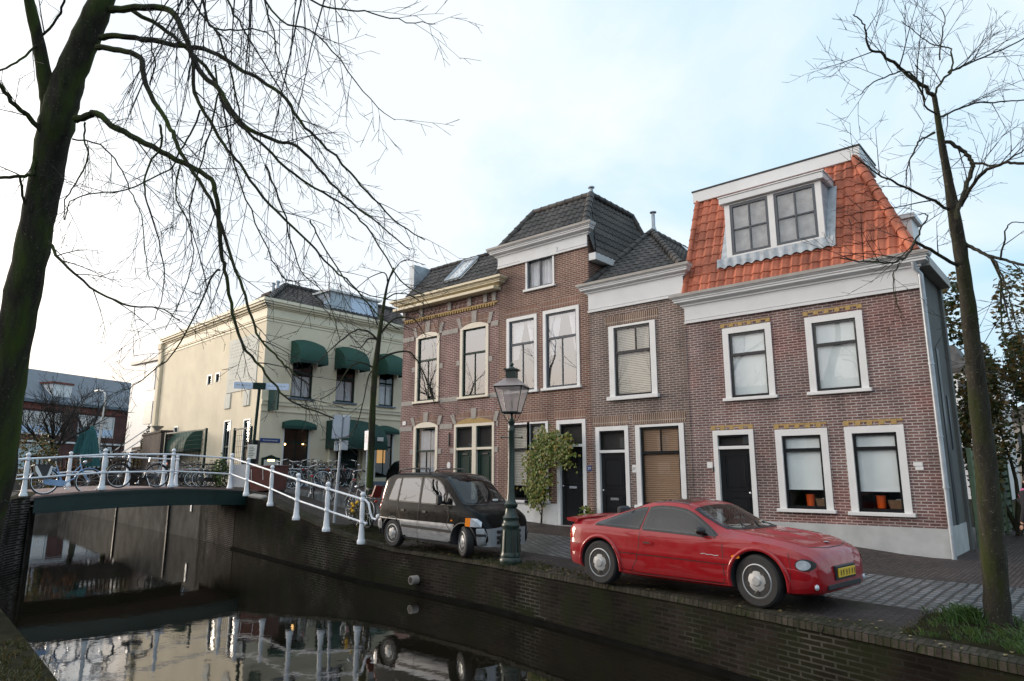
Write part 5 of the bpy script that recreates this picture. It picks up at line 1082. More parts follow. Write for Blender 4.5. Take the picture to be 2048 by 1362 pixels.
q = at(196, 905, 36); t = thing('street_lamp', 'slim white street lamp with curved arm before the red school', 'lamp', (q.x, q.y, 1.0))
mb = MB(); mb.tube([(0, 0, 0), (0, 0, 3.2), (.1, .02, 4.55), (.05, 0, 4.9), (-.15, -.05, 5.05), (-.5, -.12, 5.1)], [.06, .05, .04, .035, .03, .03], 8); mb.build('pole', M['white'], t, True); MB().bev(-.95, -.45, -.22, -.04, 5.06, 5.16, .02).build('lamp_head', M['white'], t)
q = at(268, 905, 39); st = thing('outdoor_stair', 'white steel outdoor stair with curved handrail beside the red school', 'stair', (q.x, q.y, 1.0), R(131 - 90))
mb = MB(); N = 13
for i in range(N): mb.box(-1.5 + i * .24, -1.5 + i * .24 + .26, -.5, .5, .35 + i * .17, .39 + i * .17)
mb.build('tread', M['white'], st); 
for s in (-.5, .5): mb = MB(); mb.tube([(-2.2, s, 1.2), (-1.9, s, 1.6), (-1.5, s, 1.45)] + [(-1.5 + i * .24, s, 1.5 + i * .17) for i in range(N)], .035, 6); mb.tube([(-1.6, s, .3), (1.6, s, 2.6)], .07, 4); mb.build('handrail', M['white'], st, True)
mb = MB(); mb.tube([(1.7, 0, 0), (1.75, 0, 5.0)], .16, 10); mb.build('column', M['stone'], st)

# ---------------------------------------------------------------- alley at the right: fence, back houses
fx = -2.52
gf = thing('board_fence', 'green slatted board fence along the alley beside the corner house', 'fence', (fx, 19.0, 0))
for i in range(5): mb = MB(); mb.bev(-.05, .05, i * 1.7 - .05, i * 1.7 + .05, 0, 2.25, .01); mb.build('post', M['greenwood'], gf)
mb = MB()
for k in range(10): mb.box(-.02, .02, .05, 6.75, .12 + k * .215, .26 + k * .215)
mb.build('boards', M['greenwood'], gf); mb = MB(); mb.box(-.06, -.04, 0, 6.8, .05, 2.2); mb.build('backing', M['trim'], gf)
q = at(1992, 900, 46); hb = thing('house', 'distant white house with balconies at the end of the alley', 'house', (q.x - 2.5, q.y, 0), R(0))
mb = MB(); mb.box(-3, 3.0, 0, 7, 0, 8.7); mb.build('wall', M['white'], hb); mb = MB(); mb.bev(-3.2, 3.2, -.2, 7.2, 8.7, 9.0, .02); mb.add([(-3.2, -.2, 9.0), (1.5, -.2, 9.0), (1.5, 7, 9.0), (-3.2, 7, 9.0), (-3.2, 2, 11), (.6, 2, 11), (.6, 5, 11), (-3.2, 5, 11)], [(0, 1, 5, 4), (1, 2, 6, 5), (2, 3, 7, 6), (4, 5, 6, 7)]); mb.build('roof', M['tile_d'], hb)
for z in (3.0, 5.9): mb = MB(); mb.bev(.3, 3.4, -1.3, .0, z, z + .18, .02); mb.box(.3, 3.4, -1.3, -1.24, z + .18, z + 1.0); mb.build('balcony', M['white'], hb); mb = MB(); mb.box(.8, 2.6, -.04, .03, z + .3, z + 2.2); mb.build('window', M['slateframe'], hb)
q = at(2036, 880, 60); hc = thing('house', 'far pale terraced house partly hidden by the right hand tree', 'house', (q.x, q.y, 0)); mb = MB(); mb.box(-2, 8, 0, 8, 0, 6.2); mb.build('wall', M['stone'], hc); mb = MB(); mb.prism([(-2.3, 6.2), (8.3, 6.2), (3, 8.8)], -.2, 8.2); mb.build('roof', M['tile_d'], hc); mb = MB(); mb.box(0, 1.4, -.04, .02, 3.5, 5.2); mb.box(3, 4.4, -.04, .02, 3.5, 5.2); mb.each('window', M['slateframe'], hc)
# the terrace of houses on the near bank, behind the viewpoint (seen only mirrored in the panes)
hn = thing('terraced_house', 'dark brick terrace on the near bank, mirrored in the ground floor windows', 'house', (-30, -26, 0))
mb = MB(); mb.box(-30, 70, -8, 0, 0, 7.0); mb.build('wall', M['darkbrick'], hn)
mb = MB(); mb.prism([(0.4, 7.0), (-8.4, 7.0), (-4, 9.8)], -30, 70, 'x'); mb.build('roof', M['tile_d'], hn)
for i in range(22): mb = MB(); mb.box(-28 + i * 4.2, -26.8 + i * 4.2, 0, .04, 1.0, 2.8); mb.box(-28 + i * 4.2, -26.8 + i * 4.2, 0, .04, 3.6, 5.3); mb.each('window', M['white'], hn)
# ================================================================ TREES
from mathutils import noise as mnoise
def jitter_path(p, q, n, amt, rng):
    p, q = Vector(p), Vector(q); d = (q - p); L = d.length; pts = []
    for i in range(n + 1):
        t = i / n; w = amt * L * (0 if i in (0, n) else 1); pts.append(p + d * t + Vector((rng.uniform(-w, w), rng.uniform(-w, w), rng.uniform(-w, w))))
    return pts
def shoot(start, dirv, length, rng, droop, n=None, wob=.34):
    n = n or max(3, int(length / .06)); pts = [Vector(start)]; d = Vector(dirv).normalized(); s = length / n
    for i in range(n):
        d = (d + Vector((rng.gauss(0, wob * .5), rng.gauss(0, wob * .5), rng.gauss(0, wob * .5) - droop)) * (s * 2.2)).normalized(); pts.append(pts[-1] + d * s)
    return pts
def taper(r0, r1, n): return [r0 + (r1 - r0) * (i / (n - 1)) ** .9 for i in range(n)]
def twigs(mb, path, rads, rng, dens, length, droop, level=0, spread=.9, updir=0.0, minr=.0024, skip=0.0):
    """side shoots along a limb, then finer shoots on those"""
    L = sum((path[i + 1] - path[i]).length for i in range(len(path) - 1)); n = max(1, int(L * dens))
    for k in range(n):
        t = skip + (1 - skip) * (k + rng.random()) / n; f = t * (len(path) - 1); i = min(int(f), len(path) - 2); p = path[i].lerp(path[i + 1], f - i); ax = (path[i + 1] - path[i]).normalized()
        u = ax.orthogonal().normalized(); a = rng.uniform(0, 2 * math.pi); side = (u * math.cos(a) + ax.cross(u) * math.sin(a))
        d = ax * rng.uniform(.7, 1.3) + side * spread * .85 + Vector((0, 0, updir)); ln = length * rng.uniform(.45, 1.15) * (1 - .35 * t)
        r0 = max(minr, min(rads[i] * .55, .0042 * ln / .5 + minr * .6)); q = shoot(p, d, ln, rng, droop); rr = taper(r0, minr * .75, len(q))
        mb.tube(q, rr, 4 if r0 < .012 else 5, cap=False)
        if level > 0: twigs(mb, q, rr, rng, min(9, dens * 1.5), length * .48, droop * .6, level - 1, spread, updir, minr, .12)
def trace(pts, depths):                     # list of bearings with their distances -> path in the world, smoothed
    P = [at(x, y, d) for (x, y), d in zip(pts, depths)]; out = []
    n = len(P)
    for i in range(n - 1):
        p0, p1, p2, p3 = P[max(i - 1, 0)], P[i], P[i + 1], P[min(i + 2, n - 1)]
        for k in range(4):
            t = k / 4; out.append(.5 * ((2 * p1) + (-p0 + p2) * t + (2 * p0 - 5 * p1 + 4 * p2 - p3) * t * t + (-p0 + 3 * p1 - 3 * p2 + p3) * t ** 3))
    out.append(P[-1]); return out
def lin(a, b, n): return [a + (b - a) * i / max(1, n - 1) for i in range(n)]
def limb(mb, pts, d0, d1, r0, r1, n=8, rng=None):
    path = trace(pts, lin(d0, d1, len(pts))); path = [p + Vector((rng.gauss(0, .006), rng.gauss(0, .006), rng.gauss(0, .006))) if rng and 0 < i < len(path) - 1 else p for i, p in enumerate(path)]
    rr = taper(r0, r1, len(path)); mb.tube(path, rr, n); return path, rr

# --- the big leaning street tree on the near bank
rng = random.Random(11)
bt = thing('street_tree', 'large bare mossy tree leaning over the canal at the left edge', 'tree', (0, 0, 0))
DT = 8.0
mb = MB()
def trunk(mb, pts, ws, d, n=30):
    path = trace(pts, d if hasattr(d, '__len__') else [d] * len(pts)); wi = np.interp(np.linspace(0, 1, len(path)), np.linspace(0, 1, len(ws)), ws); dd = np.interp(np.linspace(0, 1, len(path)), np.linspace(0, 1, len(pts)), d if hasattr(d, '__len__') else [d] * len(pts))
    rr = [.82 * w / 2 * q / 1365 * (1 + .04 * math.sin(i * 2.3)) for i, (w, q) in enumerate(zip(wi, dd))]
    o = len(mb.v); mb.tube(path, rr, n)
    for i in range(o, len(mb.v)):          # ridged bark and burrs
        p = Vector(mb.v[i]); c = path[min((i - o) // n, len(path) - 1)]; h = mnoise.noise((p.x * 9, p.y * 9, p.z * 1.6)) * .10 + mnoise.noise((p.x * 30, p.y * 30, p.z * 5)) * .05; mb.v[i] = tuple(c + (p - c) * (1 + h))
    return path, rr
tp, tr_ = trunk(mb, [(-100, 1262), (-76, 1180), (-38, 1040), (-12, 934), (5, 805), (33, 650), (58, 530), (80, 420), (97, 330), (112, 250), (128, 190), (148, 130), (178, 60), (205, 0), (225, -60), (240, -130)],
                [170, 120, 96, 90, 86, 78, 73, 70, 68, 74, 72, 66, 60, 52, 46, 40], [8.05] * 9 + [8.0, 8.0, 8.0, 8.0, 8.0, 8.1, 8.2])
lp, lr_ = trunk(mb, [(105, 262), (100, 215), (92, 170), (78, 90), (58, 0), (40, -70), (20, -150)], [54, 44, 36, 28, 24, 21, 17], [8.0, 8.0, 7.95, 7.9, 7.8, 7.7, 7.6], 12)
for (px, py, r) in ((92, 560, .05), (66, 640, .055), (2, 618, .06), (140, 175, .07), (60, 345, .08), (70, 420, .05), (30, 720, .045), (85, 500, .04)): mb.sphere(at(px, py, 7.98), r, 8, 6, (1, 1, 1.5)) if False else None
mb.build('trunk', M['bark'], bt, True)
mb = MB(); mbt = MB()
limbs = []
def L_(pts, d0, d1, w0, w1): p, r = limb(mb, pts, d0, d1, .56 * w0 / 2 * d0 / 1365, .7 * w1 / 2 * d1 / 1365, 8, rng); limbs.append((p, r)); return p, r
L_([(150, 240), (170, 233), (193, 227), (235, 258), (290, 286), (352, 320), (414, 352), (430, 385), (438, 450), (442, 500), (449, 540), (462, 607), (483, 685), (523, 736), (560, 783), (594, 807), (668, 837)], 7.9, 7.0, 26, 4)
L_([(200, 75), (236, 71), (286, 79), (367, 92), (422, 103), (488, 143), (521, 158), (573, 198), (602, 246), (642, 283), (700, 345), (745, 395), (800, 450), (850, 480)], 7.9, 7.4, 22, 3)
L_([(195, 95), (240, 100), (279, 114), (286, 147), (300, 190), (330, 235), (345, 268), (362, 305), (398, 360), (430, 420), (472, 540), (496, 607), (513, 665), (550, 709), (577, 736), (618, 770)], 7.8, 6.6, 22, 4)
L_([(222, 20), (272, 15), (341, 22), (367, 66), (396, 139), (437, 176), (463, 220), (492, 253), (554, 283), (595, 293), (650, 350), (700, 403), (760, 450), (820, 500)], 8.0, 6.8, 26, 3)
L_([(250, 15), (323, 55), (367, 92), (422, 147), (448, 206), (481, 250), (532, 294), (587, 349), (646, 385), (700, 420), (745, 470), (800, 560), (850, 590)], 8.1, 7.6, 16, 3)
L_([(385, 115), (389, 184), (411, 228), (448, 290), (481, 330), (525, 393), (587, 455), (632, 500), (668, 540), (702, 567), (753, 628), (800, 660)], 7.6, 6.9, 14, 3)
L_([(95, 480), (112, 510), (136, 536), (197, 585), (263, 612), (317, 614), (360, 640)], 7.9, 7.2, 12, 3)
L_([(90, 270), (60, 235), (37, 217), (10, 185), (-20, 150), (-80, 120)], 7.9, 7.4, 20, 10)
L_([(70, 310), (64, 345), (51, 352), (20, 354), (-30, 357), (-90, 350)], 7.9, 7.6, 14, 8)
L_([(40, 356), (45, 390), (55, 415)], 7.8, 7.9, 8, 8)
L_([(85, 70), (114, 40), (125, 15), (135, -30)], 7.85, 7.6, 9, 6)
L_([(75, 90), (40, 120), (0, 140), (-50, 160)], 7.85, 7.4, 8, 5)
L_([(320, 250), (322, 290), (290, 350), (294, 405), (316, 480), (330, 560), (310, 640)], 7.5, 7.0, 9, 2)
L_([(170, 245), (168, 280), (177, 315), (150, 370), (132, 400), (128, 440)], 7.9, 7.6, 7, 3)
L_([(145, 278), (200, 290), (237, 330), (260, 380), (282, 430), (290, 500), (300, 560)], 7.9, 7.3, 6, 2)
L_([(400, 220), (380, 270), (355, 310), (336, 340), (250, 380), (180, 388), (140, 405), (130, 440)], 7.5, 7.4, 7, 3)
L_([(440, 540), (429, 545), (391, 628), (348, 702), (280, 763), (240, 780)], 7.0, 6.6, 8, 2)
L_([(385, 0), (420, 50), (460, 60), (520, 60), (560, 90)], 7.4, 7.2, 8, 3)
L_([(400, -30), (415, 40), (440, 80), (470, 180), (478, 240), (440, 255)], 7.2, 7.0, 9, 4)
L_([(445, -30), (470, 30), (500, 80), (560, 180), (600, 250), (660, 330)], 6.9, 6.4, 8, 2)
L_([(500, -40), (560, 40), (620, 60), (680, 120), (740, 200), (790, 240)], 6.8, 6.3, 8, 2)
L_([(560, -40), (640, 10), (700, 20), (760, 30), (830, 45), (870, 48)], 6.6, 6.2, 8, 2)
L_([(520, -30), (545, 60), (560, 140), (590, 200), (640, 270)], 6.7, 6.3, 6, 2)
L_([(620, 440), (640, 480), (690, 560), (740, 590), (790, 600), (850, 590)], 7.2, 7.0, 6, 2)
L_([(430, 130), (470, 330), (500, 420), (545, 520), (575, 560), (610, 560)], 7.2, 6.8, 7, 2)
L_([(530, 330), (560, 400), (580, 470), (600, 540), (650, 590), (680, 680)], 6.9, 6.6, 7, 2)
L_([(440, 180), (420, 260), (390, 370), (380, 430), (400, 520), (420, 600)], 7.2, 7.1, 7, 2)
L_([(300, 170), (310, 130), (300, 70), (330, 10), (350, -30)], 7.7, 7.3, 6, 3)
L_([(360, 330), (352, 400), (380, 450), (386, 520), (360, 600), (330, 660)], 7.2, 6.8, 6, 2)
mb.build('limb', M['bark'], bt, True)
for p, r in limbs: twigs(mbt, p, r, rng, 4.4, .80, .22, 2, .9, -.03, .0024, .06)
# shoots high in the crown that hang into the view
for k in range(16):
    x0 = rng.uniform(200, 700); d = rng.uniform(6.0, 7.6); s = at(x0, rng.uniform(-140, -30), d); q = shoot(s, (rng.uniform(-.4, .1), rng.uniform(-.3, .3), -.9), rng.uniform(1.0, 1.9), rng, .05, 12, .2); rr = taper(.009, .003, len(q)); mbt.tube(q, rr, 5, cap=False); twigs(mbt, q, rr, rng, 3.2, .7, .2, 1, .7, -.1, .0030)
mbt.build('crown', M['twig'], bt)

# --- tree by the quay at the right edge
rng = random.Random(5)
rt = thing('street_tree', 'tall slender bare tree on the grassy quay corner at the right edge', 'tree', (0, 0, 0)); d = 9.3
base = Vector((-1.22, 9.62, 0)); 
mb = MB(); d = 9.25
b0 = onz(1995, 1252, .0); dd = (np.array(b0) - np.array([0, 0, CAMZ])) @ _fw
trunk(mb, [(1998, 1275), (1996, 1245), (1990, 1150), (1978, 1000), (1963, 850), (1948, 720), (1932, 580), (1920, 500), (1908, 430), (1895, 350), (1884, 290), (1876, 240), (1868, 190)], [84, 62, 55, 50, 44, 38, 31, 30, 27, 19, 15, 13, 11], float(dd), 14)
mb.build('trunk', M['bark2'], rt, True)
mb = MB(); mbt = MB(); limbs = []; D_ = float(dd)
def L_(pts, e0, e1, w0, w1): p, r = limb(mb, pts, D_ + e0, D_ + e1, .8 * w0 / 2 * D_ / 1365, .75 * w1 / 2 * D_ / 1365, 7, rng); limbs.append((p, r))
L_([(1868, 192), (1845, 170), (1816, 150), (1785, 125), (1763, 106), (1740, 98), (1730, 70), (1726, 45), (1706, 29)], 0, -.5, 11, 2.5)
L_([(1868, 192), (1885, 160), (1904, 141), (1902, 110), (1897, 95), (1860, 85), (1830, 62), (1803, 42)], 0, .5, 6, 2)
L_([(1897, 145), (1920, 135), (1948, 122), (1990, 105), (2048, 78), (2090, 60)], .2, 1.0, 6, 3)
L_([(1872, 235), (1885, 232), (1910, 220), (1950, 207), (2000, 203), (2048, 200), (2100, 190)], 0, .9, 6, 3)
L_([(1884, 285), (1905, 288), (1928, 305), (1943, 322), (1942, 345), (1930, 380), (1918, 415), (1912, 435)], 0, -.3, 9, 12)
L_([(1922, 412), (1935, 385), (1960, 350), (1985, 335), (2015, 325), (2048, 328), (2100, 330)], -.2, -.8, 9, 6)
L_([(1940, 325), (1965, 328), (1990, 332), (2020, 318), (2060, 290)], -.2, -.6, 7, 3)
L_([(1898, 420), (1870, 402), (1816, 379), (1780, 360), (1750, 344), (1725, 325), (1705, 312)], 0, -.6, 8, 2)
L_([(1918, 532), (1880, 510), (1840, 490), (1829, 485), (1822, 500), (1805, 518), (1780, 526), (1745, 524), (1719, 522), (1680, 516)], 0, -.9, 9, 3)
L_([(1829, 485), (1840, 460), (1856, 435), (1852, 428), (1838, 430)], -.4, -.5, 5, 2)
L_([(1928, 485), (1950, 497), (1975, 511), (2010, 520), (2048, 530), (2100, 540)], 0, -.7, 10, 5)
L_([(1975, 511), (1995, 530), (2008, 560), (2022, 600), (2030, 640), (2048, 690)], -.3, -.8, 6, 2)
L_([(1980, 512), (2000, 560), (2003, 610), (2004, 660), (2020, 700), (2045, 745)], -.3, -.5, 6, 2)
L_([(2000, 520), (2008, 480), (2015, 450), (2048, 445)], -.4, -.7, 5, 2)
L_([(1869, 265), (1850, 275), (1834, 290), (1820, 320), (1813, 350), (1812, 380)], 0, -.4, 6, 2)
L_([(1876, 230), (1850, 210), (1845, 180), (1848, 150), (1830, 130)], 0, -.5, 5, 2)
L_([(1850, 200), (1820, 145), (1780, 150), (1740, 170), (1720, 190)], -.2, -.7, 5, 2)
L_([(1880, 120), (1882, 70), (1890, 40), (1880, 15)], .1, .2, 4, 2)
L_([(1800, 525), (1786, 550), (1790, 590), (1800, 625)], -.6, -.7, 3, 1.5)
mb.build('limb', M['bark2'], rt, True)
for p, r in limbs: twigs(mbt, p, r, rng, 5.0, .85, .0, 2, 1.0, .12, .0022, .1)
mbt.build('crown', M['twig'], rt)

# --- the young tree between the railing end and the van
rng = random.Random(8)
mt = thing('street_tree', 'slim bare tree with ivy stem behind the end of the white railing', 'tree', (0, 0, 0))
mbase = Vector((-15.35, 11.75, .26)); D_ = float((np.array(mbase) - np.array([0, 0, CAMZ])) @ _fw)
mb = MB(); trunk(mb, [(735, 1062), (737, 1030), (740, 960), (743, 880), (746, 800), (750, 740), (757, 685), (763, 640), (769, 600), (776, 565), (788, 535)], [30, 22, 17, 16, 15, 15, 12, 9, 7, 5, 3.5], D_, 12); mb.build('trunk', M['bark'], mt, True)
mb = MB(); mbt = MB(); limbs = []
L_([(757, 685), (740, 665), (715, 660), (690, 675), (660, 700), (630, 730)], 0, -.5, 6, 2)
L_([(754, 678), (735, 678), (722, 695), (700, 690)], 0, -.6, 5, 2)
L_([(763, 665), (785, 640), (805, 635), (830, 640), (850, 670)], 0, .6, 6, 2)
L_([(757, 720), (790, 705), (820, 705), (840, 730), (858, 775), (870, 810)], 0, .3, 6, 2)
L_([(769, 600), (790, 588), (820, 590), (850, 610)], 0, .5, 4, 1.5)
L_([(746, 735), (720, 725), (695, 740), (670, 780), (640, 800)], 0, -.6, 5, 2)
L_([(776, 565), (768, 545), (740, 555), (710, 580)], 0, -.4, 4, 1.5)
L_([(755, 650), (745, 625), (730, 600), (700, 590)], 0, -.6, 4, 1.5)
L_([(780, 555), (800, 525), (820, 520), (850, 530)], 0, .6, 3, 1.5)
L_([(745, 740), (735, 760), (720, 830), (700, 870), (670, 890)], 0, -.7, 4, 1.5)
mb.build('limb', M['bark2'], mt, True)
for p, r in limbs: twigs(mbt, p, r, rng, 3.2, .85, .05, 2, .9, .05, .0036, .1)
mbt.build('crown', M['twig'], mt)

# --- bare trees in front of the school and behind the cafe
def bare_tree(label, px, py, dist, z0, h, seed, spread=.5, dens=1.0, mr=.012):
    rng = random.Random(seed); b = at(px, py, dist); t = thing('bare_tree', label, 'tree', (b.x, b.y, z0))
    mb = MB(); p = shoot((0, 0, -.1), (rng.uniform(-.05, .05), 0, 1), h * .35, rng, 0, 5, .05); rr = taper(h * .035, h * .022, len(p)); mb.tube(p, rr, 8); top = p[-1]; mb.build('trunk', M['bark2'], t, True)
    mb = MB(); 
    for k in range(int(9 * dens)):
        a = rng.uniform(0, 6.28); s = p[rng.choice((-1, -1, -2))]; q = shoot(s, (math.cos(a) * spread, math.sin(a) * spread, 1), h * rng.uniform(.4, .68), rng, -.03, 8, .25); r2 = taper(h * .014, mr * .8, len(q)); mb.tube(q, r2, 5, cap=False); twigs(mb, q, r2, rng, 4.5 * dens / (h * .2), h * .26, -.03, 1, .9, .25, mr, .1)
    mb.build('crown', M['twig'], t); return t
bare_tree('dense bare tree in front of the red school, left one', 105, 930, 33, 1.0, 5.4, 21, .9, 1.0, .010)
bare_tree('pale thorny bare shrub tree beside the white stair, leaning', 225, 930, 38, 1.0, 4.0, 22, .7, .6, .009)
bare_tree('thin bare tree rising behind the left end of the cafe', 292, 930, 50, 1.0, 8.8, 23, .5, .8, .012)
bare_tree('bushy bare crown rising above the school roof ridge', 165, 930, 62, 1.0, 10.0, 24, .9, .8, .014)
for k, (x, y, h, lb) in enumerate(((-39, -4.0, 14.5, 'bare canal tree of the near bank, farthest along, mirrored in the panes'), (-28, -4.5, 14.0, 'middle bare canal tree of the near bank, mirrored in the panes'), (-18, -5.0, 13.0, 'nearest bare canal tree of the near bank, mirrored in the panes'))):
    t = bare_tree(lb, 500, 900, 20, 0, h, 60 + k, .55, .75, .012); t.location = (x, y, 0)

# --- leafy masses
def leaves(mb, pts, size, rng, flat_=.5):
    for p in pts:
        s = size * rng.uniform(.6, 1.3); a = Vector((rng.gauss(0, 1), rng.gauss(0, 1), rng.gauss(0, flat_))).normalized(); b = a.cross(Vector((rng.gauss(0, 1), rng.gauss(0, 1), rng.gauss(0, 1)))).normalized(); p = Vector(p)
        mb.add([p - a * s * .5, p + b * s * .28, p + a * s * .5, p - b * s * .28], [(0, 1, 2, 3)])
def clump_pts(c, rad, n, rng, hollow=.35):
    out = []; blobs = [(Vector(c) + Vector((rng.uniform(-1, 1) * rad[0] * .72, rng.uniform(-1, 1) * rad[1] * .72, rng.uniform(-1, 1) * rad[2] * .78)), rng.uniform(.22, .42)) for _ in range(16)]
    while len(out) < n:
        b, s = rng.choice(blobs); v = Vector((rng.gauss(0, 1), rng.gauss(0, 1), rng.gauss(0, 1))).normalized() * (rng.uniform(hollow, 1) ** .5)
        out.append(b + Vector((v.x * rad[0] * s, v.y * rad[1] * s, v.z * rad[2] * s * 1.1)))
    return out
def bush(name, label, loc, c, rad, n, size, mat, seed, cat='shrub', stem=True):
    rng = random.Random(seed); t = thing(name, label, cat, loc); mb = MB(); leaves(mb, clump_pts(c, rad, n, rng), size, rng); mb.build('foliage', mat, t)
    if stem:
        mb = MB()
        for k in range(6): q = shoot((rng.uniform(-.2, .2) * rad[0], rng.uniform(-.2, .2) * rad[1], 0), (rng.gauss(0, .3), rng.gauss(0, .3), 1), c[2] + rad[2] * .1, rng, -.02, 8, .15); mb.tube(q, taper(.05 * rad[0] + .015, .01, len(q)), 6)
        mb.build('stem', M['bark2'], t, True)
    return t
bush('ivy_tree', 'tall ivy clad tree with brown autumn leaves behind the corner house', (-2.0, 24.0, 0), (0, 0, 3.7), (1.35, 2.2, 3.6), 10500, .16, M['ivy'], 31, 'tree')
bush('garden_shrub', 'dark green shrub hanging over the alley, right of the slim trunk', (1.0, 23.0, 0), (0, 0, 1.7), (1.9, 2.6, 1.6), 4200, .15, M['shrub'], 32)
bush('garden_shrub', 'green conifer like bush under the white balconies', (1.2, 31.0, 0), (0, 0, 2.0), (2.4, 2.4, 2.0), 3000, .18, M['ivy'], 36)
bush('garden_shrub', 'low russet shrub behind the bridge railing below the parasols', tuple(at(135, 930, 33).xy) + (1.0,), (0, 0, .9), (1.4, 1.2, .8), 900, .12, flat('russet_leaf', (.16, .07, .035), .8), 33, stem=False)
bush('garden_shrub', 'green shrub growing beside the white stair', tuple(at(262, 930, 37).xy) + (1.0,), (0, 0, 1.0), (1.6, .9, .9), 900, .13, M['ivy'], 34, stem=False)
bush('garden_shrub', 'olive green shrub beside the near end of the bridge at left', tuple(at(62, 930, 30).xy) + (.9,), (0, 0, 1.4), (1.3, 1.0, 1.4), 1300, .13, M['ivy'], 35, stem=False)
bush('ivy_pillar', 'ivy covered post at the left corner of the cafe', tuple(ony(291, 930, 15.6).xy) + (1.0,), (0, 0, 1.9), (.45, .4, 1.7), 800, .13, M['ivy'], 37, stem=True)
bush('potted_shrub', 'small green shrub beside the gate behind the parked bikes', tuple(ony(440, 950, 14.0).xy) + (1.1,), (0, 0, .7), (.55, .4, .7), 500, .12, M['shrub'], 38)
# ================================================================ VEHICLES
def pchip(xs, ys, x):                      # monotone cubic through the stations
    xs, ys = np.asarray(xs, float), np.asarray(ys, float); h = np.diff(xs); d = np.diff(ys) / h; m = np.zeros_like(ys); m[0], m[-1] = d[0], d[-1]
    for i in range(1, len(xs) - 1):
        if d[i - 1] * d[i] > 0: w1, w2 = 2 * h[i] + h[i - 1], h[i] + 2 * h[i - 1]; m[i] = (w1 + w2) / (w1 / d[i - 1] + w2 / d[i])
    i = min(max(np.searchsorted(xs, x) - 1, 0), len(xs) - 2); t = (x - xs[i]) / h[i]
    return float((2 * t ** 3 - 3 * t ** 2 + 1) * ys[i] + (t ** 3 - 2 * t ** 2 + t) * h[i] * m[i] + (-2 * t ** 3 + 3 * t ** 2) * ys[i + 1] + (t ** 3 - t ** 2) * h[i] * m[i + 1])
class Hull:
    """car shell: stations (x, zl, w, zb, wr, zr): underside z, half width, belt z, roof half width, roof z; section rows 0..11"""
    def __init__(s, st, crease=.55, sillh=.06, tum=.0): s.st = list(zip(*st)); s.crease = crease; s.tum = tum
    def sec(s, x):
        X = s.st[0]; zl, w, zb, wr, zr = [pchip(X, s.st[k], x) for k in range(1, 6)]
        h = zb - zl; cab = min(1.0, max(0.0, (zr - zb) / .30)); e = .05 * cab + .012
        return [(0, zl), (w * .80, zl), (w * .95, zl + .04 * min(1, h / .3)), (w * .985, zl + h * .22), (w, zl + h * s.crease), (w * .992, zl + h * (s.crease + .06)), (w * .972, zb - h * .09), (w * .945, zb), 
                (wr + (w * .925 - wr) * .5 + .01 * cab, zb + (zr - zb - e) * .52), (wr, zr - e), (wr * .90, zr - e * .35), (wr * .5, zr + .004), (0, zr + .012)]
    def P(s, x, t, side=1, lift=0.0):      # t: 0..12 along the half section
        S = s.sec(x); t = max(0, min(11.999, t)); i = int(t); f = t - i; y = S[i][0] + (S[i + 1][0] - S[i][0]) * f; z = S[i][1] + (S[i + 1][1] - S[i][1]) * f
        p = Vector((x, -side * y, z))
        if lift:
            dx = .03; a = s.P(x + dx, t, side) - s.P(x - dx, t, side); tt = min(max(t, .2), 11.7); b = s.P(x, tt + .15, side) - s.P(x, tt - .15, side); n = a.cross(b)
            if n.length > 1e-9:
                n.normalize(); out = Vector((0, -side, .25)) if t < 9 else Vector((0, 0, 1))
                if n.dot(out) < 0: n = -n
                p = p + n * lift
        return p
    def tz(s, x, z):                       # row parameter at height z on the side
        S = s.sec(x)
        for i in range(1, 10):
            z0, z1 = S[i][1], S[i + 1][1]
            if z0 - 1e-6 <= z <= z1 + 1e-6 and z1 > z0: return i + (z - z0) / (z1 - z0)
        return 9.0 if z > S[9][1] else 1.0
    def shell(s, n=90, x0=None, x1=None):
        X = s.st[0]; xs = np.linspace(X[0], X[-1], n); mb = MB(); rows = []
        ts = [0, 1, 2, 2.5, 3, 3.5, 4, 4.5, 5, 5.5, 6, 6.5, 7, 7.33, 7.66, 8, 8.5, 9, 9.5, 10, 10.5, 11, 12]
        full = [(t, 1) for t in ts] + [(t, -1) for t in ts[-2:0:-1]]
        for x in xs: mb.v.extend([tuple(s.P(x, t, sd)) for t, sd in full])
        k = len(full)
        for i in range(n - 1):
            for j in range(k): mb.f.append((i * k + j, i * k + (j + 1) % k, (i + 1) * k + (j + 1) % k, (i + 1) * k + j)); mb.m.append(0)
        mb.f.append(tuple(range(k))); mb.f.append(tuple((n - 1) * k + j for j in range(k - 1, -1, -1))); mb.m += [0, 0]
        return mb
    def patch(s, poly, side, lift, rings=5):       # polygon in side view (x,z) laid on the flank
        cx = sum(p[0] for p in poly) / len(poly); cz = sum(p[1] for p in poly) / len(poly)
        pts = []
        for i in range(len(poly)):
            a, b = poly[i], poly[(i + 1) % len(poly)]; m = max(1, int(math.hypot(b[0] - a[0], b[1] - a[1]) / .06))
            pts += [(a[0] + (b[0] - a[0]) * k / m, a[1] + (b[1] - a[1]) * k / m) for k in range(m)]
        n = len(pts); vs = []; fs = []
        for r in range(rings):
            f = 1 - r / rings
            for x, z in pts: xx, zz = cx + (x - cx) * f, cz + (z - cz) * f; vs.append(s.P(xx, s.tz(xx, zz), side, lift))
        vs.append(s.P(cx, s.tz(cx, cz), side, lift))
        for r in range(rings - 1): fs += [(r * n + i, r * n + (i + 1) % n, (r + 1) * n + (i + 1) % n, (r + 1) * n + i) for i in range(n)]
        fs += [((rings - 1) * n + i, (rings - 1) * n + (i + 1) % n, rings * n) for i in range(n)]
        return vs, fs
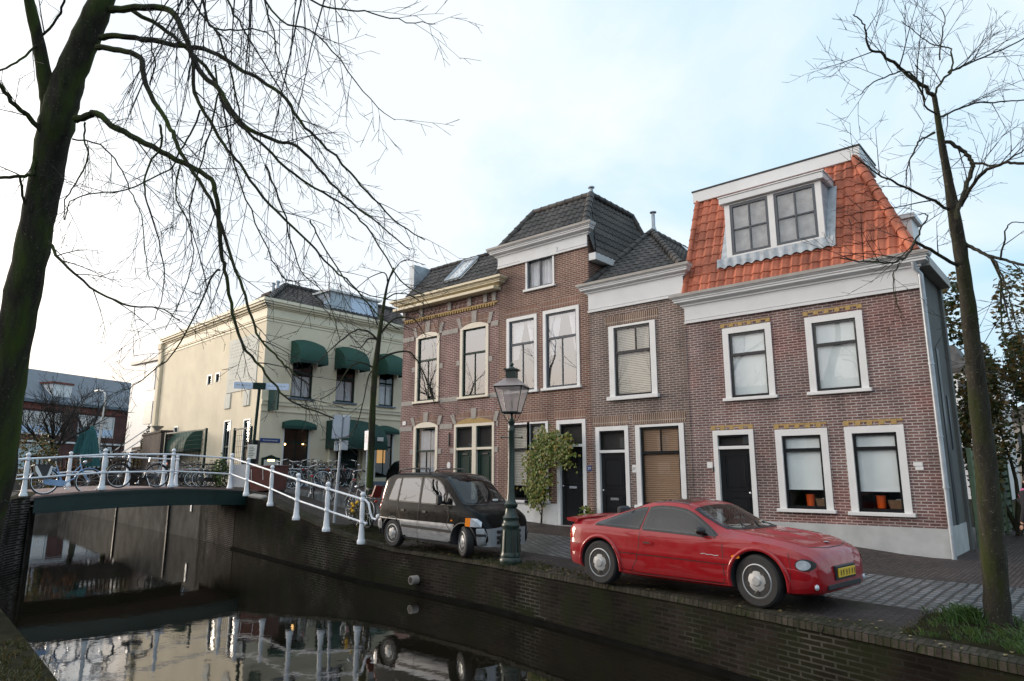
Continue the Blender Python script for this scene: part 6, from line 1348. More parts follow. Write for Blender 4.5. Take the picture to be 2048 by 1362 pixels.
    def grid(s, xf0, xf1, ta, tb, lift, nx=10, nt=14, half=None):      # top patch across both sides between x lines xf0(q), xf1(q), q in -1..1
        vs = []; fs = []; tt = [(t, 1) for t in np.linspace(ta, tb, nt)] + ([(t, -1) for t in np.linspace(tb, ta, nt)][1:] if half is None else [])
        m = len(tt)
        for i in range(nx + 1):
            for j, (t, sd) in enumerate(tt): q = abs(2 * j / (m - 1) - 1); x = xf0(q) + (xf1(q) - xf0(q)) * i / nx; vs.append(s.P(x, t, sd if half is None else half, lift))
        fs = [(i * m + j, i * m + j + 1, (i + 1) * m + j + 1, (i + 1) * m + j) for i in range(nx) for j in range(m - 1)]
        return vs, fs
    def strip(s, pts, w, side, lift, vert=False):  # thin line on the flank along (x,z) points
        vs = []; fs = []
        P2 = []
        for i in range(len(pts) - 1):
            a, b = pts[i], pts[i + 1]; m = max(1, int(math.hypot(b[0] - a[0], b[1] - a[1]) / .05)); P2 += [(a[0] + (b[0] - a[0]) * k / m, a[1] + (b[1] - a[1]) * k / m) for k in range(m)]
        P2.append(pts[-1])
        for i, (x, z) in enumerate(P2):
            a, b = P2[max(0, i - 1)], P2[min(len(P2) - 1, i + 1)]; dx, dz = b[0] - a[0], b[1] - a[1]; L = math.hypot(dx, dz) or 1; nx, nz = -dz / L * w / 2, dx / L * w / 2
            for sg in (1, -1): xx, zz = x + nx * sg, z + nz * sg; vs.append(s.P(xx, s.tz(xx, zz), side, lift))
        fs = [(2 * i, 2 * i + 1, 2 * i + 3, 2 * i + 2) for i in range(len(P2) - 1)]; return vs, fs
def inset(poly, d):
    cx = sum(p[0] for p in poly) / len(poly); cz = sum(p[1] for p in poly) / len(poly); out = []
    for x, z in poly: L = math.hypot(x - cx, z - cz); out.append((x - (x - cx) / L * d, z - (z - cz) / L * d))
    return out
def cut_wheels(o, centers, r, hw, dark, mats):
    """cut the wheel arches out of a closed shell"""
    cb = MB()
    for (x, z) in centers:
        for sd in (1, -1): cb.lathe([(r, -.01), (r, .36)], 40, (x, -sd * hw - (.18 if sd > 0 else .18), z), 'y') if False else cb.lathe([(r, min(-sd * (hw - .30), -sd * (hw + .1))), (r, max(-sd * (hw - .30), -sd * (hw + .1)))], 40, (x, 0, z), 'y')
    c = cb.build('cutter', mats, o.parent); 
    for p in c.data.polygons: p.material_index = 1
    md = o.modifiers.new('b', 'BOOLEAN'); md.object = c; md.operation = 'DIFFERENCE'; md.solver = 'EXACT'
    try: md.material_mode = 'TRANSFER'
    except Exception: pass
    dg = bpy.context.evaluated_depsgraph_get(); me = bpy.data.meshes.new_from_object(o.evaluated_get(dg)); o.modifiers.clear(); old = o.data; o.data = me; bpy.data.meshes.remove(old); cm = c.data; bpy.data.objects.remove(c); bpy.data.meshes.remove(cm)
    me.polygons.foreach_set('use_smooth', [True] * len(me.polygons)); me.set_sharp_from_angle(angle=R(38))
def cut_windows(o, sides, front, rear, hw, fhw, mats):
    """cut the glazed openings through the shell so the cabin shows behind the glass"""
    cb = MB()
    for poly in sides: cb.prism(poly, -hw - .2, hw + .2)
    c1 = [cb]
    for poly in (front, rear):
        if poly: m = MB(); m.prism(poly, -fhw, fhw); c1.append(m)
    for m in c1:
        c = m.build('cutter', mats, o.parent)
        for p in c.data.polygons: p.material_index = 1
        md = o.modifiers.new('b', 'BOOLEAN'); md.object = c; md.operation = 'DIFFERENCE'; md.solver = 'EXACT'
        dg = bpy.context.evaluated_depsgraph_get(); me = bpy.data.meshes.new_from_object(o.evaluated_get(dg)); o.modifiers.clear(); old = o.data; o.data = me; bpy.data.meshes.remove(old); cm = c.data; bpy.data.objects.remove(c); bpy.data.meshes.remove(cm)
    me = o.data; me.polygons.foreach_set('use_smooth', [True] * len(me.polygons)); me.set_sharp_from_angle(angle=R(38))
def wheel(root, x, y, r, wd, side, steer=0.0, spokes=5, mat_hub=None, hole='tri'):
    t = MB(); q = wd / 2; rim = r * .66
    t.lathe([(rim, -q * .95), (r * .9, -q), (r * .975, -q * .82), (r, -q * .5), (r, q * .5), (r * .975, q * .82), (r * .9, q), (rim, q * .95)], 36, (0, 0, 0), 'y')
    for k in range(3): t.lathe([(r * 1.002, -q * .45 + k * q * .4), (r * 1.002, -q * .33 + k * q * .4)], 36, (0, 0, 0), 'y')
    w = t.build('wheel', M['tyre'], root, 30); w.location = (x, -side * y, r); w.rotation_euler = (0, 0, steer)
    s = -side
    h = MB(); f = lambda d: s * (q * .80 + d)
    h.lathe([(rim * 1.01, f(.012)), (rim * .93, f(.022)), (rim * .88, f(.006)), (rim * .30, f(.022)), (rim * .24, f(.034)), (.001, f(.036))], 30, (0, 0, 0), 'y'); hb = h.build('hubcap', mat_hub or M['hub'], w, 35)
    d = MB()
    for k in range(spokes):
        a0 = 2 * math.pi * (k + .5) / spokes + .3
        pts = []
        for rr, aa in ((.50, -.13), (.78, -.27), (.83, -.12), (.83, .12), (.78, .27), (.50, .13)): pts.append((rim * rr * math.cos(a0 + aa), rim * rr * math.sin(a0 + aa)))
        d.add([(px, f(.0235 if math.hypot(px, pz) < rim * .5 else .016), pz) for px, pz in pts], [(0, 1, 2, 3, 4, 5)])
    d.build('hubcap_opening', M['trim'], w)
    return w
def arch_lip(H, cx, cz, r, side, mat, root, w=.055, lift=.006, a0=-12, a1=192, name='arch_flare', out=.018):
    mb = MB(); n = 30; vs = []
    for i in range(n + 1):
        a = R(a0 + (a1 - a0) * i / n)
        for rr, lf in ((r, lift * .3), (r + w * .2, lift + out), (r + w * .8, lift + out * .6), (r + w, lift * .2)):
            x, z = cx + rr * math.cos(a), cz + rr * math.sin(a); z = max(z, .17); vs.append(H.P(x, H.tz(x, z), side, lf))
    mb.add(vs, [(i * 4 + j, i * 4 + j + 1, i * 4 + j + 5, i * 4 + j + 4) for i in range(n) for j in range(3)]); return mb.build(name, mat, root, 'all')
def car_inside(root, H, x0, x1, w, z0, z1, seats, sc=(M['carinside'])):
    mb = MB(); mb.box(x0, x1, -w, w, z0, z0 + .03)
    for sx in seats:
        for sy in (-.38, .38):
            mb.bev(sx - .05, sx + .45, sy - .24, sy + .24, z0 + .03, z0 + .2, .04); mb.add([(sx - .1, sy - .23, z0 + .1), (sx + .05, sy - .23, z0 + .1), (sx - .12, sy - .20, z1 - .22), (sx - .24, sy - .20, z1 - .22), (sx - .1, sy + .23, z0 + .1), (sx + .05, sy + .23, z0 + .1), (sx - .12, sy + .2, z1 - .22), (sx - .24, sy + .2, z1 - .22)], [(0, 1, 2, 3), (4, 7, 6, 5), (1, 5, 6, 2), (0, 3, 7, 4), (2, 6, 7, 3)]); mb.bev(sx - .27, sx - .16, sy - .13, sy + .13, z1 - .24, z1 - .06, .03)
    return mb.build('seats', M['carinside'], root)
def two(f):
    for sd in (1, -1): f(sd)
# ---------------------------------------------------------------- red coupe
pA, pB = onz(1208, 1168, .0), onz(1531, 1216, .0)
ang = math.atan2(pB.y - pA.y, pB.x - pA.x)
WB_ = 2.58
rc = thing('parked_car', 'red two door coupe with black glass roof panels parked at the quay edge', 'car', (0, 0, 0), ang)
HW = .86
ctr = pA + Vector((-math.sin(ang), math.cos(ang), 0)) * (HW - .10); rc.location = (ctr.x + .0, ctr.y, gz(ctr.x, ctr.y) + .0)
ST = [(-.74, .36, .52, .60, .44, .66), (-.70, .27, .74, .78, .60, .88), (-.63, .24, .81, .845, .66, .935), (-.50, .22, .84, .865, .67, .945), (-.28, .20, .86, .875, .66, .965), (.0, .19, .868, .875, .62, 1.035), (.4, .185, .868, .862, .585, 1.145), (.8, .18, .865, .85, .565, 1.255), (1.12, .18, .862, .838, .56, 1.28), (1.45, .18, .862, .828, .57, 1.25), (1.75, .18, .862, .825, .60, 1.11), (2.02, .18, .862, .825, .635, .975), (2.2, .18, .864, .82, .66, .925), (2.45, .18, .866, .81, .68, .90), (2.75, .18, .862, .785, .67, .865), (2.95, .18, .850, .755, .655, .83), (3.10, .19, .826, .715, .62, .785), (3.19, .20, .792, .67, .57, .735), (3.25, .21, .745, .62, .51, .68), (3.29, .23, .68, .555, .44, .61), (3.31, .27, .60, .49, .36, .53), (3.32, .31, .50, .43, .30, .46)]
H = Hull(ST, .56)
o = H.shell(130).build('body', [M['redpaint'], M['trim']], rc, 38); cut_wheels(o, [(0, .32), (WB_, .32)], .375, HW, None, [M['redpaint'], M['trim']])
for sd in (1, -1):
    arch_lip(H, 0, .32, .372, sd, M['redpaint'], rc); arch_lip(H, WB_, .32, .372, sd, M['redpaint'], rc)
for x, st in ((0, 0), (WB_, R(-6))): two(lambda sd: wheel(rc, x, HW - .10, .325, .19, sd, st))
#CUT_R
dw = [(.80, .868), (.815, 1.155), (1.0, 1.178), (1.22, 1.172), (1.42, 1.145), (1.56, 1.09), (2.0, .835), (1.99, .828)]
qw_ = [(-.10, .895), (.30, 1.045), (.62, 1.135), (.755, 1.152), (.735, .868)]
cut_windows(o, [inset(dw, .012), inset(qw_, .012)], [(1.60, 1.40), (2.20, 1.06), (2.17, .93), (1.86, .86), (1.30, .86), (1.30, 1.12), (1.56, 1.16)], None, .9, .56, [M['redpaint'], M['carinside']])
o.data.materials[1] = M['carinside']
def redside(sd):
    frame = [(-.16, .884), (.28, 1.062), (.60, 1.155), (.80, 1.185), (1.0, 1.2), (1.24, 1.195), (1.46, 1.165), (1.60, 1.105), (2.06, .832), (2.04, .818), (.76, .850), (.2, .868)]
    mb = MB(); mb.add(*H.strip(dw + [dw[0]], .042, sd, .004)); mb.add(*H.strip(qw_ + [qw_[0]], .042, sd, .0035)); mb.build('window_trim', M['trim'], rc)
    mb = MB(); mb.add(*H.patch(dw, sd, .006, 5)); mb.build('side_window', M['carglass'], rc, 'all')
    mb = MB(); mb.add(*H.patch(qw_, sd, .006, 5)); mb.build('side_window', M['carglass'], rc, 'all')
    mb = MB()
    for L in ([(2.10, .80), (2.11, .58), (2.12, .30), (2.08, .24), (1.2, .235)], [(.765, .845), (.745, .6), (.70, .42), (.60, .27), (.55, .24), (1.2, .235)]): mb.add(*H.strip(L, .011, sd, .0015))
    mb.add(*H.strip([(2.14, .585), (2.2, .58)], .006, sd, .0015)); mb.add(*H.strip([(-.69, .60), (-.42, .585)], .007, sd, .0015)); mb.add(*H.strip([(2.99, .70), (3.02, .52), (3.0, .35)], .006, sd, .0015)); mb.each('panel_gap', M['trim'], rc)
    mb = MB(); mb.add(*H.strip([(.38, .535), (1.2, .525), (2.22, .51)], .028, sd, .011)); mb.build('side_moulding', M['redpaint'], rc, 'all'); mb = MB(); mb.add(*H.strip([(.38, .514), (1.2, .504), (2.22, .489)], .010, sd, .006)); mb.build('moulding_shadow', M['trim'], rc)  # shadow under the side moulding put in as a black line
    mb = MB(); mb.add(*H.strip([(.38, .25), (.8, .225), (2.2, .22)], .07, sd, .010)); mb.build('side_skirt', M['redpaint'], rc, 'all')
    mb = MB(); mb.add(*H.patch([(.80, .705), (.98, .70), (1.0, .675), (.98, .65), (.82, .655), (.79, .68)], sd, .010, 3)); mb.build('door_handle', M['redpaint'], rc, 'all')
    mb = MB(); mb.add(*H.patch([(.83, .69), (.95, .688), (.95, .668), (.84, .668)], sd, .0125, 2)); mb.build('handle_recess', M['trim'], rc)
    mb = MB(); p = H.P(1.78, H.tz(1.78, .865), sd); mb.sphere((p.x + .03, p.y - sd * .10, p.z + .035), .085, 14, 9, (.7, 1.15, .62)); mb.tube([p, p + Vector((.02, -sd * .08, .02))], .03, 6); mb.build('mirror', M['trim'], rc, True)
    mb = MB(); c = (2.30, .60); mb.add(*H.patch([(c[0] + .062 * math.cos(t), c[1] + .024 * math.sin(t)) for t in np.linspace(0, 2 * math.pi, 14)[:-1]], sd, .012, 3)); mb.build('indicator', M['amber'], rc, 'all')
    mb = MB(); mb.add(*H.patch([(-.70, .84), (-.56, .84), (-.52, .77), (-.56, .66), (-.70, .64)], sd, .004, 3)); mb.build('tail_light', M['redlens'], rc, 'all')
    mb = MB(); mb.add(*H.patch([(-.705, .74), (-.63, .74), (-.63, .66), (-.705, .65)], sd, .008, 2)); mb.build('rear_indicator', M['amber'], rc, 'all')
    # headlamp sunk in a dark oval socket on the sloping corner
    mb = MB(); mb.add(*H.patch([(3.17 + .105 * math.cos(t), .565 + .070 * math.sin(t)) for t in np.linspace(0, 2 * math.pi, 20)[:-1]], sd, .004, 4)); mb.build('headlamp_socket', M['trim'], rc, 'all')
    mb = MB(); mb.add(*H.patch([(3.155 + .074 * math.cos(t), .563 + .058 * math.sin(t)) for t in np.linspace(0, 2 * math.pi, 20)[:-1]], sd, .014, 4)); mb.build('headlight', M['headlamp'], rc, 'all')
    mb = MB(); p = H.P(3.27, H.tz(3.27, .31), sd); mb.sphere((p.x + .0, p.y, p.z), .045, 12, 8, (.5, 1, .8)); mb.build('fog_lamp', M['headlamp'], rc, True)
two(redside)
mb = MB()
for sd in (1, -1): mb.add(*H.grid(lambda q: 1.55, lambda q: 2.10, 9.05, 9.5, .004, half=sd))
mb.add(*H.grid(lambda q: 2.17 - .24 * q * q, lambda q: 2.30 - .26 * q * q, 9.15, 12, .004)); mb.build('windscreen_trim', M['trim'], rc, 'all')
mb = MB(); mb.add(*H.grid(lambda q: 1.58, lambda q: 2.235 - .24 * q * q, 9.45, 12, .008)); mb.build('windscreen', M['carglass'], rc, 'all')
mb = MB(); mb.add(*H.grid(lambda q: -.42 + .1 * q, lambda q: .62, 9.6, 12, .004)); mb.build('rear_window', M['carglass'], rc, 'all')
for sd in (1, -1): mb = MB(); mb.add(*H.grid(lambda q: .84, lambda q: 1.42, 9.7, 11.75, .006, half=sd)); mb.build('roof_panel', M['carglass'], rc, 'all')
mb = MB()                                             # spoiler, bonnet bulge and seams
L = [(H.P(-.62, 11.99, 1), 0)]
sp = [(-.72, y, .965 - .05 * abs(y) ** 2) for y in np.linspace(-.74, .74, 13)]; vs = []
for x, y, z in sp: vs += [(x - .03, y, z - .03), (x - .06, y, z + .015), (x + .05, y, z + .035), (x + .20, y, z + .01), (x + .18, y, z - .045)]
mb.add(vs, [(i * 5 + j, i * 5 + (j + 1) % 5, i * 5 + 5 + (j + 1) % 5, i * 5 + 5 + j) for i in range(12) for j in range(5)] + [(0, 1, 2, 3, 4), (64, 63, 62, 61, 60)]); mb.build('spoiler', M['redpaint'], rc, 50)
mb = MB(); b = [[(x, y, H.P(x, 11.9, 1).z + h) for y, h in ((-.36, -.012), (-.31, .026), (-.27, .026), (-.25, .012), (.25, .012), (.27, .026), (.31, .026), (.36, -.012))] for x in np.linspace(2.42, 3.02, 9)]
for r in b:
    k = b.index(r) / 8; f = 1 - .28 * k; e = 1 if 0 < b.index(r) < 8 else 0
    for i, (x, y, z) in enumerate(r): mb.v.append((x, y * f, z + (0 if e else -.03) - .012 * (y / .36) ** 2))
mb.f = [(i * 8 + j, i * 8 + j + 1, i * 8 + 9 + j, i * 8 + 8 + j) for i in range(8) for j in range(7)]; mb.m = [0] * len(mb.f); mb.build('bonnet_bulge', M['redpaint'], rc, 25)
mb = MB()
for sd in (1, -1): mb.add(*H.grid(lambda q: 2.42, lambda q: 3.05, 9.05, 9.09, .002, half=sd))
mb.add(*H.grid(lambda q: 3.20 - .14 * q * q, lambda q: 3.21 - .14 * q * q, 9.1, 12, .002)); mb.build('bonnet_seam', M['trim'], rc)
mb = MB(); 
for a in (-.28, .12): mb.tube([H.P(2.24, 11.5, 1) + Vector((0, a, .02)), H.P(2.1, 11.2, 1) + Vector((-.1, a + .4, .045))], .008, 5)
mb.build('wiper', M['trim'], rc); mb = MB(); mb.tube([H.P(1.5, 9.2, 1) + Vector((0, 0, .0)), H.P(1.5, 9.2, 1) + Vector((-.42, .12, .24))], .003, 4); mb.build('aerial', M['trim'], rc)
mb = MB(); mb.bev(3.22, 3.325, -.50, .50, .255, .325, .01); mb.build('air_intake', M['trim'], rc)
mb = MB(); mb.bev(3.27, 3.345, -.30, .30, .36, .53, .01); b = mb.build('plate_holder', M['trim'], rc); MB().bev(3.345, 3.357, -.26, .26, .39, .50, .004).build('number_plate', M['plate'], rc)
mb = MB(); rng = random.Random(3)
for k in range(6): y = -.20 + k * .075 + (.02 if k > 1 else 0) + (.02 if k > 3 else 0); mb.box(3.357, 3.3585, y - .004, y + .006, .41, .475); mb.box(3.357, 3.3585, y + .02, y + .03, .41, .475); mb.box(3.357, 3.3585, y, y + .025, .44 + .02 * (k % 2), .452 + .02 * (k % 2))
mb.build('plate_characters', M['dkink'], rc)
mb = MB(); mb.sphere((3.12, 0, H.P(3.12, 11.99, 1).z + .004), .05, 10, 6, (.9, 1.1, .15)); mb.build('badge', M['chrome'], rc, True)
mb = MB(); mb.add(*H.strip([(1.78, .60), (1.84, .605), (1.88, .595), (1.95, .60), (1.99, .59), (2.05, .597)], .010, 1, .002)); mb.build('door_script', M['hub'], rc)
car_inside(rc, H, .1, 1.75, .62, .5, 1.22, (.35, 1.08))
mb = MB(); mb.tube([(1.62 + .06 * math.sin(a), .36 + .17 * math.cos(a), .93 + .16 * math.sin(a)) for a in np.linspace(0, 6.28, 17)[:-1]], .014, 6, closed=True); mb.build('steering_wheel', M['trim'], rc, True)
mb = MB(); mb.bev(1.75, 2.1, -.6, .6, .84, .90, .03); mb.build('dashboard', M['trim'], rc)
# ---------------------------------------------------------------- black and silver minivan
pA, pB = onz(789, 1091, .10), onz(936, 1116, .02); ang = math.atan2(pB.y - pA.y, pB.x - pA.x); WBV = (pB.xy - pA.xy).length - .08
vn = thing('parked_car', 'black over silver small minivan with roof rails and turned front wheel', 'van', (0, 0, 0), ang)
HV = .76; ctr = pA + Vector((-math.sin(ang), math.cos(ang), 0)) * (HV - .09); vn.location = (ctr.x, ctr.y, .075); vn.rotation_euler = (0, R(1.0), ang)
k_ = WBV / 2.52
STV = [(-.56, .34, .66, .62, .55, .80), (-.54, .26, .73, .85, .62, 1.02), (-.50, .23, .755, .95, .64, 1.28), (-.42, .22, .765, .955, .635, 1.48), (-.30, .21, .768, .955, .625, 1.575), (-.1, .20, .77, .952, .615, 1.605), (.5, .2, .77, .945, .61, 1.63), (1.1, .2, .77, .94, .61, 1.635), (1.55, .2, .77, .935, .61, 1.61), (1.75, .2, .77, .93, .615, 1.56), (1.95, .2, .77, .925, .625, 1.43), (2.2, .2, .77, .915, .64, 1.22), (2.42, .2, .77, .90, .655, 1.03), (2.55, .2, .77, .885, .66, .97), (2.75, .2, .765, .84, .65, .915), (2.90, .21, .74, .77, .61, .84), (2.99, .22, .69, .68, .56, .745), (3.05, .24, .62, .56, .50, .60), (3.08, .30, .55, .46, .42, .48)]
STV = [(a * k_ if a > 0 else a, *r) for a, *r in STV]; HVn = Hull(STV, .50)
o = HVn.shell(120).build('body', [M['blackpaint'], M['trim']], vn, 38); cut_wheels(o, [(0, .30), (WBV, .30)], .345, HV, None, [M['blackpaint'], M['trim']])
for sd in (1, -1):
    arch_lip(HVn, 0, .30, .342, sd, M['trim'], vn, .03, .004, out=.008); arch_lip(HVn, WBV, .30, .342, sd, M['trim'], vn, .03, .004, out=.008)
two(lambda sd: wheel(vn, 0, HV - .09, .30, .17, sd, 0, 6)); two(lambda sd: wheel(vn, WBV, HV - .10, .30, .17, sd, R(-24), 6))
K = lambda x: x * k_ if x > 0 else x
VW = [[(-.20, 1.03), (-.06, 1.44), (.0, 1.475), (.12, 1.48), (.10, 1.02)], [(.18, 1.015), (.20, 1.487), (.9, 1.505), (.93, 1.005)], [(1.03, 1.0), (1.01, 1.505), (1.35, 1.495), (1.55, 1.45), (1.70, 1.36), (1.83, 1.20), (1.86, 1.0)], [(1.93, 1.0), (1.92, 1.21), (2.20, .99)]]
cut_windows(o, [inset([(K(x), z) for x, z in w], .012) for w in VW[:3]], [(K(1.78), 1.72), (K(2.44), 1.10), (K(2.40), 1.0), (K(2.1), .95), (K(1.5), .95), (K(1.5), 1.45), (K(1.74), 1.50)], None, .8, .54, [M['blackpaint'], M['carinside']])
o.data.materials[1] = M['carinside']
def vanside(sd):
    fr = [(-.28, 1.0), (-.12, 1.45), (-.02, 1.52), (.6, 1.555), (1.3, 1.545), (1.62, 1.49), (1.80, 1.38), (2.32, .985), (2.25, .962), (1.0, .972)]
    for w in VW:
        mb = MB(); q = [(K(x), z) for x, z in w]; mb.add(*HVn.strip(q + [q[0]], .05, sd, .004)); mb.build('window_trim', M['trim'], vn)
        mb = MB(); mb.add(*HVn.patch([(K(x), z) for x, z in w], sd, .007, 5)); mb.build('side_window', M['vanglass'], vn, 'all')
    r0, r1 = .36, WBV - .36
    mb = MB(); mb.add(*HVn.patch([(r0 + .03, .23), (r0 - .03, .44), (r0 - .1, .60), (r1 + .1, .60), (r1 + .02, .44), (r1 - .05, .23)], sd, .006, 8)); mb.build('lower_cladding', M['silver'], vn, 'all')
    mb = MB(); mb.add(*HVn.strip([(r0 - .02, .49), (r1 + .02, .47)], .055, sd, .012)); mb.build('rubbing_strip', M['trim'], vn)
    mb = MB(); mb.add(*HVn.strip([(r0 + .03, .245), (r1 - .04, .235)], .035, sd, .012)); mb.add(*HVn.strip([(-.46, .625), (r0 - .1, .61), (r1 + .1, .61)], .02, sd, .009)); mb.build('sill_trim', M['silver'], vn)
    mb = MB()
    for L in ([(K(.97), 1.5), (K(.97), .24)], [(K(.14), 1.48), (K(.12), .95), (.30, .62)], [(K(1.98), .97), (K(2.05), .75), (K(1.99), .60), (r1, .5)], [(K(2.0), 1.25), (K(1.98), .97)]): mb.add(*HVn.strip(L, .009, sd, .013))
    mb.each('panel_gap', M['dkink'], vn)
    for x in (.32, 1.12): mb = MB(); mb.add(*HVn.patch([(K(x), .84), (K(x + .13), .84), (K(x + .13), .795), (K(x), .795)], sd, .016, 2)); mb.build('door_handle', M['trim'], vn, 'all')
    mb = MB(); p = HVn.P(K(1.84), HVn.tz(K(1.84), 1.02), sd); mb.bev(p.x - .05, p.x + .06, p.y - sd * .16 - .06, p.y - sd * .16 + .06, p.z - .03, p.z + .17, .025); mb.tube([p, p + Vector((0, -sd * .12, .04))], .03, 6); mb.build('mirror', M['trim'], vn, True)
    mb = MB(); mb.add(*HVn.patch([(K(2.12), .70), (K(2.18), .70), (K(2.18), .675), (K(2.12), .675)], sd, .008, 2)); mb.build('side_repeater', M['amber'], vn)
    mb = MB(); mb.add(*HVn.patch([(-.52, .98), (-.46, 1.26), (-.40, 1.36), (-.36, 1.36), (-.44, .98)], sd, .006, 3)); mb.add(*HVn.patch([(-.54, .80), (-.53, .97), (-.45, .97), (-.47, .80)], sd, .006, 3)); mb.build('tail_light', M['redlens'], vn, 'all')
    # front lamps wrap the corner
    x0 = STV[-4][0]
    mb = MB(); mb.add(*HVn.patch([(K(2.60), .76), (K(2.60), .60), (K(2.755), .60), (K(2.755), .765)], sd, .012, 4)); mb.build('front_indicator', M['amber'], vn, 'all')
    mb = MB(); mb.add(*HVn.patch([(K(2.76), .765), (K(2.76), .60), (K(3.0), .60), (K(2.985), .69), (K(2.91), .755)], sd, .012, 4)); mb.build('headlight', M['headlamp'], vn, 'all')
    mb = MB(); mb.add(*HVn.patch([(WBV + .375, .30), (WBV + .36, .57), (K(3.03), .575), (K(3.07), .45), (K(3.05), .26), (WBV + .36, .22)], sd, .02, 6)); mb.build('bumper_corner', M['silver'], vn, 'all')
    mb = MB(); mb.add(*HVn.strip([(WBV + .37, .45), (K(3.06), .44)], .045, sd, .028)); mb.build('bumper_strip', M['trim'], vn)
    mb = MB(); mb.add(*HVn.patch([(-.545, .56), (-.545, .40), (-.36, .38), (-.34, .50), (-.38, .60)], sd, .02, 4)); mb.build('rear_bumper', M['silver'], vn, 'all')
    mb = MB(); mb.tube([(K(a), -sd * .53, z) for a, z in ((-.12, 1.61), (-.05, 1.68), (.35, 1.71), (1.0, 1.715), (1.06, 1.63))], .018, 6); mb.build('roof_rail', M['trim'], vn, True)
M['vanglass'] = glass_mat('van_side_glass', (.30, .32, .34), .20)
two(vanside)
mb = MB(); xe = K(3.06); mb.add([(xe - .10, -.68, .23), (xe + .05, -.50, .22), (xe + .09, 0, .22), (xe + .05, .50, .22), (xe - .10, .68, .23), (xe - .10, -.69, .56), (xe + .05, -.51, .565), (xe + .09, 0, .57), (xe + .05, .51, .565), (xe - .10, .69, .56)], [(i, i + 1, i + 6, i + 5) for i in range(4)]); mb.add([(xe - .10, -.69, .56), (xe + .05, -.51, .565), (xe + .09, 0, .57), (xe + .05, .51, .565), (xe - .10, .69, .56), (xe - .2, .6, .60), (xe - .12, 0, .62), (xe - .2, -.6, .60)], [(0, 1, 2, 7), (2, 6, 7), (2, 3, 4, 5), (2, 5, 6)]); mb.build('front_bumper', M['silver'], vn, 30)
mb = MB()
for y0 in (-.33, -.1, .13):
    for z0 in (.27, .36, .47): mb.box(xe + .02, xe + .105, y0, y0 + .19, z0, z0 + .06)
mb.build('grille', M['trim'], vn)
mb = MB()
for sd in (1, -1): mb.add(*HVn.grid(lambda q: K(1.70), lambda q: K(2.40), 9.05, 9.5, .004, half=sd))
mb.add(*HVn.grid(lambda q: K(2.44) - .14 * q * q, lambda q: K(2.53) - .14 * q * q, 9.1, 12, .004)); mb.build('windscreen_trim', M['trim'], vn, 'all')
car_inside(vn, HVn, .0, K(1.7), .56, .62, 1.40, (.45, 1.15))
mb = MB(); mb.tube([(K(1.85) + .06 * math.sin(a), .32 + .17 * math.cos(a), 1.06 + .15 * math.sin(a)) for a in np.linspace(0, 6.28, 17)[:-1]], .014, 6, closed=True); mb.build('steering_wheel', M['trim'], vn, True)
mb = MB(); mb.bev(K(1.95), K(2.35), -.52, .52, .94, 1.0, .03); mb.build('dashboard', M['trim'], vn)
mb = MB(); mb.add(*HVn.grid(lambda q: K(1.74), lambda q: K(2.47) - .14 * q * q, 9.5, 12, .009)); mb.build('windscreen', M['carglass'], vn, 'all')
mb = MB(); mb.bev(K(2.36), K(2.4), .22, .36, 1.06, 1.10, .003); mb.build('windscreen_sticker', M['white'], vn)
mb = MB()
for a in (-.25, .1): mb.tube([HVn.P(K(2.5), 11.5, 1) + Vector((0, a, .02)), HVn.P(K(2.4), 11.2, 1) + Vector((-.05, a + .42, .04))], .008, 5)
mb.build('wiper', M['trim'], vn)
mb = MB(); mb.bev(xe + .105, xe + .115, -.26, .26, .33, .44, .003); mb.build('number_plate', M['plate'], vn)

# ---------------------------------------------------------------- dark car by the cafe, mostly behind the van
p = onx(775, 985, -23.6); dk = thing('parked_car', 'dark hatchback with a yellow plate parked before the cafe behind the van', 'car', (-23.9, 20.6, .88), R(92))
STD = [(-.80, .40, .70, .60, .6, .75), (-.78, .28, .80, .84, .66, .95), (-.70, .24, .83, .9, .67, 1.12), (-.45, .2, .85, .91, .62, 1.36), (0, .2, .85, .90, .60, 1.42), (.6, .2, .85, .89, .6, 1.44), (1.3, .2, .85, .88, .61, 1.38), (1.9, .2, .85, .87, .66, 1.02), (2.3, .2, .85, .85, .68, .93), (2.9, .2, .82, .74, .64, .80), (3.2, .25, .7, .6, .5, .64), (3.25, .3, .6, .5, .45, .54)]
HD = Hull(STD, .5); o = HD.shell(70).build('body', [M['blackpaint'], M['trim']], dk, 38); cut_wheels(o, [(0, .3), (2.5, .3)], .35, .85, None, [M['blackpaint'], M['trim']])
two(lambda sd: wheel(dk, 0, .76, .3, .18, sd)); two(lambda sd: wheel(dk, 2.5, .76, .3, .18, sd))
for sd in (1, -1):
    mb = MB(); mb.add(*HD.patch([(-.5, .95), (-.35, 1.28), (.1, 1.34), (.9, 1.34), (1.3, 1.26), (1.8, .95), (1.0, .93)], sd, .006, 6)); mb.build('side_window', M['carglass'], dk, 'all')
    mb = MB(); mb.add(*HD.patch([(-.77, .70), (-.76, .9), (-.6, .92), (-.58, .75)], sd, .006, 3)); mb.build('tail_light', M['redlens'], dk, 'all')
mb = MB(); mb.add(*HD.grid(lambda q: -.72, lambda q: -.48, 9.4, 12, .006)); mb.build('rear_window', M['carglass'], dk, 'all')
MB().bev(-.845, -.80, -.30, .30, .60, .73, .006).build('number_plate', M['plate'], dk); MB().bev(-.87, -.74, -.72, .72, .40, .56, .03).build('rear_bumper', M['trim'], dk)
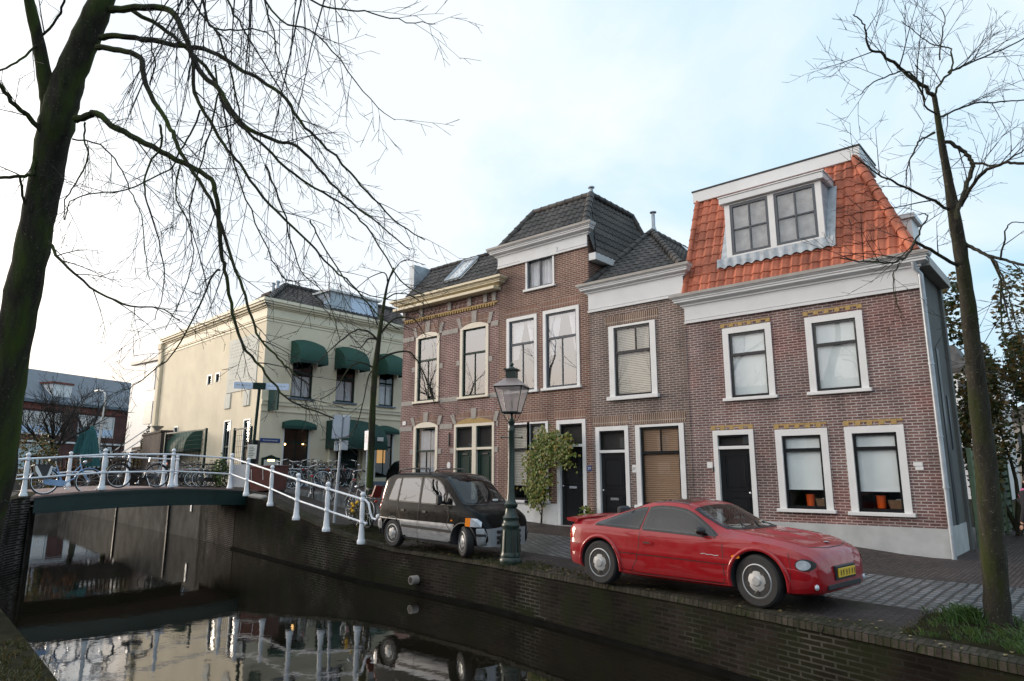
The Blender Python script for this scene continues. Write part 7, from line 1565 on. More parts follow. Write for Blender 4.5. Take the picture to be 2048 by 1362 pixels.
# ================================================================ BICYCLES
def make_bike(label, frame, step=True, basket=None, bag=False, seat=None, stand=True, guard=None, child=False, loc=(0, 0, 0)):
    """rear axle at x=0, front axle at x=1.08; wheels 28 inch; kick-stand keeps it slightly tilted"""
    t = thing('bicycle', label, 'bicycle', loc); Rr = .345; fx = 1.10; g = guard or M['trim']
    for x in (0, fx):
        mb = MB(); mb.tube([(x + Rr * math.cos(a), 0, Rr + Rr * math.sin(a)) for a in np.linspace(0, 2 * math.pi, 33)[:-1]], .019, 6, closed=True); w = mb.build('wheel', M['tyre'], t, True)
        mb = MB(); mb.tube([(x + .318 * math.cos(a), 0, Rr + .318 * math.sin(a)) for a in np.linspace(0, 2 * math.pi, 33)[:-1]], .011, 5, closed=True); mb.build('rim', M['chrome'], w, True)
        mb = MB(); 
        for k in range(14): a = 2 * math.pi * k / 14; mb.tube([(x + .03 * math.cos(a + 1.2), .015 * (-1) ** k, Rr + .03 * math.sin(a + 1.2)), (x + .315 * math.cos(a), 0, Rr + .315 * math.sin(a))], .0022, 3, cap=False)
        mb.lathe([(.02, -.045), (.028, -.03), (.028, .03), (.02, .045)], 8, (x, 0, Rr), 'y'); mb.build('spokes', M['chrome'], w)
        mb = MB(); aa = np.linspace(R(-12 if x == 0 else 20), R(168), 16); vs = []
        for a in aa: 
            for y, rr in ((-.028, .37), (-.018, .385), (.018, .385), (.028, .37)): vs.append((x + rr * math.cos(a), y, Rr + rr * math.sin(a)))
        mb.add(vs, [(i * 4 + j, i * 4 + j + 1, i * 4 + j + 5, i * 4 + j + 4) for i in range(15) for j in range(3)]); mb.build('mudguard', g, t, True)
    bb = (.45, 0, .28); st_ = (.26, 0, .78); hd = (.86, 0, .86); hl = (.905, 0, .70)
    mb = MB(); mb.tube([bb, st_], .017, 7); mb.tube([hd, hl], .019, 7)
    if step: mb.tube([hl, (.72, 0, .42), bb], .019, 7); mb.tube([(.875, 0, .80), (.62, 0, .52), (.35, 0, .55)], .013, 7)
    else: mb.tube([hl, bb], .018, 7); mb.tube([hd, (.27, 0, .76)], .016, 7)
    for s in (-1, 1): mb.tube([bb, (0, s * .05, Rr)], .010, 6); mb.tube([st_[:1] + (0,) + (.74,), (0, s * .05, Rr)], .009, 6); mb.tube([hl, (.95, s * .05, .6), (fx, s * .05, Rr)], .012, 6)
    fr = mb.build('frame', frame, t, True)
    mb = MB(); mb.tube([(.26, 0, .78), (.235, 0, .92)], .013, 6); mb.build('seat_post', M['chrome'], t, True)
    mb = MB(); sv = [(-.03, .09), (.02, .10), (.10, .075), (.17, .035), (.27, .018)]; vs = []
    for x, y in sv: vs += [(.10 + x, -y, .93), (.10 + x, -y * .7, .975), (.10 + x, y * .7, .975), (.10 + x, y, .93), (.10 + x, 0, .915)]
    mb.add(vs, [(i * 5 + j, i * 5 + (j + 1) % 5, i * 5 + 5 + (j + 1) % 5, i * 5 + 5 + j) for i in range(4) for j in range(5)] + [(0, 1, 2, 3, 4), (24, 23, 22, 21, 20)]); mb.build('saddle', seat or M['trim'], t, True)
    mb = MB(); mb.tube([(.86, 0, .86), (.845, 0, 1.02)], .012, 6); mb.tube([(.70, -.28, 1.08), (.76, -.26, 1.085), (.87, -.14, 1.06), (.88, 0, 1.03), (.87, .14, 1.06), (.76, .26, 1.085), (.70, .28, 1.08)], .011, 6); h = mb.build('handlebar', M['chrome'], t, True)
    mb = MB(); 
    for s in (-1, 1): mb.tube([(.64, s * .29, 1.075), (.75, s * .265, 1.085)], .017, 6)
    mb.each('grip', M['trim'], h, True)
    mb = MB(); mb.sphere((.985, 0, .90), .05, 8, 6); mb.build('headlamp', M['chrome'], t, True)
    mb = MB(); mb.prism([(-.06, .30), (.0, .26), (.42, .20), (.50, .22), (.53, .28), (.50, .35), (.42, .37), (.0, .41), (-.06, .37)], -.075, -.045); mb.build('chain_case', g if g is not M['trim'] else M['trim'], t)
    mb = MB(); mb.tube([(.45, -.10, .28), (.52, -.11, .14)], .010, 5); mb.box(.47, .57, -.19, -.11, .125, .145); mb.tube([(.45, .08, .28), (.38, .10, .42)], .010, 5); mb.box(.33, .43, .10, .18, .41, .43); mb.build('crank', M['chrome'], t)
    mb = MB(); 
    for s in (-1, 1): mb.tube([(.24, s * .05, .72), (.0, s * .06, .765), (-.26, s * .06, .765)], .007, 5); mb.tube([(0, s * .06, .35), (-.12, s * .06, .76)], .006, 5)
    for k in range(4): mb.tube([(-.26 + k * .13, -.06, .765), (-.26 + k * .13, .06, .765)], .006, 5)
    mb.build('rear_rack', M['chrome'], t, True); MB().bev(-.30, -.27, -.04, .04, .69, .75, .008).build('rear_light', M['redlens'], t)
    if stand: mb = MB(); mb.tube([(.30, .04, .27), (.26, .16, .02)], .010, 5); mb.build('kick_stand', M['chrome'], t)
    if bag:
        for s in (-1, 1): mb = MB(); mb.add([(-.28, s * .09, .44), (.10, s * .09, .44), (.14, s * .09, .78), (-.34, s * .09, .78), (-.26, s * .22, .46), (.08, s * .22, .46), (.12, s * .18, .77), (-.32, s * .18, .77)], [(0, 1, 2, 3), (4, 7, 6, 5), (0, 4, 5, 1), (1, 5, 6, 2), (2, 6, 7, 3), (3, 7, 4, 0)]); pb = mb.build('pannier', M['trim'], t); mb = MB(); mb.add([(-.29, s * .222, .60), (-.20, s * .225, .46), (-.12, s * .225, .46), (-.26, s * .20, .76), (-.31, s * .19, .76)], [(0, 1, 2, 3, 4)]); mb.add([(.09, s * .22, .60), (.04, s * .225, .46), (-.02, s * .225, .46), (.07, s * .20, .76), (.115, s * .19, .76)], [(0, 1, 2, 3, 4)]); mb.build('reflective_patch', M['white'], pb)
        mb = MB(); mb.box(-.32, .12, -.18, .18, .775, .80); mb.build('pannier_lid', M['trim'], t)
    if basket:
        mb = MB(); a, b, c, d = .93, 1.22, .80, 1.02
        for z in np.linspace(c, d, 5): k = .85 + .15 * (z - c) / (d - c); mb.tube([(a, -.17 * k, z), (b, -.17 * k, z), (b, .17 * k, z), (a, .17 * k, z)], .006, 4, closed=True)
        for x in np.linspace(a, b, 5):
            for s in (-1, 1): mb.tube([(x, s * .145, c), (x, s * .17, d)], .005, 4)
        for y in np.linspace(-.15, .15, 5): mb.tube([(b, y * .85, c), (b, y, d)], .005, 4); mb.tube([(a, y * .85, c), (b, y * .85, c)], .005, 4)
        mb.build('basket', basket, t)
    if child: mb = MB(); mb.bev(-.24, .0, -.12, .12, .80, .85, .03); mb.add([(-.26, -.12, .82), (-.20, -.12, .82), (-.28, -.10, 1.12), (-.34, -.10, 1.12), (-.26, .12, .82), (-.20, .12, .82), (-.28, .10, 1.12), (-.34, .10, 1.12)], [(0, 1, 2, 3), (4, 7, 6, 5), (1, 5, 6, 2), (0, 3, 7, 4), (2, 6, 7, 3)]); mb.build('child_seat', M['red2'], t, 30)
    return t
def put(t, x, y, z, rz, tilt=0.0): t.location = (x, y, z); t.rotation_euler = (tilt, 0, rz)
yb = onx(91, 960, -22.62).y; b1 = make_bike('light blue step through bicycle with black panniers on the bridge', M['bikeblue'], bag=True, guard=M['bikeblue']); put(b1, -22.66, yb, bz(yb) + .01, R(90), R(-6))
yr = onx(314, 960, -22.62).y; b2 = make_bike('black bicycle with front basket leaning on the bridge railing, facing left', M['bikeblack'], step=True, basket=M['trim']); put(b2, -22.62, yr, bz(yr) + .01, R(-90), R(5))
pa = onz(655, 1048, .40); b3 = make_bike('dark bicycle with child seat leaning inside the ramp railing posts', M['bikegrey'], step=False, child=True); put(b3, -14.75, 11.25, .30, R(168), R(6)); b3.rotation_euler = (R(5), R(-7.5), R(168))
G2 = 'bicycles parked beside the cafe'
b4 = make_bike('grey gentleman style bicycle parked beside the cafe side wall', M['bikegrey'], step=False)
b5 = make_bike('green step through bicycle with a wire basket in the row', M['bikegreen'], basket=M['trim'])
protos = [b4, b5]
rng = random.Random(17)
slots = [(-29.2 - i * .62, 13.75 + rng.uniform(-.08, .08), 1.13, R(62 + rng.uniform(-14, 14))) for i in range(9)]
names = ['nearest the bridge end of the row', 'second from the gate in the row', 'third from the gate, half hidden', 'in the middle of the row by the terrace', 'left of the row middle, handlebar turned', 'sixth along the terrace row', 'seventh along the terrace row', 'near the pier end of the row', 'last at the pier end of the row']
put(b4, *slots[0][:3], slots[0][3], R(6)); b4['group'] = G2; b4['label'] = 'grey diamond frame bicycle ' + names[0]
put(b5, *slots[1][:3], slots[1][3], R(-6)); b5['group'] = G2; b5['label'] = 'green step through bicycle ' + names[1]
for i, s in enumerate(slots[2:]):
    k = i % 2; c = copy_tree(protos[k], s[:3], s[3] + rng.uniform(-.1, .1), ('grey diamond frame bicycle ' if k == 0 else 'green step through bicycle ') + names[i + 2]); c.rotation_euler.x = R(rng.choice((-8, 7, 10))); c['group'] = G2
b6 = make_bike('black step through bicycle at the cafe door', M['bikeblack']); b7 = make_bike('blue grey bicycle in the cluster before the cafe window', M['bikegrey'], basket=M['trim'])
G3 = 'bicycles clustered before the cafe front'
cl = [(-24.0, 15.4, 80), (-24.7, 15.95, 96), (-24.1, 16.5, 70), (-24.8, 17.1, 104), (-24.2, 17.7, 85), (-24.6, 18.3, 75), (-23.3, 14.6, 60)]
put(b6, -24.0, 16.6, gz(-24, 16.6), R(75), R(6)); b6['group'] = G3; put(b7, -23.5, 14.4, gz(-23.5, 14.4), R(60), R(-6)); b7['group'] = G3
nm = ['bicycle just right of the rusty container', 'bicycle under the cafe menu case', 'bicycle before the lit cafe window', 'bicycle right of the cafe window', 'bicycle left of the grey sign pole', 'bicycle beside the cafe door pilaster']
for i, (x, y, a) in enumerate(cl[:6]):
    src = b7 if i % 2 else b6; c = copy_tree(src, (x - .9 + rng.uniform(-.1, .1), y + .1, gz(x, y)), R(a + 200), ('black step through ' if src is b6 else 'grey basket ') + nm[i]); c.rotation_euler.x = R(rng.choice((-8, 8))); c['group'] = G3
for i, (x, y, a) in enumerate(((-20.2, 13.2, 150), (-19.6, 13.5, 158), (-19.3, 14.0, 146))):
    src = (b5, b6, b4)[i]; c = copy_tree(src, (x, y, gz(x, y)), R(a), ('green basket bicycle right of the container, in the open', 'black step through bicycle behind the third ramp post', 'grey bicycle behind the grey sign pole foot')[i]); c.rotation_euler.x = R(rng.choice((-8, 8))); c['group'] = 'bicycles standing in the side street mouth'

# ================================================================ STREET FURNITURE
lp_ = onz(1021, 1128, .0); t = thing('street_lamp', 'dark green cast iron lamp post with a tapered glass lantern by the quay', 'lamp', (lp_.x, lp_.y, gz(lp_.x, lp_.y) - .01)); t.rotation_euler = (0, R(.4), R(25))
mb = MB(); mb.lathe([(.205, 0), (.215, .02), (.215, .10), (.195, .13), (.20, .16), (.185, .20), (.178, .24), (.160, .62), (.155, .66), (.175, .69), (.175, .73), (.15, .76), (.145, .82), (.16, .85), (.12, .90), (.105, .98), (.10, 1.02), (.125, 1.05), (.13, 1.10), (.10, 1.14), (.085, 1.18), (.080, 1.26), (.070, 1.30), (.060, 2.05), (.056, 2.45), (.066, 2.47), (.066, 2.52), (.050, 2.56), (.056, 2.62), (.075, 2.65), (.05, 2.68), (.03, 2.74), (.024, 2.86)], 12)
for k in range(8): a = 2 * math.pi * (k + .5) / 8; mb.tube([(.183 * math.cos(a), .183 * math.sin(a), .22), (.160 * math.cos(a), .160 * math.sin(a), .62)], .012, 5)
mb.build('post', M['lampgreen'], t, 40)
mb = MB(); mb.tube([(-.21, 0, 2.36), (.21, 0, 2.36)], .012, 6); mb.sphere((-.21, 0, 2.36), .022, 8, 6); mb.sphere((.21, 0, 2.36), .022, 8, 6); mb.build('ladder_bar', M['lampgreen'], t, True)
mb = MB()
for a in range(4): c, s = math.cos(a * math.pi / 2 + math.pi / 4), math.sin(a * math.pi / 2 + math.pi / 4); mb.tube([(.03 * c, .03 * s, 2.66), (.13 * c, .13 * s, 2.70), (.17 * c, .17 * s, 2.78), (.17 * c, .17 * s, 2.88)], .008, 5)
mb.build('scroll_bracket', M['lampgreen'], t)
zb, zt, rb, rt2 = 2.84, 3.34, .15, .275
cs = lambda r, z: [(r, -r, z), (r, r, z), (-r, r, z), (-r, -r, z)]
B_, T_ = cs(rb, zb), cs(rt2, zt)
mb = MB(); 
for i in range(4): mb.tube([B_[i], T_[i]], .013, 4); mb.tube([B_[i], B_[(i + 1) % 4]], .018, 4); mb.tube([T_[i], T_[(i + 1) % 4]], .018, 4)
mb.build('lantern_frame', M['lampgreen'], t)
for i in range(4): mb = MB(); mb.quad(B_[i], B_[(i + 1) % 4], T_[(i + 1) % 4], T_[i]); mb.build('lantern_pane', M['frost'], t)
mb = MB(); mb.box(-rb, rb, -rb, rb, zb - .01, zb + .01); mb.lathe([(.03, zb), (.03, zb + .2), (.018, zb + .22), (.018, zb + .34), (.001, zb + .36)], 8); mb.build('burner', M['trim'], t)
mb = MB(); a, b, c_ = cs(.315, zt), cs(.11, zt + .17), cs(.11, zt + .31); mb.add(a + b, [(i, (i + 1) % 4, 4 + (i + 1) % 4, 4 + i) for i in range(4)] + [(3, 2, 1, 0)]); mb.build('lantern_roof', M['copper'], t)
mb = MB(); mb.box(-.10, .10, -.10, .10, zt + .185, zt + .33); mb.box(-.135, .135, -.135, .135, zt + .33, zt + .36); mb.lathe([(.09, zt + .36), (.05, zt + .40), (.02, zt + .42)], 10); mb.sphere((0, 0, zt + .455), .038, 10, 8); mb.lathe([(.02, zt + .47), (.002, zt + .54)], 8); mb.build('chimney_cap', M['lampgreen'], t)

# finger post
fq = onx(499, 962, -23.3); d_ = fq; t = thing('finger_post', 'green direction post with pale blue pointing boards at the bridge corner', 'signpost', (fq.x, fq.y, 1.12)); t.rotation_euler = (R(1), R(2.2), R(42))
ztop = 1.65 + (949 - 778) / 1365.33 * (np.array(fq) @ _fw) * 1.02 - 1.12
mb = MB(); mb.tube([(0, 0, -.05), (0, 0, ztop + .12)], .055, 10); mb.bev(-.22, .22, -.08, .08, ztop - .10, ztop + .14, .01); mb.build('post', M['greenframe'], t, 30)
for s, lb, L in ((-1, 'a', .72), (1, 'b', .85)):
    mb = MB(); x0, x1 = (-.22 - L, -.22) if s < 0 else (.22, .22 + L); mb.bev(x0, x1, -.02, .02, ztop - .10, ztop + .14, .005); q = mb.build('direction_board', M['paleblue'], t)
    mb = MB(); rng2 = random.Random(3 + s); x = x0 + .1
    while x < x1 - .15: w = rng2.uniform(.05, .14); mb.box(x, x + w, -.0225, -.0201, ztop + .02, ztop + .05); x += w + .04
    mb.build('board_lettering', M['ink'], q)
mb = MB(); mb.bev(-.16, .16, -.085, -.06, 1.08, 1.58, .006); nt = mb.build('notice', M['plaque'], t); mb = MB()
for k in range(7): mb.box(-.11, .07 + .03 * (k % 3 - 1), -.087, -.0851, 1.13 + k * .058, 1.15 + k * .058)
mb.build('notice_text', M['greenframe'], nt); MB().bev(-.24, .14, .056, .30, .9, 1.75, .02).build('control_box', M['trim'], t)
# grey traffic sign pole (seen from the back)
sp = onz(669, 1041, .42); t = thing('traffic_sign', 'grey sign pole with two sign backs beyond the ramp railing', 'sign', (sp.x, sp.y, gz(sp.x, sp.y))); t.rotation_euler = (R(-1), R(1.6), R(40)); D_ = float((np.array(sp) - np.array([0, 0, CAMZ])) @ _fw); zt = 1.65 + (949 - 828) / 1365.33 * D_ - .42
mb = MB(); mb.tube([(0, 0, -.1), (0, 0, 1.35)], .045, 10); mb.tube([(0, 0, 1.35), (0, 0, zt + .0)], .032, 10); mb.build('pole', M['galv'], t, True)
mb = MB(); mb.bev(-.26, .02, -.06, -.035, zt - .62, zt + .05, .02); mb.build('sign_plate', M['greysign'], t); mb = MB(); mb.bev(.03, .22, -.03, .0, zt - .58, zt + .05, .01); mb.bev(.185, .20, -.034, -.03, zt - .55, zt + .02, .002); mb.build('sign_plate', M['greysign'], t)
mb = MB(); mb.bev(-.16, -.04, -.05, -.03, zt - .95, zt - .68, .006); mb.bev(.02, .22, -.05, -.03, zt - .92, zt - .66, .006); mb.build('small_plate', M['galv'], t)
# blue parking plate on the young tree's far side
q = onx(737, 885, -19.5); t = thing('parking_sign', 'narrow blue and white parking sign seen edge on beside the slim tree', 'sign', (-17.6, 13.35, gz(-17.6, 13.35))); t.rotation_euler = (0, 0, R(-15))
D_ = float((np.array((-17.6, 13.35, 1)) - np.array([0, 0, CAMZ])) @ _fw); z = 1.65 + (949 - 882) / 1365.33 * D_ - t.location.z
MB().tube([(0, 0, 0), (0, 0, z + .35)], .03, 8).build('pole', M['galv'], t, True); b = MB().bev(-.16, .16, -.05, -.03, z - .30, z + .32, .01).build('sign_plate', M['blue'], t); MB().bev(-.12, .12, -.055, -.05, z - .28, z - .06, .004).build('lower_plate', M['white'], b); text(b, 'P', .26, M['white'], (0, -.053, z + .14))
# rusty container behind the railing
cp = onz(541, 1000, .80); t = thing('skip_container', 'rust brown metal container with two white stripes behind the ramp railing', 'container', (cp.x, cp.y, gz(cp.x, cp.y) + .03)); t.rotation_euler = (0, R(-3), R(22))
mb = MB(); mb.add([(-.88, .05, .06), (0, 0, .06), (0, .80, .06), (-.88, .80, .06), (-.98, -.06, .86), (.05, -.06, .86), (.05, .88, .86), (-.98, .88, .86)], [(0, 3, 2, 1), (4, 5, 6, 7), (0, 1, 5, 4), (1, 2, 6, 5), (2, 3, 7, 6), (3, 0, 4, 7)]); mb.bev(-1.0, .07, -.08, .90, .84, .90, .015); mb.build('body', M['rust'], t)
mb = MB()
for x in (-.80, -.32): mb.add([(x, -.045, .42), (x + .022, -.045, .42), (x + .026, -.072, .80), (x + .004, -.072, .80)], [(0, 1, 2, 3)])
mb.build('white_stripe', M['white'], t)
mb = MB()
for x in (-.85, -.15): mb.box(x - .05, x + .05, .1, .85, 0, .09)
mb.build('foot', M['trim'], t)
MBs = MB(); MBs.bev(-.28, .28, -.14, .14, 0, .10, .03); sl = MBs.build('paving_slab', M['stone']); q = onz(515, 1003, .82); sl.location = (q.x, q.y, gz(q.x, q.y) + .02); sl.rotation_euler = (R(8), R(6), R(20)); tag(sl, 'loose grey stone slab lying before the rusty container', 'slab')

# ================================================================ PLANTS ON THE STREET
rng = random.Random(41)
def vine():
    o = Vector((-13.02, Y0 - .13, .17)); t = thing('climbing_plant', 'leafy green and yellow vine climbing beside the black door of the tallest house', 'plant', o)
    mb = MB(); stem = [Vector(p) for p in ((-.0, 0, 0), (.02, 0, .25), (.06, -.02, .5), (-.04, -.02, .75), (-.03, -.03, 1.1), (.05, -.05, 1.6), (.1, -.06, 2.0), (.35, -.07, 2.25), (.8, -.06, 2.2))]; mb.tube(stem, [.035, .028, .024, .022, .02, .018, .016, .012, .008], 7); mb.tube([(.06, -.02, .5), (.16, -.05, .7), (.12, -.06, 1.0), (.22, -.06, 1.5)], [.018, .014, .012, .01], 6); mb.tube([(-.0, 0, .3), (-.12, -.03, .6), (-.2, -.04, .9)], [.015, .01, .008], 5); mb.build('stem', M['bark2'], t, True)
    mb = MB()
    blobs = [((-.10, .78), .24, .20), ((-.0, 1.0), .30, .2), ((-.22, 1.25), .28, .2), ((.0, 1.5), .36, .22), ((-.15, 1.8), .36, .22), ((.05, 2.1), .40, .22), ((.30, 2.35), .38, .2), ((.62, 2.42), .34, .2), ((.85, 2.25), .36, .2), ((1.06, 2.02), .28, .18), ((1.05, 2.4), .22, .16), ((.3, 1.4), .24, .2), ((.25, 1.05), .2, .18), ((.15, 1.75), .32, .2), ((.4, 2.05), .28, .22), ((.75, 2.08), .25, .18), ((.22, 2.55), .22, .15), ((-.3, 1.05), .15, .15), ((.62, 2.6), .16, .1)]
    for (x, z), r, dp in blobs:
        for k in range(int(r * 420)):
            v = Vector((rng.gauss(0, .45), rng.uniform(-1, .3), rng.gauss(0, .45))); p = Vector((x + v.x * r * 1.25, -.10 + v.y * dp, z + v.z * r * 1.25)); a = rng.uniform(0, 6.28); s = rng.uniform(.055, .11)
            # a compound leaf: three to five drooping leaflets
            for m in range(3): an = a + (m - 1) * .7; d = Vector((math.cos(an), rng.uniform(-.6, .1), -abs(math.sin(an)) * .6 - .45)).normalized(); w = d.cross(Vector((0, 1, .3))).normalized(); mb.add([p, p + d * s * .5 + w * s * .24, p + d * s, p + d * s * .5 - w * s * .24], [(0, 1, 2, 3)])
    mb.build('foliage', M['vine'], t); return t
vine()
def tuft(mb, c, n, h, spread, rng, w=.006):
    for k in range(n):
        a = rng.uniform(0, 6.28); r = abs(rng.gauss(0, spread * .5)); p = Vector(c) + Vector((math.cos(a) * r, math.sin(a) * r, 0)); ln = h * rng.uniform(.5, 1.1); b = rng.uniform(0, 6.28); lean = rng.uniform(.1, .8); d = Vector((math.cos(b) * lean, math.sin(b) * lean, 1)).normalized(); s = d.orthogonal().normalized() * w
        m = p + d * ln * .55; e = m + (d + Vector((math.cos(b) * .6, math.sin(b) * .6, -.5))).normalized() * ln * .45
        mb.add([p - s, p + s, m + s * .8, e, m - s * .8], [(0, 1, 2, 3, 4)])
gp = onz(1925, 1258, .02); t = thing('grass_tuft', 'fresh green grass tuft growing left of the foot of the right tree', 'grass', (-1.48, 9.52, .03)); mb = MB(); tuft(mb, (0, 0, 0), 420, .24, .24, rng); mb.build('blades', M['grass'], t)
# mossy verge round the right tree
def verge(x0, x1, y0, y1, dz): 
    mb = MB(); nx = max(2, int((x1 - x0) / .12)); ny_ = 8; r = random.Random(2)
    for i in range(nx + 1):
        x = x0 + (x1 - x0) * i / nx
        for j in range(ny_ + 1): a, b = y0(x), y1(x); y = a + (b - a) * j / ny_; e = min(i, nx - i, j, ny_ - j); mb.v.append((x, y, gz(x, y) + dz + (r.uniform(.0, .035) if e > 0 else -.01)))
    mb.f = [(i * (ny_ + 1) + j, i * (ny_ + 1) + j + 1, (i + 1) * (ny_ + 1) + j + 1, (i + 1) * (ny_ + 1) + j) for i in range(nx) for j in range(ny_)]; mb.m = [0] * len(mb.f); return mb
struct(verge(-1.95, 2.5, lambda x: qy(x) + .30, lambda x: 10.05, .006).build('tree_verge', M['soil'], None, 'all'))
struct(verge(-15.9, -13.2, lambda x: qy(x) + .12, lambda x: 12.1, .006).build('planted_verge', M['soil'], None, 'all'))
mb = MB(); rg = random.Random(9)
mg = MB()
for k in range(900):
    x = rg.uniform(-1.95, 2.3); y = rg.uniform(qy(x) + .30, 10.0); gr = rg.random() < sm((x + 2.0) / 1.1); tuft(mg if gr else mb, (x, y, gz(x, y) + .02), 8 if gr else 4, (.06 + .10 * rg.random()) if gr else .05, .08, rg, .004)
w = mg.build('verge_grass', M['grass']); tag(w, 'short green grass around the foot of the right hand tree', 'grass', kind='stuff')
for k in range(260): x = rg.uniform(-15.9, -6.2) ; y = qy(x) + rg.uniform(.02, .55 if x > -12 else 1.5) ; tuft(mb, (x, y, gz(x, y)), 5, .05 + .05 * rg.random(), .08, rg, .004)
for k in range(120): a = rg.uniform(0, 6.28); r = rg.uniform(.22, .75); x, y = lp_.x + math.cos(a) * r * 1.3, lp_.y + math.sin(a) * r * .7; tuft(mb, (x, y, gz(x, y)), 6, .06, .06, rg, .004)
for k in range(160): x = rg.uniform(-8.6, -5.5); tuft(mb, (x, ny(x) - rg.uniform(.03, .45), 0), 6, .05 + .05 * rg.random(), .06, rg, .004)
w = mb.build('moss_and_weeds', M['weed']); tag(w, 'low moss and weeds growing along the quay edges and verges', 'weeds', kind='stuff')
fb = thing('flowering_shrub', 'small rose shrub with yellow blooms at the foot of the slim tree', 'shrub', (mbase.x + .25, mbase.y - .45, mbase.z - .02)); mb = MB(); leaves(mb, clump_pts((0, 0, .42), (.42, .38, .42), 520, rng), .075, rng); mb.build('foliage', M['ivy'], fb)
for k in range(6): mb = MB(); mb.sphere((rng.uniform(-.32, .32), -.25 + rng.uniform(-.12, .1), rng.uniform(.2, .72)), .042, 8, 6); mb.build('bloom', M['yellowbloom'], fb, True)
mb = MB()
for k in range(14): q = shoot((rng.uniform(-.15, .15), rng.uniform(-.1, .1), 0), (rng.gauss(0, .5), rng.gauss(0, .4), 1), .9, rng, .1, 8); mb.tube(q, taper(.008, .003, len(q)), 4)
mb.build('stem', M['twig'], fb)
pp = thing('potted_plant', 'small leafy plant standing by the doorstep behind the red car', 'plant', (-11.30, Y0 - .25, .18)); mb = MB(); mb.lathe([(.10, 0), (.14, .2), (.155, .22), (.155, .25), (.13, .25)], 14); mb.build('pot', M['darkbrick'], pp, True); mb = MB(); leaves(mb, clump_pts((0, 0, .42), (.24, .2, .2), 160, rng), .11, rng); mb.build('foliage', M['vine'], pp)
# fallen leaves on the quay
def litter(): 
    mb = MB(); r = random.Random(77)
    for k in range(220):
        x = r.uniform(-13.5, 1.5); y = qy(x) + abs(r.gauss(.1, .55)) + .03; s = r.uniform(.02, .045); a = r.uniform(0, 6.28); z = gz(x, y) + .012; c, q = math.cos(a) * s, math.sin(a) * s
        mb.add([(x - c, y - q, z), (x + q * .5, y - c * .5, z + .006), (x + c, y + q, z + .002), (x - q * .5, y + c * .5, z + .008)], [(0, 1, 2, 3)])
    return mb
w = litter().build('fallen_leaves', leaf_mat('fallen_leaf', [(.16, .09, .03), (.22, .17, .06), (.30, .26, .12), (.10, .05, .02)])); tag(w, 'scattered yellow and brown fallen leaves on the quay paving', 'leaves', kind='stuff')

# ---------------------------------------------------------------- window-sill things in the corner house
def vase(x, label):
    t = thing('vase', label, 'vase', (x, Y0 + .36, .93)); MB().lathe([(.075, 0), (.085, .02), (.095, .24), (.098, .27), (.088, .27), (.08, .06)], 18).build('vase_body', M['orange'], t, True); return t
vase(-5.42, 'orange vase on the sill of the ground floor window next to the door'); vase(-3.94, 'orange vase on the sill of the ground floor window nearest the downpipe')
for x, lb in ((-5.12, 'brown wicker basket beside the orange vase in the window near the door'), (-3.62, 'brown wicker basket beside the orange vase in the corner window')):
    t = thing('basket', lb, 'basket', (x, Y0 + .36, .93)); MB().add([(-.13, -.08, 0), (.13, -.08, 0), (.13, .08, 0), (-.13, .08, 0), (-.17, -.1, .18), (.17, -.1, .18), (.17, .1, .18), (-.17, .1, .18)], [(0, 3, 2, 1), (0, 1, 5, 4), (1, 2, 6, 5), (2, 3, 7, 6), (3, 0, 4, 7)]).build('basket_body', M['basket'], t); MB().sphere((.03, -.02, .15), .09, 8, 6, (1, .7, .6)).build('paper_lining', M['plaque'], t, True)

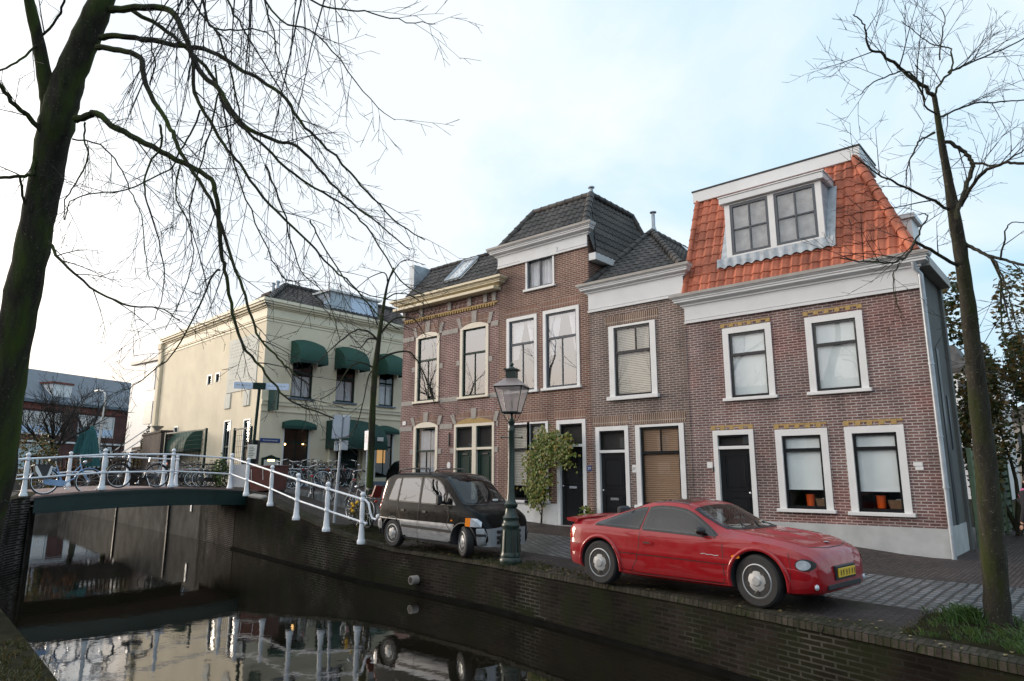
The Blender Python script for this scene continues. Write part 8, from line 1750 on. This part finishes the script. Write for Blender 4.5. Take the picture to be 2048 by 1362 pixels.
# ---------------------------------------------------------------- walker at the right edge, half behind the tree
def person():
    q = onz(2031, 1128, 0.0); q = Vector((-1.22, 16.2, 0)); t = thing('person', 'walker in a dark coat with a pink strap, half behind the right tree', 'person', (q.x, q.y, 0), R(235 - 180))
    J = [(0, 0, .88, .15), (0, 0, 1.05, .14), (0, .0, 1.22, .165), (0, .01, 1.33, .12), (0, .02, 1.40, .058), (0, .03, 1.46, .062), (0, .04, 1.53, .098), (0, .03, 1.61, .075),
         (-.10, 0, .80, .10), (-.11, .10, .46, .068), (-.11, .02, .10, .045), (-.115, .14, .03, .04), (.10, 0, .80, .10), (.11, -.06, .45, .068), (.11, -.26, .12, .045), (.115, -.16, .03, .04),
         (-.19, .0, 1.30, .075), (-.25, -.04, 1.04, .056), (-.24, .06, .82, .042), (-.235, .10, .74, .035), (.19, .0, 1.30, .075), (.25, .06, 1.05, .056), (.22, .20, .88, .042), (.21, .26, .82, .035)]
    E_ = [(0, 1), (1, 2), (2, 3), (3, 4), (4, 5), (5, 6), (6, 7), (0, 8), (8, 9), (9, 10), (10, 11), (0, 12), (12, 13), (13, 14), (14, 15), (3, 16), (16, 17), (17, 18), (18, 19), (3, 20), (20, 21), (21, 22), (22, 23)]
    def skin(J, E_, name, mat, parent, sub=2):
        me = bpy.data.meshes.new(name); me.from_pydata([j[:3] for j in J], E_, []); o = bpy.data.objects.new(name, me); COL.objects.link(o); md = o.modifiers.new('s', 'SKIN')
        for i, j in enumerate(J): me.skin_vertices[0].data[i].radius = (j[3], j[3]); 
        me.skin_vertices[0].data[0].use_root = True; ms = o.modifiers.new('u', 'SUBSURF'); ms.levels = sub; ms.render_levels = sub
        dg = bpy.context.evaluated_depsgraph_get(); m2 = bpy.data.meshes.new_from_object(o.evaluated_get(dg)); bpy.data.objects.remove(o); m2.materials.clear(); m2.materials.append(mat); m2.polygons.foreach_set('use_smooth', [True] * len(m2.polygons)); r = bpy.data.objects.new(name, m2); COL.objects.link(r); r.parent = parent; return r
    bd = skin(J, E_, 'body', M['skin'], t)
    for hx, hy, hz, s in ((-.235, .10, .74, 1), (.21, .26, .82, 1)):
        for k in range(5): 
            a = (-.02 + .013 * k); L = (.06, .075, .08, .074, .05)[k]
            p = [(hx + (.03 if k == 0 else 0) * s, hy + a, hz - .02), (hx + (.035 if k == 0 else .002), hy + a + .012, hz - .02 - L * .5), (hx + .004, hy + a + .03, hz - .02 - L)]
            mb = MB(); mb.tube(p, [.010, .009, .006], 6); mb.build('finger', M['skin'], bd, True)
    # coat over trunk and arms, trousers, shoes, hair
    Jc = [(0, 0, .62, .20), (0, 0, .80, .185), (0, 0, 1.05, .165), (0, 0, 1.22, .19), (0, .01, 1.33, .14), (0, .02, 1.39, .085), (-.20, 0, 1.29, .095), (-.26, -.04, 1.04, .078), (-.238, .085, .77, .055), (.20, 0, 1.29, .095), (.26, .06, 1.05, .078), (.215, .235, .85, .055)]
    skin(Jc, [(0, 1), (1, 2), (2, 3), (3, 4), (4, 5), (4, 6), (6, 7), (7, 8), (4, 9), (9, 10), (10, 11)], 'coat', M['coat'], t)
    for a in ((-.10, 0, .80, .115), (-.11, .10, .46, .085), (-.11, .02, .10, .07)), ((.10, 0, .80, .115), (.11, -.06, .45, .085), (.11, -.26, .12, .07)): skin(a, [(0, 1), (1, 2)], 'trouser_leg', M['coat'], t)
    for x, y0, y1 in ((-.113, .0, .2), (.113, -.28, -.08)): mb = MB(); mb.bev(x - .05, x + .05, y0 - .04, y1, 0, .09, .03); mb.build('shoe', M['trim'], t, True)
    mb = MB(); mb.sphere((0, .015, 1.575), .115, 14, 10, (.95, 1.05, 1.0)); mb.sphere((0, -.05, 1.45), .09, 12, 8, (1.05, .7, 1.4)); mb.build('hair', M['hair'], t, True)
    mb = MB(); mb.sphere((0, .152, 1.515), .017, 8, 6, (.8, 1, 1.4)); mb.build('nose', M['skin'], bd, True)
    mb = MB(); mb.sphere((-.035, .128, 1.545), .012, 8, 6); mb.sphere((.035, .128, 1.545), .012, 8, 6); mb.build('eyes', M['trim'], bd, True)
    mb = MB(); mb.box(-.025, .025, .136, .142, 1.475, 1.483); mb.build('mouth', M['red2'], bd)
    mb = MB(); mb.tube([(-.17, .06, 1.38), (-.10, .19, 1.28), (.0, .23, 1.15), (.12, .22, 1.02), (.22, .14, .92)], .022, 6); mb.tube([(-.17, .06, 1.38), (-.12, -.14, 1.30), (.05, -.22, 1.1), (.2, -.1, .93)], .022, 6); mb.build('strap', M['pink'], t, True)
    mb = MB(); mb.bev(.20, .34, -.12, .20, .62, .95, .04); mb.build('shoulder_bag', M['pink'], t)
person()
